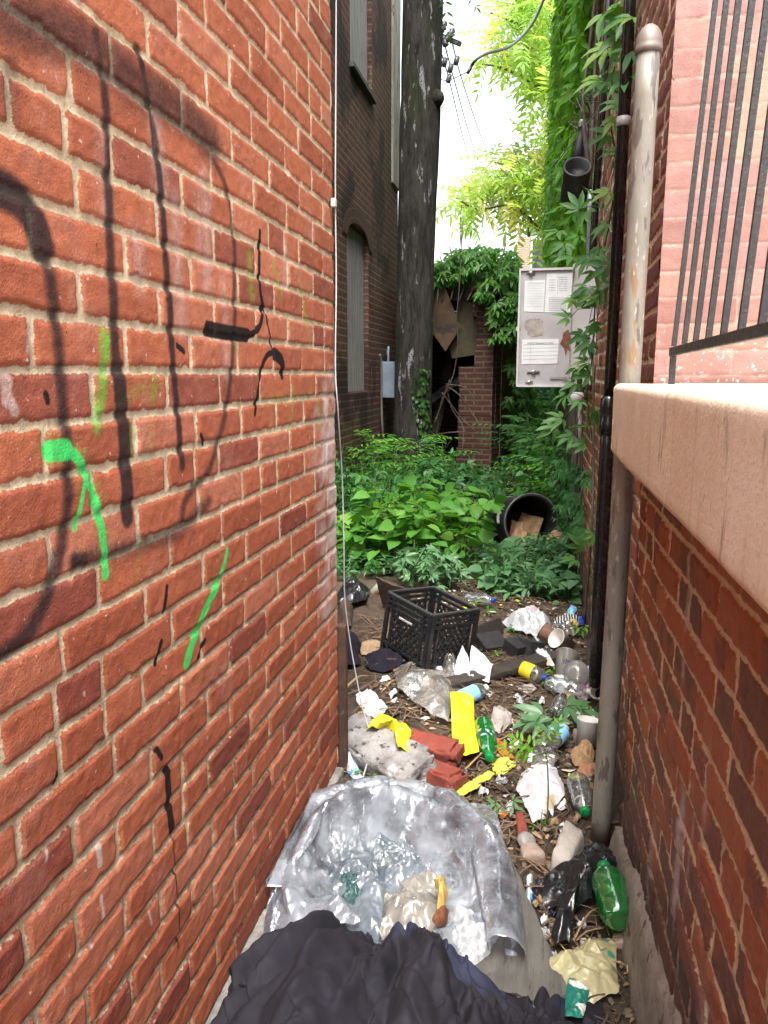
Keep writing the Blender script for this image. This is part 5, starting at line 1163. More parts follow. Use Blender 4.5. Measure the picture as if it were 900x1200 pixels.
# ---- the milk crate
cf = np.array([-.445, 3.15]); dl = np.array([-.735, .678]); dr_ = np.array([.575, .70]); S = .318; Hc = .285
CRt = thing('milk_crate', 'black plastic milk crate standing open on the rubbish', 'crate', (cf[0], cf[1], .02))
M_crate = mat('crate_black', (.012, .012, .014), (.02, .02, .022), 20, .38, .12, 80, .002, spots=[((.06, .055, .05), 40, .70)])
tl_ = np.array([.13, .03, .99]); tl_ /= np.linalg.norm(tl_)
gz = gh(cf[0], cf[1] + .2) - .005
def cp(a, b_, z): return np.array([cf[0], cf[1], gz]) + np.array([*dl, .10]) * a + np.array([*dr_, -.09]) * b_ * 1.0 + tl_ * z
def side(name, f, upv):
    """f(s, z): point on the side, s in 0..S"""
    b = MB(); w = .011
    for z_, w_ in ((.008, .02), (.05, .012), (.225, .012), (.250, .012), (.276, .018)): b.bar(f(0, z_), f(S, z_), .012, w_, up=tl_) if False else b.bar(f(0, z_), f(S, z_), w_, .012, up=upv)
    for s_ in (.008, S - .008, .05, S - .05): b.bar(f(s_, 0), f(s_, Hc), .02 if s_ in (.008, S - .008) else .010, .012, up=upv)
    n = 8; x0, x1, z0_, z1_ = .05, S - .05, .05, .225; W_ = x1 - x0; Hh = z1_ - z0_
    for sg in (1, -1):
        for k in range(-5, 9):
            xa = x0 + k * .034; pts = []
            for (s0, zz0, s1, zz1) in ((xa, z0_, xa + Hh * .9, z1_),):
                if sg < 0: s0, s1 = x0 + x1 - s0, x0 + x1 - s1
                lo, hi = min(s0, s1), max(s0, s1)
                def zat(s): return zz0 + (zz1 - zz0) * (s - s0) / (s1 - s0)
                a_, c_ = max(lo, x0), min(hi, x1)
                if c_ - a_ > .01: b.bar(f(a_, zat(a_)), f(c_, zat(c_)), .006, .009, up=upv)
    return b.build(name, M_crate, CRt)
nl = np.array([-dr_[0], -dr_[1], .0]); nr_ = np.array([-dl[0], -dl[1], 0.])
s1 = side('side_panel', lambda s, z: cp(s, 0, z), nl); s2 = side('side_panel', lambda s, z: cp(0, s, z), nr_); s3 = side('side_panel', lambda s, z: cp(s, S, z), nl); s4 = side('side_panel', lambda s, z: cp(S, s, z), nr_)
b = MB()
for q in ((cp(0, 0, Hc), cp(S, 0, Hc)), (cp(0, 0, Hc), cp(0, S, Hc)), (cp(S, 0, Hc), cp(S, S, Hc)), (cp(0, S, Hc), cp(S, S, Hc))): b.bar(q[0] , q[1], .016, .010, up=tl_)
bevel(b.build('rim', mat('crate_rim', (.05, .05, .052), (.035, .035, .037), 30, .35, .1), CRt), .002)
M_slothl = mat('slot_highlight', (.55, .53, .5), None, 20, .5)  # pale bar painted in for the bright highlight through the handle slot
MB().bar(cp(.12, -.007, .20), cp(.21, -.007, .20), .008, .005, up=nl).build('grip_highlight', M_slothl, CRt)
b = MB()
for k in range(9): b.bar(cp(.02 + k * .037, .01, .012), cp(.02 + k * .037, S - .01, .012), .01, .008, up=tl_); b.bar(cp(.01, .02 + k * .037, .011), cp(S - .01, .02 + k * .037, .011), .01, .008, up=tl_)
b.build('base_grid', M_crate, CRt)

# ---- black barrel on its side
c0 = aty(622, 612, 5.85); axd = np.array([-.40, .90, -.16]); axd /= np.linalg.norm(axd); MxB = frame(axd, (1, 0, 0))
BR_ = thing('black_barrel', 'black plastic barrel tipped on its side with cardboard spilling out', 'barrel', (c0[0] - .1, c0[1] + .3, .02))
rb = .205
def bmod(i, a): return 1 + .012 * np.sin(2 * a + 1)
MB().lathe([(rb - .008, .015), (rb + .004, .012), (rb + .012, 0), (rb + .014, -.012), (rb + .008, -.02), (rb - .004, -.018), (rb - .010, 0), (rb - .012, .3), (rb - .035, .56), (.002, .565)][::-1], MxB, c0, 48, bmod).build('inner_liner', M_canb, BR_, True)
MB().lathe([(rb + .012, .0), (rb, .03), (rb - .002, .15), (rb + .004, .165), (rb + .004, .18), (rb - .006, .195), (rb - .012, .36), (rb - .006, .37), (rb - .006, .385), (rb - .016, .40), (rb - .028, .58), (.002, .585)], MxB, c0, 48, bmod).build('shell', M_blackp if False else mat('barrel_black', (.010, .010, .011), (.016, .016, .017), 9, .42, .15), BR_, True)
a = np.linspace(0, 2 * np.pi, 49); MB().tube([c0 + MxB @ np.array([(rb + .012) * math.cos(t_), (rb + .012) * math.sin(t_), -.014]) for t_ in a], .007, 8, False).build('rim', mat('barrel_rim', (.10, .10, .10), (.05, .05, .05), 8, .35, .1), BR_, True)
hp = [c0 + MxB @ np.array([math.cos(t_) * (rb + .02), math.sin(t_) * (rb + .02), .09 + .02 * math.cos(4 * (t_ - 3.4))]) for t_ in np.linspace(3.05, 3.75, 12)]
MB().tube(hp, .012, 8).build('handle', mat('handle_grey', (.25, .24, .23), None, 10, .5), BR_, True)
M_card = mat('cardboard', (.33, .20, .11), (.24, .145, .08), 6, .9, .3, 30, .004, spots=[((.12, .08, .05), 11, .66)])
def cardpiece(label, pts, seed, fold=.03):
    P = np.array(pts, float); n_ = 9; u, v = np.meshgrid(np.linspace(0, 1, n_), np.linspace(0, 1, n_))
    X_ = (P[0] * ((1 - u) * (1 - v))[..., None] + P[1] * (u * (1 - v))[..., None] + P[2] * (u * v)[..., None] + P[3] * ((1 - u) * v)[..., None])
    nn = np.cross(P[1] - P[0], P[3] - P[0]); nn /= np.linalg.norm(nn); X_ = X_ + nn * (fold * facets(u + 0., v + 0., seed, 6))[..., None]
    o = mk('cardboard', X_, gridfaces(n_, n_), M_card, None, False); solidify(o, .004); tag(o, label, 'cardboard', 'cardboard in the barrel'); return o
def bl(x, y, z): return c0 + MxB @ np.array([x, y, z])
def aw(px, py, y): return aty(px, py, y)
cardpiece('largest folded cardboard sheet standing inside the black barrel', [aw(600, 628, 5.93), aw(628, 634, 5.93), aw(637, 607, 6.0), aw(612, 601, 6.03)], 3, .02)
cardpiece('crumpled cardboard flap inside the barrel, at its left', [aw(596, 634, 5.86), aw(612, 634, 5.86), aw(613, 612, 5.93), aw(600, 610, 5.92)], 4, .03)
cardpiece('small torn cardboard scrap at the barrel mouth', [aw(602, 637, 5.78), aw(620, 637, 5.78), aw(619, 624, 5.84), aw(604, 620, 5.85)], 5, .03)
cardpiece('orange brown cardboard piece lying outside the barrel on its right', [aw(633, 634, 5.72), aw(661, 635, 5.75), aw(658, 621, 5.86), aw(648, 622, 5.86)], 6, .01)

def paperpiece(label, pts, seed, fold=.02):
    o = cardpiece(label, pts, seed, fold); o.name = 'white_paper'; o.data.materials.clear(); o.data.materials.append(M_paper0); del o['group']; o['category'] = 'paper'; o.modifiers[0].thickness = .001
M_paper0 = mat('folded_paper', (.70, .71, .73), (.62, .63, .66), 7, .8, .2, 40, .003, spots=[((.4, .33, .26), 6, .68)])
paperpiece('folded white paper sheet with a peak in front of the crate', [aty(532, 789, 3.12), aty(551, 795, 3.08), aty(549, 770, 3.2), aty(541, 757, 3.28)], 5)
paperpiece('larger white paper sheet tented against the dark plank', [aty(548, 792, 3.10), aty(573, 798, 3.08), aty(578, 778, 3.18), aty(553, 758, 3.25)], 8, .03)
# ---- bottles
def pet(name, tint, body, op=.35, gl=.45): return film(name, tint, body, op, .07, gl, .08, 20, .05)
M_gpet = pet('green_pet', (.06, .75, .20), (.01, .42, .08), .45, .5); M_gcap = mat('green_cap', (.006, .25, .06), (.004, .2, .05), 30, .35, .1)
M_cpet = pet('clear_pet', (.86, .89, .88), (.6, .64, .63), .14, .5); M_bcap = mat('blue_cap', (.02, .07, .50), (.015, .05, .4), 20, .35, .1); M_ycap = mat('yellow_wrap', (.80, .62, .03), (.7, .5, .02), 15, .45, .2)
def bottle(name, label, base, axis, Lb, r, mb, mcap, wrap=None, xh=(1, 0, 0), cat='bottle', petal=True, capless=False):
    Mx = frame(axis, xh); T = thing(name, label, cat, base)
    k = Lb
    pr = [(.001, .02), (.35, .012), (.62, .0), (.80, .02), (.95, .075), (1, .13), (1., .24), (.95, .27), (.95, .30), (1, .33), (1., .46), (.96, .50), (.96, .54), (1, .57), (1, .66), (.94, .74), (.78, .815), (.55, .875), (.36, .91), (.33, .925)]
    def md(i, a): return 1 - (.16 * (np.cos(5 * a) ** 2) * max(0, 1 - i / 4.5) if petal else 0 * a)
    MB().lathe([(q * r, h * k) for q, h in pr], Mx, base, 40, md).build('body', mb, T, True)
    if not capless:
        MB().lathe([(.40 * r, .905 * k), (.41 * r, .912 * k), (.345 * r, .92 * k), (.40 * r, .93 * k), (.42 * r, .94 * k), (.42 * r, .995 * k), (.38 * r, k), (.001, k)], Mx, base, 28).build('cap', mcap, T, True)
    if wrap: MB().lathe([(1.004 * r, wrap[0] * k), (1.012 * r, (wrap[0] + .003) * k), (1.012 * r, (wrap[1] - .003) * k), (1.004 * r, wrap[1] * k)], Mx, base, 40).build('wrapper', wrap[2], T, True)
    return T
q0 = at(727, 1080, .075); q1 = at(707, 1014, .10); d_ = q1 - q0
B1 = bottle('soda_bottle', 'green plastic soda bottle without label on the black plastic bag', q0, d_, np.linalg.norm(d_) * 1.0, .041, M_gpet, M_gcap)
t = NT('dark_green_wrapper'); oc = t.coord(); c = t.mix(t.rng(t.noise(60, 2, .5, oc), .56, .6), (.004, .09, .035), (.45, .6, .52)); M_wrapg = t.done(t.pbsdf(c, .4, None, .5))
q0 = at(566, 846, .055); q1 = at(574, 889, .045); d_ = q1 - q0
bottle('soda_bottle', 'green plastic soda bottle with dark wrapper beside the upright yellow packet', q0, d_, np.linalg.norm(d_) * 1.0, .036, M_gpet, M_gcap, (.42, .62, M_wrapg))
q0 = at(676, 912, .05); q1 = at(686, 953, .035); d_ = q1 - q0
Tb = bottle('clear_bottle', 'clear plastic bottle with green cap on the soil by the vent pipe', q0, d_, np.linalg.norm(d_), .035, M_cpet, M_gcap)
q0 = at(611, 783, .06); q1 = at(635, 793, .05); d_ = q1 - q0
bottle('yellow_wrapped_bottle', 'small bottle with yellow wrapper and blue cap', q0 - d_ * .05, d_, np.linalg.norm(d_) * 1.25, .035, M_cpet, M_bcap, (.1, .55, M_ycap))
q0 = at(534, 822, .05); q1 = at(556, 812, .06); d_ = q1 - q0
M_bluew = mat('pale_blue_wrap', (.18, .50, .80), (.3, .6, .85), 14, .3, .2, spots=[((.75, .82, .85), 22, .62)])
bottle('blue_wrapped_bottle', 'short clear bottle with pale blue wrapper behind the upright yellow packet', q0, d_, .17, .034, M_cpet, M_pvc, (.1, .62, M_bluew), capless=False)
q0 = at(639, 800, .05); q1 = at(668, 806, .045); d_ = q1 - q0
bottle('crushed_clear_bottle', 'dull clear bottle under the grey lidded cup', q0, d_, .19, .033, M_cpet, M_pvc)
q0 = at(640, 880, .045); q1 = at(660, 862, .05); d_ = q1 - q0
bottle('stubby_clear_bottle', 'clear bottle lying behind the crumpled white tissue', q0 + [-.02, 0, 0], d_, .2, .034, M_cpet, M_pvc, (.5, .8, M_bluew))
q0 = at(650, 838, .04); bottle('small_clear_jar', 'round clear jar end by the white plastic beaker', q0, (.3, .8, .35), .11, .03, M_cpet, M_canb, petal=False)
q0 = at(566, 742, .08); bottle('blue_tinted_bottle', 'pale clear bottle with blue end at the crate corner by the leaves', at(545, 700, .06), (.9, -.5, .1), .2, .033, M_cpet, M_bcap)
# cups
def cup(name, label, base, axis, Lc_, r0, r1, m, lid=None, mark=None, inner=None):
    Mx = frame(axis); T = thing(name, label, 'cup', base)
    MB().lathe([(.001, .002), (r0, 0), (r1, Lc_), (r1 + .003, Lc_ + .002), (r1 + .003, Lc_ - .004), (r1 - .002, Lc_ - .002), (r0 - .002, .006), (.001, .006)], Mx, base, 36).build('wall', m, T, True)
    if lid: MB().lathe([(r1 + .004, Lc_ - .006), (r1 + .005, Lc_ + .004), (r1 * .92, Lc_ + .008), (r1 * .8, Lc_ + .03), (r1 * .4, Lc_ + .04), (.001, Lc_ + .04)], Mx, base, 36).build('lid', lid, T, True)
    if mark:
        b = MB()
        for (a0, z_, w_, h_) in mark:
            p_ = np.array([math.cos(a0), math.sin(a0), 0]); rr_ = r0 + (r1 - r0) * z_ / Lc_ + .0008
            b.box(np.array(base) + Mx @ (p_ * rr_ + [0, 0, z_]), (.0012, w_, h_), Mx @ np.stack([p_, np.cross([0, 0, 1], p_), [0, 0, 1]], 1))
        b.build('printed_mark', M_inkb, T)
    return T
M_inkb = mat('navy_ink', (.03, .035, .10), None, 10, .6)
M_cupc = film('cup_plastic', (.84, .82, .80), (.66, .62, .58), .5, .15, .4, .15, 15, .1); M_cupw = mat('paper_cup', (.68, .65, .60), (.55, .5, .45), 9, .6, .1, spots=[((.35, .22, .15), 7, .62)])
M_cupb = mat('brown_stained_cup', (.33, .19, .135), (.24, .14, .10), 9, .6, .1)
q = at(661, 792, .075); marks = []
rm = np.random.default_rng(4)
axc = np.array([.25, -.35, .9])
cup('grey_cup', 'large crumpled translucent cup with dark print by the downpipe', at(660, 793, .04) , np.array([.15, .75, .62]), .115, .036, .048, M_cupc, None, [(-1.75 + .22 * k, .05 + .004 * math.sin(k * 2), .0045, .02 + .006 * (k % 2)) for k in range(5)] + [(-1.75 + .44 * k, .058, .012, .004) for k in range(2)])
cup('grey_cup', 'clear domed cup lid end facing the viewer beside the downpipe', at(680, 790, .05), np.array([-.25, -.85, .35]), .08, .04, .05, M_cupc, M_cupc)
cup('paper_cup', 'white and brown stained paper cup below the white carrier bag', at(656, 752, .05), np.array([-.75, .35, .35]), .10, .03, .043, M_cupb)
cup('paper_cup', 'white paper cup lying open with brown inside near the wall', at(668, 757, .05), np.array([-.65, -.5, .5]), .10, .03, .045, M_cupw)
q = at(687, 872, .02)
T = thing('white_beaker', 'white plastic beaker standing at the foot of the vent pipe', 'beaker', q)
MB().lathe([(.001, .004), (.036, 0), (.040, .085), (.042, .087), (.042, .092), (.038, .092), (.034, .012), (.001, .012)], frame((.08, .18, 1)), q, 36).build('wall', M_pvc, T, True); MB().lathe([(.036, .055), (.001, .05)], frame((.08, .18, 1)), q, 24).build('dark_contents', M_soil, T, True)
q = at(438, 697, .06); T = thing('drink_can', 'whitish drink can with yellow patches left of the brown plank', 'can', q)
MB().lathe([(.001, 0), (.026, 0), (.032, .01), (.032, .105), (.026, .118), (.024, .115), (.001, .113)], frame((.55, -.35, .65)), q, 28).build('body', mat('can_paint', (.62, .6, .56), (.45, .45, .44), 12, .35, .1, spots=[((.72, .42, .04), 13, .58)], metal=.3), T, True)
q = at(616, 987, .03); T = thing('container_end', 'small grey container end at the plywood edge', 'lid', q); MB().lathe([(.001, .02), (.02, .02), (.026, .012), (.027, 0)], frame((.5, -.3, .8)), q, 22).build('dome', M_clampm, T, True)
# black box and black foam pieces by the plank
def smallbox(name, label, pa, pb, z_, w_, h_, m, rl=.2, cat='box'):
    a_, b_ = at(*pa, z_), at(*pb, z_); u_ = b_ - a_; an = math.atan2(u_[1], u_[0]); Mz = rotz(an) @ np.array([[1, 0, 0], [0, math.cos(rl), -math.sin(rl)], [0, math.sin(rl), math.cos(rl)]])
    o = rough_box(name, (a_ + b_) / 2, (np.linalg.norm(u_), w_, h_), Mz, m, .001, .012, 3, rnd=.003); tag(o, label, cat); return o
M_foam = mat('black_foam', (.014, .013, .015), (.025, .023, .025), 30, .8, .6, 120, .004)
smallbox('black_box', 'flat black plastic box at the foot of the dark board', (562, 756), (590, 752), .05, .12, .05, M_foam, .35)
smallbox('black_foam_block', 'black foam block behind the yellow wrapped bottle, left piece', (597, 764), (614, 760), .05, .10, .09, M_foam, .2, 'foam block'); smallbox('black_foam_block', 'black foam block behind the yellow wrapped bottle, right piece', (613, 757), (629, 763), .06, .09, .08, M_foam, -.3, 'foam block')

# ---- crumpled paper, plastic and cloth
M_paper = mat('white_paper', (.68, .67, .67), (.58, .57, .57), 7, .8, .3, 40, .003, spots=[((.42, .32, .22), 5, .66)])
M_tiss = mat('white_tissue', (.72, .70, .74), (.64, .62, .66), 9, .9, .4, 60, .003, spots=[((.55, .42, .3), 6, .60)])
M_yel = mat('yellow_plastic', (.74, .66, .03), (.58, .50, .02), 9, .4, .3, 25, .004); M_yel2 = mat('pale_yellow_plastic', (.66, .66, .07), (.52, .54, .08), 12, .4, .3, 25, .004)
M_wbag = film('white_bag', (.85, .86, .87), (.74, .76, .78), .8, .3, .25, .25, 20, .15); M_clear = film('clear_sheet', (.84, .83, .80), (.66, .62, .56), .30, .16, .40, .35, 26, .24)
M_bbag = mat('black_bag', (.010, .010, .012), (.018, .018, .021), 10, .22, .35, 26, .006, spec=.7); M_cloth = mat('black_cloth', (.017, .014, .022), (.011, .010, .015), 16, .95, .5, 260, .002, spec=.15); M_brown = mat('brown_paper', (.40, .25, .13), (.28, .17, .09), 7, .9, .4, spots=[((.16, .09, .05), 9, .64)])
M_oran = mat('orange_plastic', (.75, .16, .03), (.62, .12, .02), 10, .4, .1); M_card2 = mat('tan_card', (.36, .25, .15), (.25, .17, .10), 7, .9, .4); M_grp = mat('grey_pulp', (.40, .36, .32), (.28, .25, .22), 12, .95, .8, 60, .008)
M_ored = mat('orange_leafy_paper', (.42, .17, .08), (.33, .2, .12), 9, .7, .4)
M_pur = mat('purple_packet', (.35, .05, .16), (.6, .55, .56), 9, .4, .2); M_bwp = mat('blue_white_packet', (.62, .66, .72), (.5, .56, .64), 5, .4, .2, spots=[((.08, .28, .62), 15, .58)])
scrap('white_tissue', 'crumpled white tissue with a brown stain below the sapling', 'tissue', [(627, 893), (640, 890), (652, 897), (660, 920), (662, 938), (650, 945), (648, 955), (632, 962), (624, 968), (618, 950), (612, 938), (604, 930), (610, 915), (615, 902)], M_tiss, amp=.03, bulge=.035, seed=12)
scrap('clear_wrap_scrap', 'rumpled clear cellophane just behind the white tissue', 'plastic scrap', [(628, 880), (650, 876), (656, 890), (645, 902), (630, 905), (622, 893)], M_clear, amp=.03, bulge=.02, seed=13)
scrap('brown_paper_ball', 'crumpled tan paper at the foot of the vent pipe', 'paper', [(670, 875), (690, 870), (697, 884), (692, 900), (680, 902), (668, 890)], M_brown, amp=.04, bulge=.02, seed=14)
scrap('orange_paper', 'torn orange brown paper below the crumpled tan paper', 'paper', [(672, 905), (690, 895), (699, 893), (697, 905), (684, 912), (672, 912)], M_ored, amp=.02, bulge=.01, seed=15)
scrap('beige_paper', 'crumpled beige paper strip above the sapling leaves', 'paper', [(622, 858), (640, 852), (652, 864), (648, 872), (628, 868)], M_st2, amp=.025, bulge=.015, seed=16)
scrap('grey_pulp_lump', 'crumpled grey paper lump above the green bottle', 'paper', [(578, 832), (590, 826), (600, 836), (599, 852), (584, 856), (575, 848)], M_grp, amp=.04, bulge=.025, seed=17)
yp = scrap('yellow_packet', 'flat bright yellow packet propped against the loose bricks', 'packet', [(527, 824), (555, 824), (556, 850), (562, 885), (545, 890), (530, 880), (529, 850)], M_yel, z=.05, amp=.03, bulge=.008, seed=18, lift=.045, folds=8)
scrap('yellow_bag', 'twisted yellow plastic bag draped over the concrete block', 'plastic bag', [(429, 858), (440, 848), (462, 844), (472, 852), (482, 858), (478, 882), (466, 880), (464, 864), (452, 856), (440, 862)], M_yel, z=.12, amp=.035, bulge=.03, seed=19, lift=.095)
scrap('yellow_strip', 'long torn pale yellow strip in front of the bricks', 'plastic strip', [(530, 940), (534, 930), (552, 918), (574, 908), (580, 912), (562, 924), (545, 934), (534, 942)], M_yel2, amp=.015, bulge=.012, seed=20, lift=.02)
scrap('yellow_scrap', 'bright yellow scrap under the green bottle cap', 'plastic scrap', [(576, 892), (590, 890), (606, 896), (596, 904), (584, 910), (578, 904)], M_yel2, amp=.02, bulge=.01, seed=21)
scrap('yellow_scrap', 'small lime yellow scrap at the near brick corner', 'plastic scrap', [(517, 922), (524, 917), (534, 919), (540, 918), (532, 930), (524, 933)], M_yel2, amp=.02, bulge=.01, seed=22)
scrap('orange_strip', 'small orange plastic strip right of the wrapped green bottle', 'plastic strip', [(580, 862), (592, 873), (596, 886), (604, 890), (590, 890), (582, 880)], M_oran, amp=.012, bulge=.006, seed=23, lift=.02)
scrap('orange_strip', 'thin orange strip under the left edge of the white tissue', 'plastic strip', [(585, 952), (606, 940), (607, 943), (590, 955)], M_oran, amp=.006, bulge=.004, seed=24)
scrap('white_paper', 'torn white paper scrap left of the yellow plastic bag', 'paper', [(417, 822), (428, 820), (440, 832), (455, 842), (440, 850), (428, 846), (418, 832)], M_paper, amp=.03, bulge=.02, seed=27)
scrap('clear_sheet', 'rumpled dirty clear plastic sheet in front of the milk crate', 'plastic sheet', [(464, 790), (480, 780), (500, 784), (520, 790), (540, 802), (536, 822), (528, 845), (525, 858), (505, 850), (485, 838), (466, 828), (461, 808)], M_clear, amp=.05, bulge=.015, seed=28, n=160, rings=60, folds=40)
scrap('clear_sheet', 'small rumpled clear wrap between the crate and white paper', 'plastic sheet', [(515, 778), (530, 775), (540, 788), (535, 802), (520, 795)], M_clear, amp=.05, bulge=.04, seed=29)
scrap('carrier_bag', 'white plastic carrier bag on the rubbish beyond the dark plank', 'plastic bag', [(588, 731), (600, 728), (612, 720), (628, 716), (640, 722), (646, 732), (642, 745), (636, 752), (626, 744), (612, 739), (598, 737)], M_wbag, z=.05, amp=.07, bulge=.04, seed=30, n=150, rings=50)
scrap('pink_pad', 'pale pink pad sticking up behind the white carrier bag', 'pad', [(604, 726), (610, 718), (628, 713), (636, 722), (620, 728)], mat('pink_pad', (.62, .42, .43), (.55, .36, .37), 8, .8), z=.08, amp=.01, bulge=.04, seed=31, lift=.07)
scrap('grey_wrap', 'crumpled grey clear wrap below the striped snack packet', 'plastic sheet', [(644, 738), (660, 733), (675, 736), (678, 745), (660, 750), (645, 750)], M_clear, amp=.05, bulge=.04, seed=32)
t = NT('striped_packet'); oc = t.coord(); wv = t.n('ShaderNodeTexWave'); wv.inputs['Scale'].default_value = 22; wv.inputs['Distortion'].default_value = 2.5; t.l(oc, wv.inputs['Vector'])
c = t.mix(t.rng(wv.outputs['Fac'], .5, .6), (.008, .008, .01), (.55, .55, .52)); c = t.mix(t.rng(t.noise(12, 2, .5, oc), .55, .6), c, (.72, .46, .06)); M_strp = t.done(t.pbsdf(c, .3, t.bump(t.noise(30, 3), .3, .006), .6))
scrap('snack_packet', 'black and white striped snack packet with yellow marks by the wall', 'packet', [(649, 721), (656, 719), (668, 714), (678, 713), (682, 722), (678, 730), (664, 735), (655, 732)], M_strp, z=.05, amp=.035, bulge=.035, seed=33)
scrap('blue_packet', 'small blue wrapper behind the striped snack packet', 'packet', [(665, 712), (672, 709), (677, 713), (672, 718), (666, 718)], M_bluew, z=.06, amp=.02, bulge=.03, seed=34, lift=.03)
scrap('blue_packet', 'dark blue wrapper squeezed between snack packet and brick wall', 'packet', [(677, 726), (683, 722), (685, 732), (678, 733)], M_bcap, z=.03, amp=.02, bulge=.02, seed=35)
scrap('purple_packet', 'purple and white packet beside the white pipe end', 'packet', [(676, 808), (686, 800), (694, 806), (692, 816), (680, 816), (674, 812)], M_pur, amp=.03, bulge=.03, seed=36)
scrap('white_scrap', 'white paper crumple under the grey cup', 'paper', [(646, 795), (660, 790), (668, 802), (662, 814), (650, 808)], M_paper, amp=.03, bulge=.025, seed=37)
scrap('black_wrapper', 'shiny black and brown wrapper left of the grey cup', 'packet', [(628, 768), (640, 765), (652, 772), (650, 784), (636, 784), (628, 778)], M_bbag, amp=.035, bulge=.03, seed=38)
scrap('silver_wrapper', 'white and silver wrapper bit between foam block and cups', 'packet', [(626, 765), (634, 764), (646, 772), (650, 780), (643, 780), (632, 772)], M_tiss, z=.05, amp=.02, bulge=.02, seed=39, lift=.03)
scrap('blue_white_packet', 'blue and white wrapper wedged between concrete block and corner', 'packet', [(402, 886), (410, 891), (420, 903), (426, 915), (416, 917), (408, 908), (402, 898)], M_bwp, amp=.03, bulge=.02, seed=40)
scrap('black_cloth', 'small black rag in front of the crate near the left corner', 'rag', [(428, 775), (440, 768), (462, 768), (482, 776), (476, 788), (455, 798), (434, 796), (428, 786)], M_cloth, amp=.03, bulge=.03, seed=41, n=140, rings=50, thick=.003)
scrap('black_cloth', 'crumpled black rag against the red brick corner', 'rag', [(396, 752), (404, 744), (416, 748), (424, 758), (418, 770), (424, 782), (408, 788), (396, 786)], M_cloth, amp=.05, bulge=.05, seed=42, n=140, rings=50, thick=.003)
scrap('dark_bag', 'shiny dark plastic bag in the twigs at the far left corner', 'plastic bag', [(395, 708), (402, 698), (420, 696), (434, 704), (430, 718), (412, 722), (396, 722)], M_bbag, amp=.05, bulge=.06, seed=43)
scrap('brown_rag', 'rotten brown cloth lump by the corner above the black rag', 'rag', [(396, 728), (404, 720), (414, 724), (412, 740), (398, 744)], mat('brown_cloth', (.075, .048, .032), (.05, .03, .022), 14, .95, .6), amp=.05, bulge=.05, seed=44)
scrap('tan_card', 'flattened tan cardboard piece on twigs left of the crate', 'cardboard', [(420, 756), (432, 750), (448, 752), (454, 762), (440, 768), (424, 768)], M_card2, amp=.02, bulge=.02, seed=45)
scrap('black_plastic_bag', 'torn glossy black plastic bag around the vent pipe foot', 'plastic bag', [(620, 1038), (636, 1034), (655, 1026), (668, 1010), (684, 996), (700, 984), (712, 986), (724, 1000), (728, 1022), (712, 1036), (700, 1058), (690, 1062), (676, 1070), (668, 1092), (668, 1116), (650, 1118), (645, 1108), (652, 1085), (652, 1068), (638, 1066), (624, 1060)], M_bbag, amp=.06, bulge=.05, seed=46, n=200, rings=70, folds=50, ragged=.02)
# yellowed wrapper with green squares
t = NT('yellowed_film'); oc = t.coord(); vr = t.n('ShaderNodeTexVoronoi', distance='CHEBYCHEV'); vr.inputs['Scale'].default_value = 19; vr.inputs['Randomness'].default_value = .35; t.l(oc, vr.inputs['Vector'])
c = t.mix(t.rng(vr.outputs['Distance'], .14, .17), (.06, .33, .25), (.56, .51, .30)); bs = t.pbsdf(c, .3, t.bump(t.noise(30, 3), .3, .004), .5)
trn = t.n('ShaderNodeBsdfTransparent'); trn.inputs[0].default_value = (.86, .84, .66, 1); mx_ = t.n('ShaderNodeMixShader'); mx_.inputs[0].default_value = .66; t.l(trn.outputs[0], mx_.inputs[1]); t.l(bs.outputs[0], mx_.inputs[2]); M_yfilm = t.done(mx_)
scrap('yellowed_wrapper', 'yellowed clear plastic wrapper printed with green squares', 'plastic wrapper', [(621, 1135), (632, 1134), (650, 1128), (680, 1110), (700, 1097), (716, 1100), (723, 1106), (722, 1130), (725, 1170), (712, 1172), (696, 1182), (690, 1182), (668, 1174), (640, 1162), (624, 1154)], M_yfilm, amp=.03, bulge=.025, seed=47, n=180, rings=50, folds=12, lift=.012)
t = NT('teal_packet'); oc = t.coord(); c = t.mix(t.rng(t.noise(24, 2, .5, oc), .57, .6), (.012, .16, .12), (.65, .68, .62)); M_teal2 = t.done(t.pbsdf(c, .35, t.bump(t.noise(30, 3), .2, .004), .5))
scrap('teal_packet', 'dark teal packet with cream marks lying on the yellowed wrapper', 'packet', [(666, 1163), (672, 1164), (690, 1174), (686, 1195), (682, 1212), (661, 1212), (662, 1180)], M_teal2, amp=.012, bulge=.01, seed=48, lift=.045)
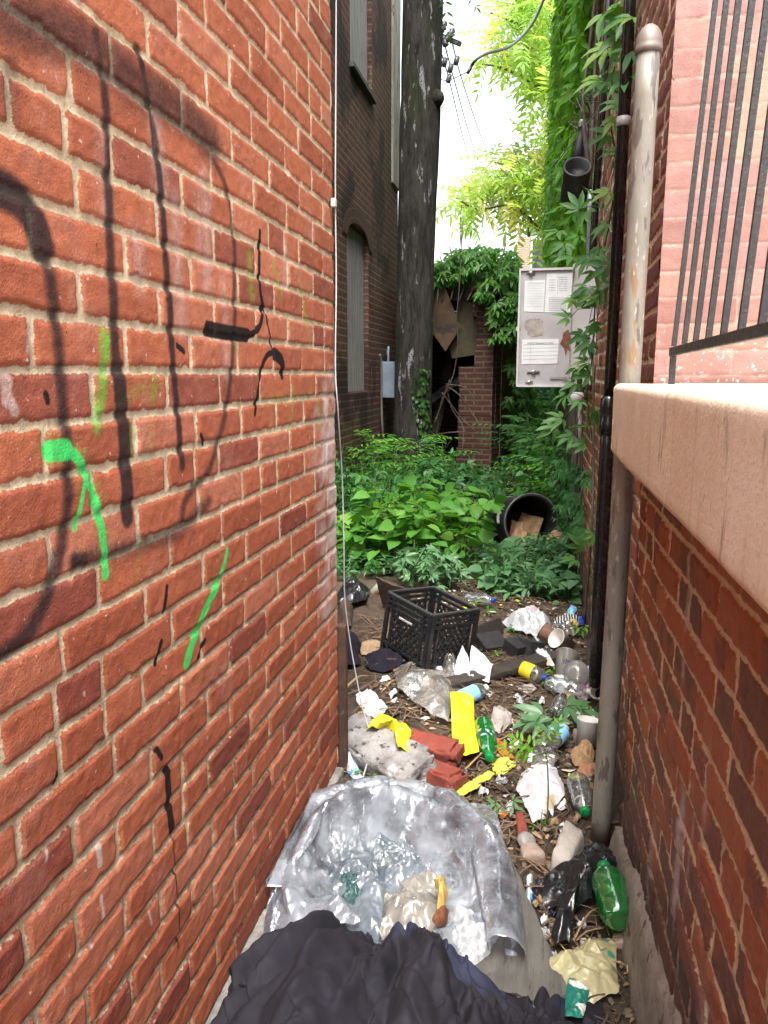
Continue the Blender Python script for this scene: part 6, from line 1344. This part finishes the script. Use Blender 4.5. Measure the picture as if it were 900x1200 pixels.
for k, (poly, m_, lb) in enumerate(([((616, 1032), (624, 1030), (625, 1055), (617, 1060)), M_bwp, 'white and blue wrapper strip beside the plywood edge'], [((396, 820), (404, 822), (402, 830), (396, 828)), M_paper, 'tiny white flake near the white tee fitting'], [((455, 828), (464, 822), (466, 826), (458, 834)), M_paper, 'small white paper curl left of the clear sheet'], [((444, 808), (456, 806), (458, 812), (448, 814)), M_paper, 'small white flake left of the crumpled clear sheet'],
                                ((((540, 716), (556, 712), (562, 722), (548, 728)), M_yel, 'yellow scrap on the rim of the dark board')), [((505, 688), (520, 690), (522, 696), (508, 696)), M_clear, 'clear wrap glinting under leaves behind the crate'], [((606, 918), (612, 908), (620, 905), (618, 914)), M_grp, 'grey paper bit left of the white tissue'], [((572, 930), (580, 922), (594, 924), (600, 934), (590, 944), (578, 942)), M_creep, 'pale wilted leaf above the plywood board'],
                                [((614, 885), (626, 880), (630, 886), (618, 892)), M_tiss, 'tiny white shred left of the clear cellophane'], [((606, 806), (622, 800), (630, 806), (616, 814)), M_grp, 'grey paper shred on the twigs by the plank'], [((690, 828), (697, 826), (698, 834), (691, 836)), M_tiss, 'white crumb between the beaker and pipe end'], [((660, 815), (672, 812), (676, 820), (664, 824)), M_brown, 'brown paper shred under the large creeper leaves'])):
    if m_ is M_creep:
        continue
    scrap('litter_scrap', lb, 'scrap', list(poly), m_, amp=.015, bulge=.012, seed=60 + k, n=40, rings=12, group='small litter scraps')

# ---- more small litter strewn over the soil
pn = 0
for (nm_, lb_, m_, cnt, sz, gr_) in (('paper_scrap', 'small crumpled white paper scrap strewn on the soil among the twigs', M_paper, 22, .034, 'paper scraps on the soil'), ('film_scrap', 'small rumpled milky film scrap strewn on the soil among the twigs', M_wbag, 16, .045, 'milky film scraps on the soil'),
                             ('card_scrap', 'small torn tan cardboard scrap strewn on the soil among the twigs', M_card2, 13, .036, 'cardboard scraps on the soil'), ('wood_chip', 'short splintered wood piece strewn on the soil among the twigs', M_brw, 14, .04, 'wood splinters on the soil'), ('black_scrap', 'small shiny black plastic scrap strewn on the soil among the twigs', M_bbag, 8, .035, 'black plastic scraps on the soil')):
    for (px, py) in scatter([(404, 800), (455, 775), (560, 790), (690, 735), (696, 850), (690, 985), (700, 1160), (630, 1130), (622, 960), (560, 950), (520, 915), (560, 880), (480, 830)], cnt, 13 + 3 * (pn % 2)):
        pn += 1; k_ = 430. / (py - 300) * 0 + sz * 900 / np.linalg.norm(at(px, py, 0) - CAM) / 2; a0 = rng.random() * 6.28; nn_ = 7; th_ = a0 + np.arange(nn_) / nn_ * 6.28; rr_ = k_ * (.55 + .7 * rng.random(nn_)) * (1 if nm_ != 'wood_chip' else 1)
        poly = [(px + r_ * math.cos(t_) * (1.5 if nm_ == 'wood_chip' else 1), py + r_ * .6 * math.sin(t_) * (.45 if nm_ == 'wood_chip' else 1)) for r_, t_ in zip(rr_, th_)]
        scrap(nm_, lb_, nm_.replace('_', ' '), poly, m_, amp=.5 * sz, bulge=.2 * sz, seed=500 + pn, n=36, rings=12, group=gr_, folds=10)
# ---- the big clear bag: a real sheet let fall over its own bulk
bc_ = np.array([-.30, 1.69])
def bagm(x, y):
    r_ = np.hypot((x - bc_[0]) / .27, (y - bc_[1]) / .30); ridge = (.06 + .055 * sstep(-.1, .2, y - bc_[1]) + .03 * sstep(.1, -.2, x - bc_[0])) * np.exp(-((r_ - .86) / .22) ** 2) * (1 + .25 * fbm(x * 9, y * 9, 5, 2)); core = .025 * (1 - sstep(.6, 1.0, r_)) + .02 * fbm(x * 14, y * 14, 6, 2) * (r_ < 1.2)
    left = .05 * np.exp(-((x + .54) / .09) ** 2 - ((y - 1.62) / .2) ** 2)
    return ghm(x, y) * (r_ < 1.5) + np.maximum(ridge + left, core) - .30 * (r_ > 1.5)
M_bag = film('clear_bag', (.84, .85, .88), (.66, .71, .78), .32, .13, .40, .45, 16, .26)
M_bag2 = film('inner_wrap', (.66, .72, .76), (.34, .40, .46), .5, .2, .32, .35, 22, .3)
def H1(x, y): return np.maximum(ghm(x, y) + .03, bagm(x, y))
P = cloth(.74, .94, 124, 150, (-.345, 1.66), .2, H1, (.90, .90), .05, 120, 6, 5, bend=.10, wall=-.585, crumple=0, pin=True)
ux_, uy_ = np.meshgrid(np.linspace(-.5, .5, P.shape[1]), np.linspace(-.5, .5, P.shape[0]))
def ridg(a, b_, s_): return 1 - np.abs(2 * fbm(a, b_, s_, 2) - 1) * 2.2
fx, fy = P[..., 0] - bc_[0] + .05 * (fbm(ux_ * 8, uy_ * 8, 311, 3) - .5), P[..., 1] - bc_[1] + .05 * (fbm(ux_ * 8 + 4, uy_ * 8, 312, 3) - .5)
th_ = np.arctan2(fy, fx); rd_ = np.hypot(fy, fx)
cru = .040 * facets(ux_ + 0., uy_ + 0., 315, 34, wmin=.15, wmax=.6) + .024 * facets(ux_ + 0., uy_ + 0., 316, 90, wmin=.05, wmax=.25) + .010 * facets(ux_ + 0., uy_ + 0., 317, 260, wmin=.02, wmax=.10)
tw = .012 * (1 - np.abs(2 * fbm(th_ * 2.2, rd_ * 14 + 3 * fx, 318, 2) - 1) * 2) * sstep(.15, .25, rd_)
P[..., 2] = np.maximum(P[..., 2] + cru + tw, ghm(P[..., 0], P[..., 1]) + .006); P[..., 0] = np.maximum(P[..., 0] + .5 * cru, -.588); P[..., 1] += .5 * np.roll(cru, 7, 1)
BAG = sheet('clear_bag', P, M_bag, None, 'large clear plastic rubbish bag lying slumped against the red brick wall', 'bag', .0012, 1)
MOUNDS.append(lambda x, y: np.where(np.hypot((x - bc_[0]) / .285, (y - bc_[1]) / .30) < 1.0, .048 + 0 * x, -1))
T = None
M_dark_teal = mat('dark_teal_wad', (.03, .085, .085), (.018, .05, .055), 20, .4, .4)
scrap('teal_wad', 'dark teal wad showing through wrap inside the clear bag', 'wad', [(388, 1030), (405, 1012), (428, 1020), (434, 1040), (420, 1058), (400, 1050)], M_dark_teal, z=.1, amp=.03, bulge=.02, seed=71, lift=.01)
scrap('inner_wrap', 'clear wrapped bundle inside the bag, left one', 'wrap', [(368, 985), (390, 955), (425, 958), (452, 985), (450, 1040), (442, 1085), (410, 1070), (386, 1046), (370, 1012)], M_bag2, z=.12, amp=.055, bulge=.012, seed=72, n=160, rings=60, folds=40, lift=.012)
scrap('inner_wrap', 'clear crinkled film inside the bag, middle one', 'wrap', [(430, 968), (460, 958), (490, 975), (497, 1012), (476, 1034), (448, 1036), (436, 1004)], M_bag2, z=.12, amp=.05, bulge=.01, seed=73, n=150, rings=56, folds=40, lift=.012)
scrap('inner_wrap', 'pale cream film inside the bag just above the navy jacket', 'wrap', [(440, 1030), (470, 1008), (506, 1000), (522, 1030), (518, 1068), (490, 1092), (456, 1088), (440, 1060)], film('cream_wrap', (.84, .82, .77), (.58, .55, .5), .5, .22, .3, .3, 18, .3), z=.12, amp=.05, bulge=.01, seed=74, n=150, rings=56, folds=36, lift=.012)
scrap('inner_wrap', 'white wrinkled wrap inside the bag, at its right rim', 'wrap', [(522, 1062), (532, 1045), (552, 1050), (574, 1075), (578, 1102), (560, 1116), (536, 1108), (520, 1088)], M_wbag, z=.12, amp=.045, bulge=.012, seed=75, n=140, rings=50, lift=.012)
scrap('yellow_leafy_bit', 'small dried yellow scrap inside the clear bag', 'scrap', [(508, 1030), (520, 1025), (526, 1040), (520, 1062), (512, 1058), (514, 1044)], mat('dry_yellow', (.50, .36, .10), (.4, .26, .08), 12, .8), z=.14, amp=.025, bulge=.02, seed=76, lift=.075)
scrap('rust_brown_bit', 'rust brown fibrous scrap beside the dried yellow scrap', 'scrap', [(512, 1062), (526, 1056), (524, 1076), (512, 1084), (506, 1076)], mat('rust_fibre', (.17, .06, .025), (.09, .04, .02), 20, .9), z=.14, amp=.025, bulge=.02, seed=77, lift=.07)
# the rolled rim of the bag and the flap that falls down its left side
cl_ = spline([at(px, py, .10) for px, py in ((322, 1050), (330, 1000), (345, 966), (380, 946), (425, 936), (470, 934), (520, 946), (552, 970), (574, 1010), (584, 1060), (590, 1112))], 220)
tg = np.gradient(cl_, axis=0); tg /= np.linalg.norm(tg, axis=1)[:, None]; sd_ = np.cross(tg, [0, 0, 1.]); sl_ = np.linspace(0, 1, 220)
prof_ = [(-.036, -.075), (-.040, -.045), (-.038, -.018), (-.028, .004), (-.012, .016), (.006, .018), (.022, .010), (.036, -.006), (.046, -.030), (.052, -.060), (.056, -.09)]
pr2 = np.array([np.interp(np.linspace(0, 10, 34), np.arange(11), np.array(prof_)[:, k]) for k in (0, 1)]).T
S_, T_ = np.meshgrid(np.linspace(0, 1, 34), sl_)
wv_ = .75 + .5 * fbm(sl_ * 7, sl_ * 0, 321, 3); hv_ = .9 * sstep(0, .08, sl_) * (1 - .35 * sstep(.75, 1, sl_)) * (.7 + .6 * fbm(sl_ * 5, sl_ * 0, 322, 2))
RP = cl_[:, None] - sd_[:, None] * (pr2[None, :, 0] * wv_[:, None])[..., None]
fc_ = .012 * (1 - np.abs(2 * fbm(T_ * 9 + S_ * 1.2, S_ * 1.6, 323, 3) - 1) * 2.2) + .012 * facets(T_ * 3, S_ * 1., 324, 60, wmin=.04, wmax=.3) + .005 * facets(T_ * 3, S_ * 1., 325, 200, wmin=.02, wmax=.1)
RP[..., 2] = .125 + pr2[None, :, 1] * hv_[:, None] + fc_; RP[..., 1] += .5 * fc_; RP[..., 0] = np.maximum(RP[..., 0], -.59)
RP[..., 2] = np.maximum(RP[..., 2], ghm(RP[..., 0], RP[..., 1]) + .01)
rr_o = mk('rolled_rim', RP, gridfaces(220, 34), M_bag, BAG, True); solidify(rr_o, .001)
scrap('side_flap', None, None, [(342, 968), (352, 972), (370, 1004), (396, 1044), (424, 1080), (380, 1088), (340, 1094), (310, 1104), (320, 1060), (332, 1010)], M_bag, z=.09, amp=.04, bulge=.02, seed=80, n=180, rings=60, folds=16, lift=.035, parent=BAG)
# ---- navy black jacket heaped in front of it
MOUNDS.clear()
def jm(x, y):
    m = .165 * np.exp(-(((x + .30) / .24) ** 4 + ((y - 1.17) / .24) ** 4)) + .13 * np.exp(-(((x - .0) / .13) ** 2 + ((y - 1.10) / .15) ** 2)) + .06 * fbm(x * 8, y * 8, 12, 2) * np.exp(-(((x + .25) / .3) ** 2 + ((y - 1.05) / .25) ** 2))
    bb = bagm(x, y) + .01
    return np.maximum(ghm(x, y) + m, np.where(np.hypot((x - bc_[0]) / .285, (y - bc_[1]) / .30) < 1.2, bb, -1))
M_jack = mat('navy_fabric', (.014, .0125, .019), (.009, .008, .013), 10, .85, .5, 420, .0015, spec=.35, spots=[((.022, .024, .05), 3, .58), ((.22, .21, .2), 210, .76)])
P = cloth(1.06, .84, 160, 124, (-.20, 1.135), .06, jm, (.74, .76), .13, 150, 7, 9, bend=.10, thick=.012, wall=-.585, pin=True)
ux_, uy_ = np.meshgrid(np.linspace(-.5, .5, P.shape[1]), np.linspace(-.5, .5, P.shape[0]))
def ridg(a, b_, s_): return 1 - np.abs(2 * fbm(a, b_, s_, 2) - 1) * 2.2
fx, fy = P[..., 0] + .04 * (fbm(ux_ * 8, uy_ * 8, 301, 3) - .5), P[..., 1] + .04 * (fbm(ux_ * 8 + 4, uy_ * 8, 302, 3) - .5)
th_ = np.arctan2(fy - 1.50, fx + .26); rd_ = np.hypot(fy - 1.50, fx + .26)
th2 = np.arctan2(fy - 1.36, fx - .06); rd2 = np.hypot(fy - 1.36, fx - .06)
kk = sstep(-.20, -.02, fx + .4 * (1.25 - fy))
wr = (ridg(th_ * 3.4, rd_ * 2.2 + 3, 303) * (1 - kk) + ridg(th2 * 2.6, rd2 * 3, 304) * kk * .45) * .075 + .026 * ridg(th_ * 8 + 2 * rd_, rd_ * 5, 305) + .012 * ridg(fx * 9, fy * 5, 306) + .004 * ridg(fx * 26, fy * 20, 307)
wr *= sstep(.5, .42, np.maximum(np.abs(ux_), np.abs(uy_))) * .8 + .2
P[..., 2] = np.maximum(P[..., 2] + wr - .012, jm(P[..., 0], P[..., 1]) * 0 + ghm(P[..., 0], P[..., 1]) + .012)
P[..., 1] += .25 * wr
JK = sheet('dark_jacket', P, M_jack, None, 'dark navy jacket heaped in folds at the front of the alley', 'jacket', .006, 1)

# ---- sapling, large leaved seedlings
SPt = thing('sapling', 'slender sapling with bright narrow leaflets growing out of the rubbish', 'sapling', at(641, 968, .02))
L = Leaves(); b = MB(); q0 = at(641, 966, .02); q1 = q0 + [-.008, .03, .21]
b.tube(spline([q0, (q0 + q1) / 2 + [.004, 0, 0], q1], 12), .0022, 6)
yb = q1[1]
for (tip, n_, lf) in (((592, 882), 4, .42), ((604, 870), 4, .5), ((632, 858), 4, .42), ((656, 848), 4, .40), ((612, 890), 3, .5)):
    tp = aty(*tip, yb + .03); d_ = tp - q1; Ld = np.linalg.norm(d_); b.tube([q1, q1 + d_ * .9], .0012, 5); L.pinnate(q1 + d_ * .25, d_ + [0, 0, .25 * Ld], (0, -.8, .7), Ld * .78, n_, lf)
L.build('foliage', leafmat('sapling_leaf', (.12, .34, .02), (.20, .42, .035), tl=.45), SPt); b.build('stem', M_green, SPt, True)
CL_ = thing('large_leaved_creeper', 'dark green creeper with large lobed leaves beside the white beaker', 'creeper', at(640, 850, .02))
L = Leaves(); b = MB()
for (px, py, s_, dx, dy, n_) in ((638, 836, .13, -.9, -.5, 5), (664, 826, .12, .8, -.2, 5), (628, 845, .09, -.6, -.8, 3), (682, 832, .09, .9, -.1, 3), (650, 842, .08, .1, -1, 3)):
    q = at(px, py, .10); L.palmate(q, (dx, dy, -.12), (.05, -.35, 1), s_, n_, lc=.35, spread=80); b.tube(spline([at(652, 838, .0), (q + at(652, 838, .0)) / 2 + [0, 0, .03], q], 8), .0018, 5)
L.build('foliage', M_creep, CL_); b.build('stem', M_green, CL_, True)
def seedling(label, px, py, s_, n_, m=None, kind='pal'):
    T = thing('seedling', label, 'seedling', at(px, py, .02)); L = Leaves(); b = MB(); q = at(px, py, .02); q[2] = gh(q[0], q[1])
    for k in range(n_):
        a_ = rng.random() * 6.28; o_ = q + np.array([math.cos(a_) * s_ * .8, math.sin(a_) * s_ * .8, s_ * (.5 + .8 * rng.random())]); b.tube(spline([q, (q + o_) / 2 + [0, 0, s_ * .2], o_], 6), .0012, 4)
        if kind == 'pal': L.palmate(o_, (math.cos(a_), math.sin(a_), -.15), (0, -.3, 1), s_, 3)
        else: L.add(o_, (math.cos(a_), math.sin(a_), .1), (0, -.3, 1), s_)
    L.build('foliage', m or M_weed, T); b.build('stem', M_green, T, True)
seedling('tiny round leaved seedling beside the concrete block', 431, 913, .028, 5, kind='o'); seedling('small creeper seedling between yellow strip and tissue', 588, 948, .04, 6, M_creep); seedling('tiny clover like seedling at the sapling foot', 632, 968, .018, 4); seedling('tiny seedling right of the sapling foot', 648, 966, .018, 4)
seedling('thin light green seedling in front of the grey cups', 652, 800, .045, 7); seedling('seedling at the wall beside the blue wrapper', 680, 742, .05, 6); seedling('seedling against the wall below the white pipe end', 696, 828, .04, 6); seedling('leafy seedling beside the white carrier bag', 610, 745, .05, 5, M_weed2); seedling('small seedling by the crate foot and dark plank', 575, 772, .03, 6); seedling('seedling right of the brown plank behind the crate', 560, 724, .06, 7, M_weed)

# ---- twigs, dead leaves and crumbs of litter: nobody could count them
b = MB(); zones = [((-.25, 3.1), (.35, 1.3), 520, .12), ((-.62, 3.7), (.13, .28), 360, .13), ((-.13, 3.35), (.13, .3), 260, .13), ((-.1, 2.2), (.18, .3), 170, .10), ((.1, 1.5), (.12, .3), 130, .10), ((-.5, 2.45), (.1, .2), 70, .1), ((-.1, 5.5), (.15, .6), 80, .14)]
for (c_, s_, n_, ln) in zones:
    for k in range(n_):
        x, y = c_[0] + s_[0] * rng.normal() * .7, c_[1] + s_[1] * rng.normal() * .7
        if not (-.58 < x < .24) and y < 2.4 or x > .27: continue
        if y > 2.4 and x < -1.2: continue
        a_ = rng.random() * 3.14; l_ = ln * (.35 + rng.random() * 1.1); d_ = np.array([math.cos(a_), math.sin(a_), 0]) * l_ / 2; kk = np.array([-d_[1], d_[0], 0]) * .3 * rng.normal()
        p0_, p1_ = np.array([x, y, 0]) - d_, np.array([x, y, 0]) + d_; p0_[2] = gh(*p0_[:2]) + .004 + .02 * rng.random(); p1_[2] = gh(*p1_[:2]) + .004 + .03 * rng.random(); m_ = (p0_ + p1_) / 2 + kk + [0, 0, .012 * rng.random()]
        b.tube(spline([p0_, m_, p1_], 5), .0009 + .0022 * rng.random() ** 2, 4, False)
tag(b.build('twigs', mat('twig_brown', (.24, .16, .10), (.09, .06, .04), 3, .9, .3), smooth=True), kind='stuff')
L = Leaves(); N = 5600; x = -.62 + .9 * rng.random(N); y = 1.2 + 4.2 * rng.random(N) ** 1.1; a_ = rng.random(N) * 6.28
L.add(np.stack([x, y, ghm(x, y) + .004 + .008 * rng.random(N)], 1), np.stack([np.cos(a_), np.sin(a_), .25 * rng.normal(size=N)], 1), np.stack([.45 * rng.normal(size=N), .45 * rng.normal(size=N), np.ones(N)], 1), .012 + .03 * rng.random(N) ** 2)
tag(L.build('dead_leaves', leafmat('dead_leaf', (.06, .038, .024), (.26, .165, .09), (.45, .31, .17), tl=.15, rough=.8)), kind='stuff')
for nm_, m_, N in (('paper_flakes', mat('paper_flake', (.66, .64, .6), (.5, .46, .4), 15, .9), 190), ('plastic_flakes', M_clear, 70), ('bark_chips', mat('bark_chip', (.17, .11, .07), (.09, .06, .04), 15, .9), 420), ('yellow_flakes', M_yel2, 14)):
    V = []; F = []
    for k in range(N):
        x, y = -.58 + .82 * rng.random(), 1.9 + 2.7 * rng.random(); s_ = .006 + .022 * rng.random() ** 2; a_ = rng.random() * 6.28; n_ = 6; z_ = gh(x, y)
        th_ = a_ + np.sort(rng.random(n_)) * 6.28; rr_ = s_ * (.6 + .6 * rng.random(n_)); b0 = len(V)
        V.append((x, y, z_ + .006 + .4 * s_ * rng.random())); V += [(x + r_ * math.cos(t_), y + r_ * math.sin(t_), z_ + .003 + .6 * s_ * rng.random()) for r_, t_ in zip(rr_, th_)]
        F += [(b0, b0 + 1 + i_, b0 + 1 + (i_ + 1) % n_) for i_ in range(n_)]
    tag(mk(nm_, V, F, m_, None, False), kind='stuff')
b = MB(); N = 420
for k in range(N):
    x, y = -.6 + .86 * rng.random(), 1.25 + 3.3 * rng.random(); s_ = .003 + .010 * rng.random() ** 2
    b.lathe([(.001, -s_ * .4), (s_, 0), (s_ * .6, s_ * .7), (.001, s_ * .8)], frame(rng.normal(size=3) + [0, 0, 2]), (x, y, gh(x, y) + s_ * .3), 6)
tag(b.build('gravel_crumbs', mat('crumbs', (.30, .26, .21), (.12, .09, .07), 15, .9, .4)), kind='stuff')
b = MB()
for (pa, pb, z_, r_, lb) in (((668, 1062), (700, 1020), .03, .003, ''), ((672, 1102), (705, 1062), .02, .003, ''), ((546, 985), (588, 945), .05, .0025, ''), ((556, 990), (592, 948), .05, .0022, ''), ((552, 978), (600, 950), .05, .002, ''), ((405, 806), (432, 792), .06, .007, ''), ((447, 812), (470, 795), .06, .006, ''), ((622, 1090), (668, 1120), .02, .003, ''), ((545, 902), (600, 860), .03, .004, '')):
    a_, c_ = at(*pa, z_), at(*pb, z_); b.tube(spline([a_, (a_ + c_) / 2 + [0, .01, .015], c_], 10), np.linspace(r_, r_ * .5, 10), 6)
tag(b.build('straw_stalks', mat('straw', (.38, .27, .12), (.26, .17, .08), 8, .8), smooth=True), kind='stuff')

# ================================================================== CAMERA AND LIGHT
cam = bpy.data.cameras.new('camera'); co = bpy.data.objects.new('camera', cam); COL.objects.link(co)
co.location = (0, 0, CAMH); fw = ray(450, 600); co.rotation_euler = Vector(fw).to_track_quat('-Z', 'Y').to_euler()
cam.sensor_fit = 'HORIZONTAL'; cam.sensor_width = 36; cam.lens = 36; cam.clip_start = .02; cam.clip_end = 3000
scene.camera = co
SUN_EL, SUN_AZ = 63.0, 170.0                                        # azimuth clockwise from +Y: high, behind the viewer and a little to the right
sd = Vector((math.sin(R(SUN_AZ)) * math.cos(R(SUN_EL)), math.cos(R(SUN_AZ)) * math.cos(R(SUN_EL)), math.sin(R(SUN_EL))))
sl = bpy.data.lights.new('sun', 'SUN'); sl.energy = 1.5; sl.angle = R(25); sl.color = (1, .965, .90)
so = bpy.data.objects.new('sun', sl); COL.objects.link(so); so.rotation_euler = (-sd).to_track_quat('-Z', 'Y').to_euler(); so.location = (3, -4, 12)
w = bpy.data.worlds.new('World'); scene.world = w; w.use_nodes = True; nt = w.node_tree; nt.nodes.clear()
sky = nt.nodes.new('ShaderNodeTexSky'); sky.sky_type = 'NISHITA'; sky.sun_disc = False; sky.sun_elevation = R(SUN_EL); sky.sun_rotation = R(SUN_AZ); sky.air_density = 1.2; sky.dust_density = 4.0; sky.ozone_density = .6
hs = nt.nodes.new('ShaderNodeHueSaturation'); hs.inputs['Saturation'].default_value = .28; hs.inputs['Value'].default_value = 1.0
bg = nt.nodes.new('ShaderNodeBackground'); bg.inputs['Strength'].default_value = .15
wo = nt.nodes.new('ShaderNodeOutputWorld'); nt.links.new(sky.outputs[0], hs.inputs['Color']); nt.links.new(hs.outputs[0], bg.inputs[0]); nt.links.new(bg.outputs[0], wo.inputs[0])
vs_ = scene.view_settings; vs_.view_transform = 'Standard'; vs_.look = 'None'; vs_.gamma = 1.0; vs_.exposure = 2.0; vs_.use_curve_mapping = False
scene.render.engine = 'CYCLES'; cy = scene.cycles
cy.max_bounces = 10; cy.diffuse_bounces = 5; cy.glossy_bounces = 4; cy.transparent_max_bounces = 24; cy.transmission_bounces = 6; cy.use_denoising = True; cy.caustics_reflective = False; cy.caustics_refractive = False
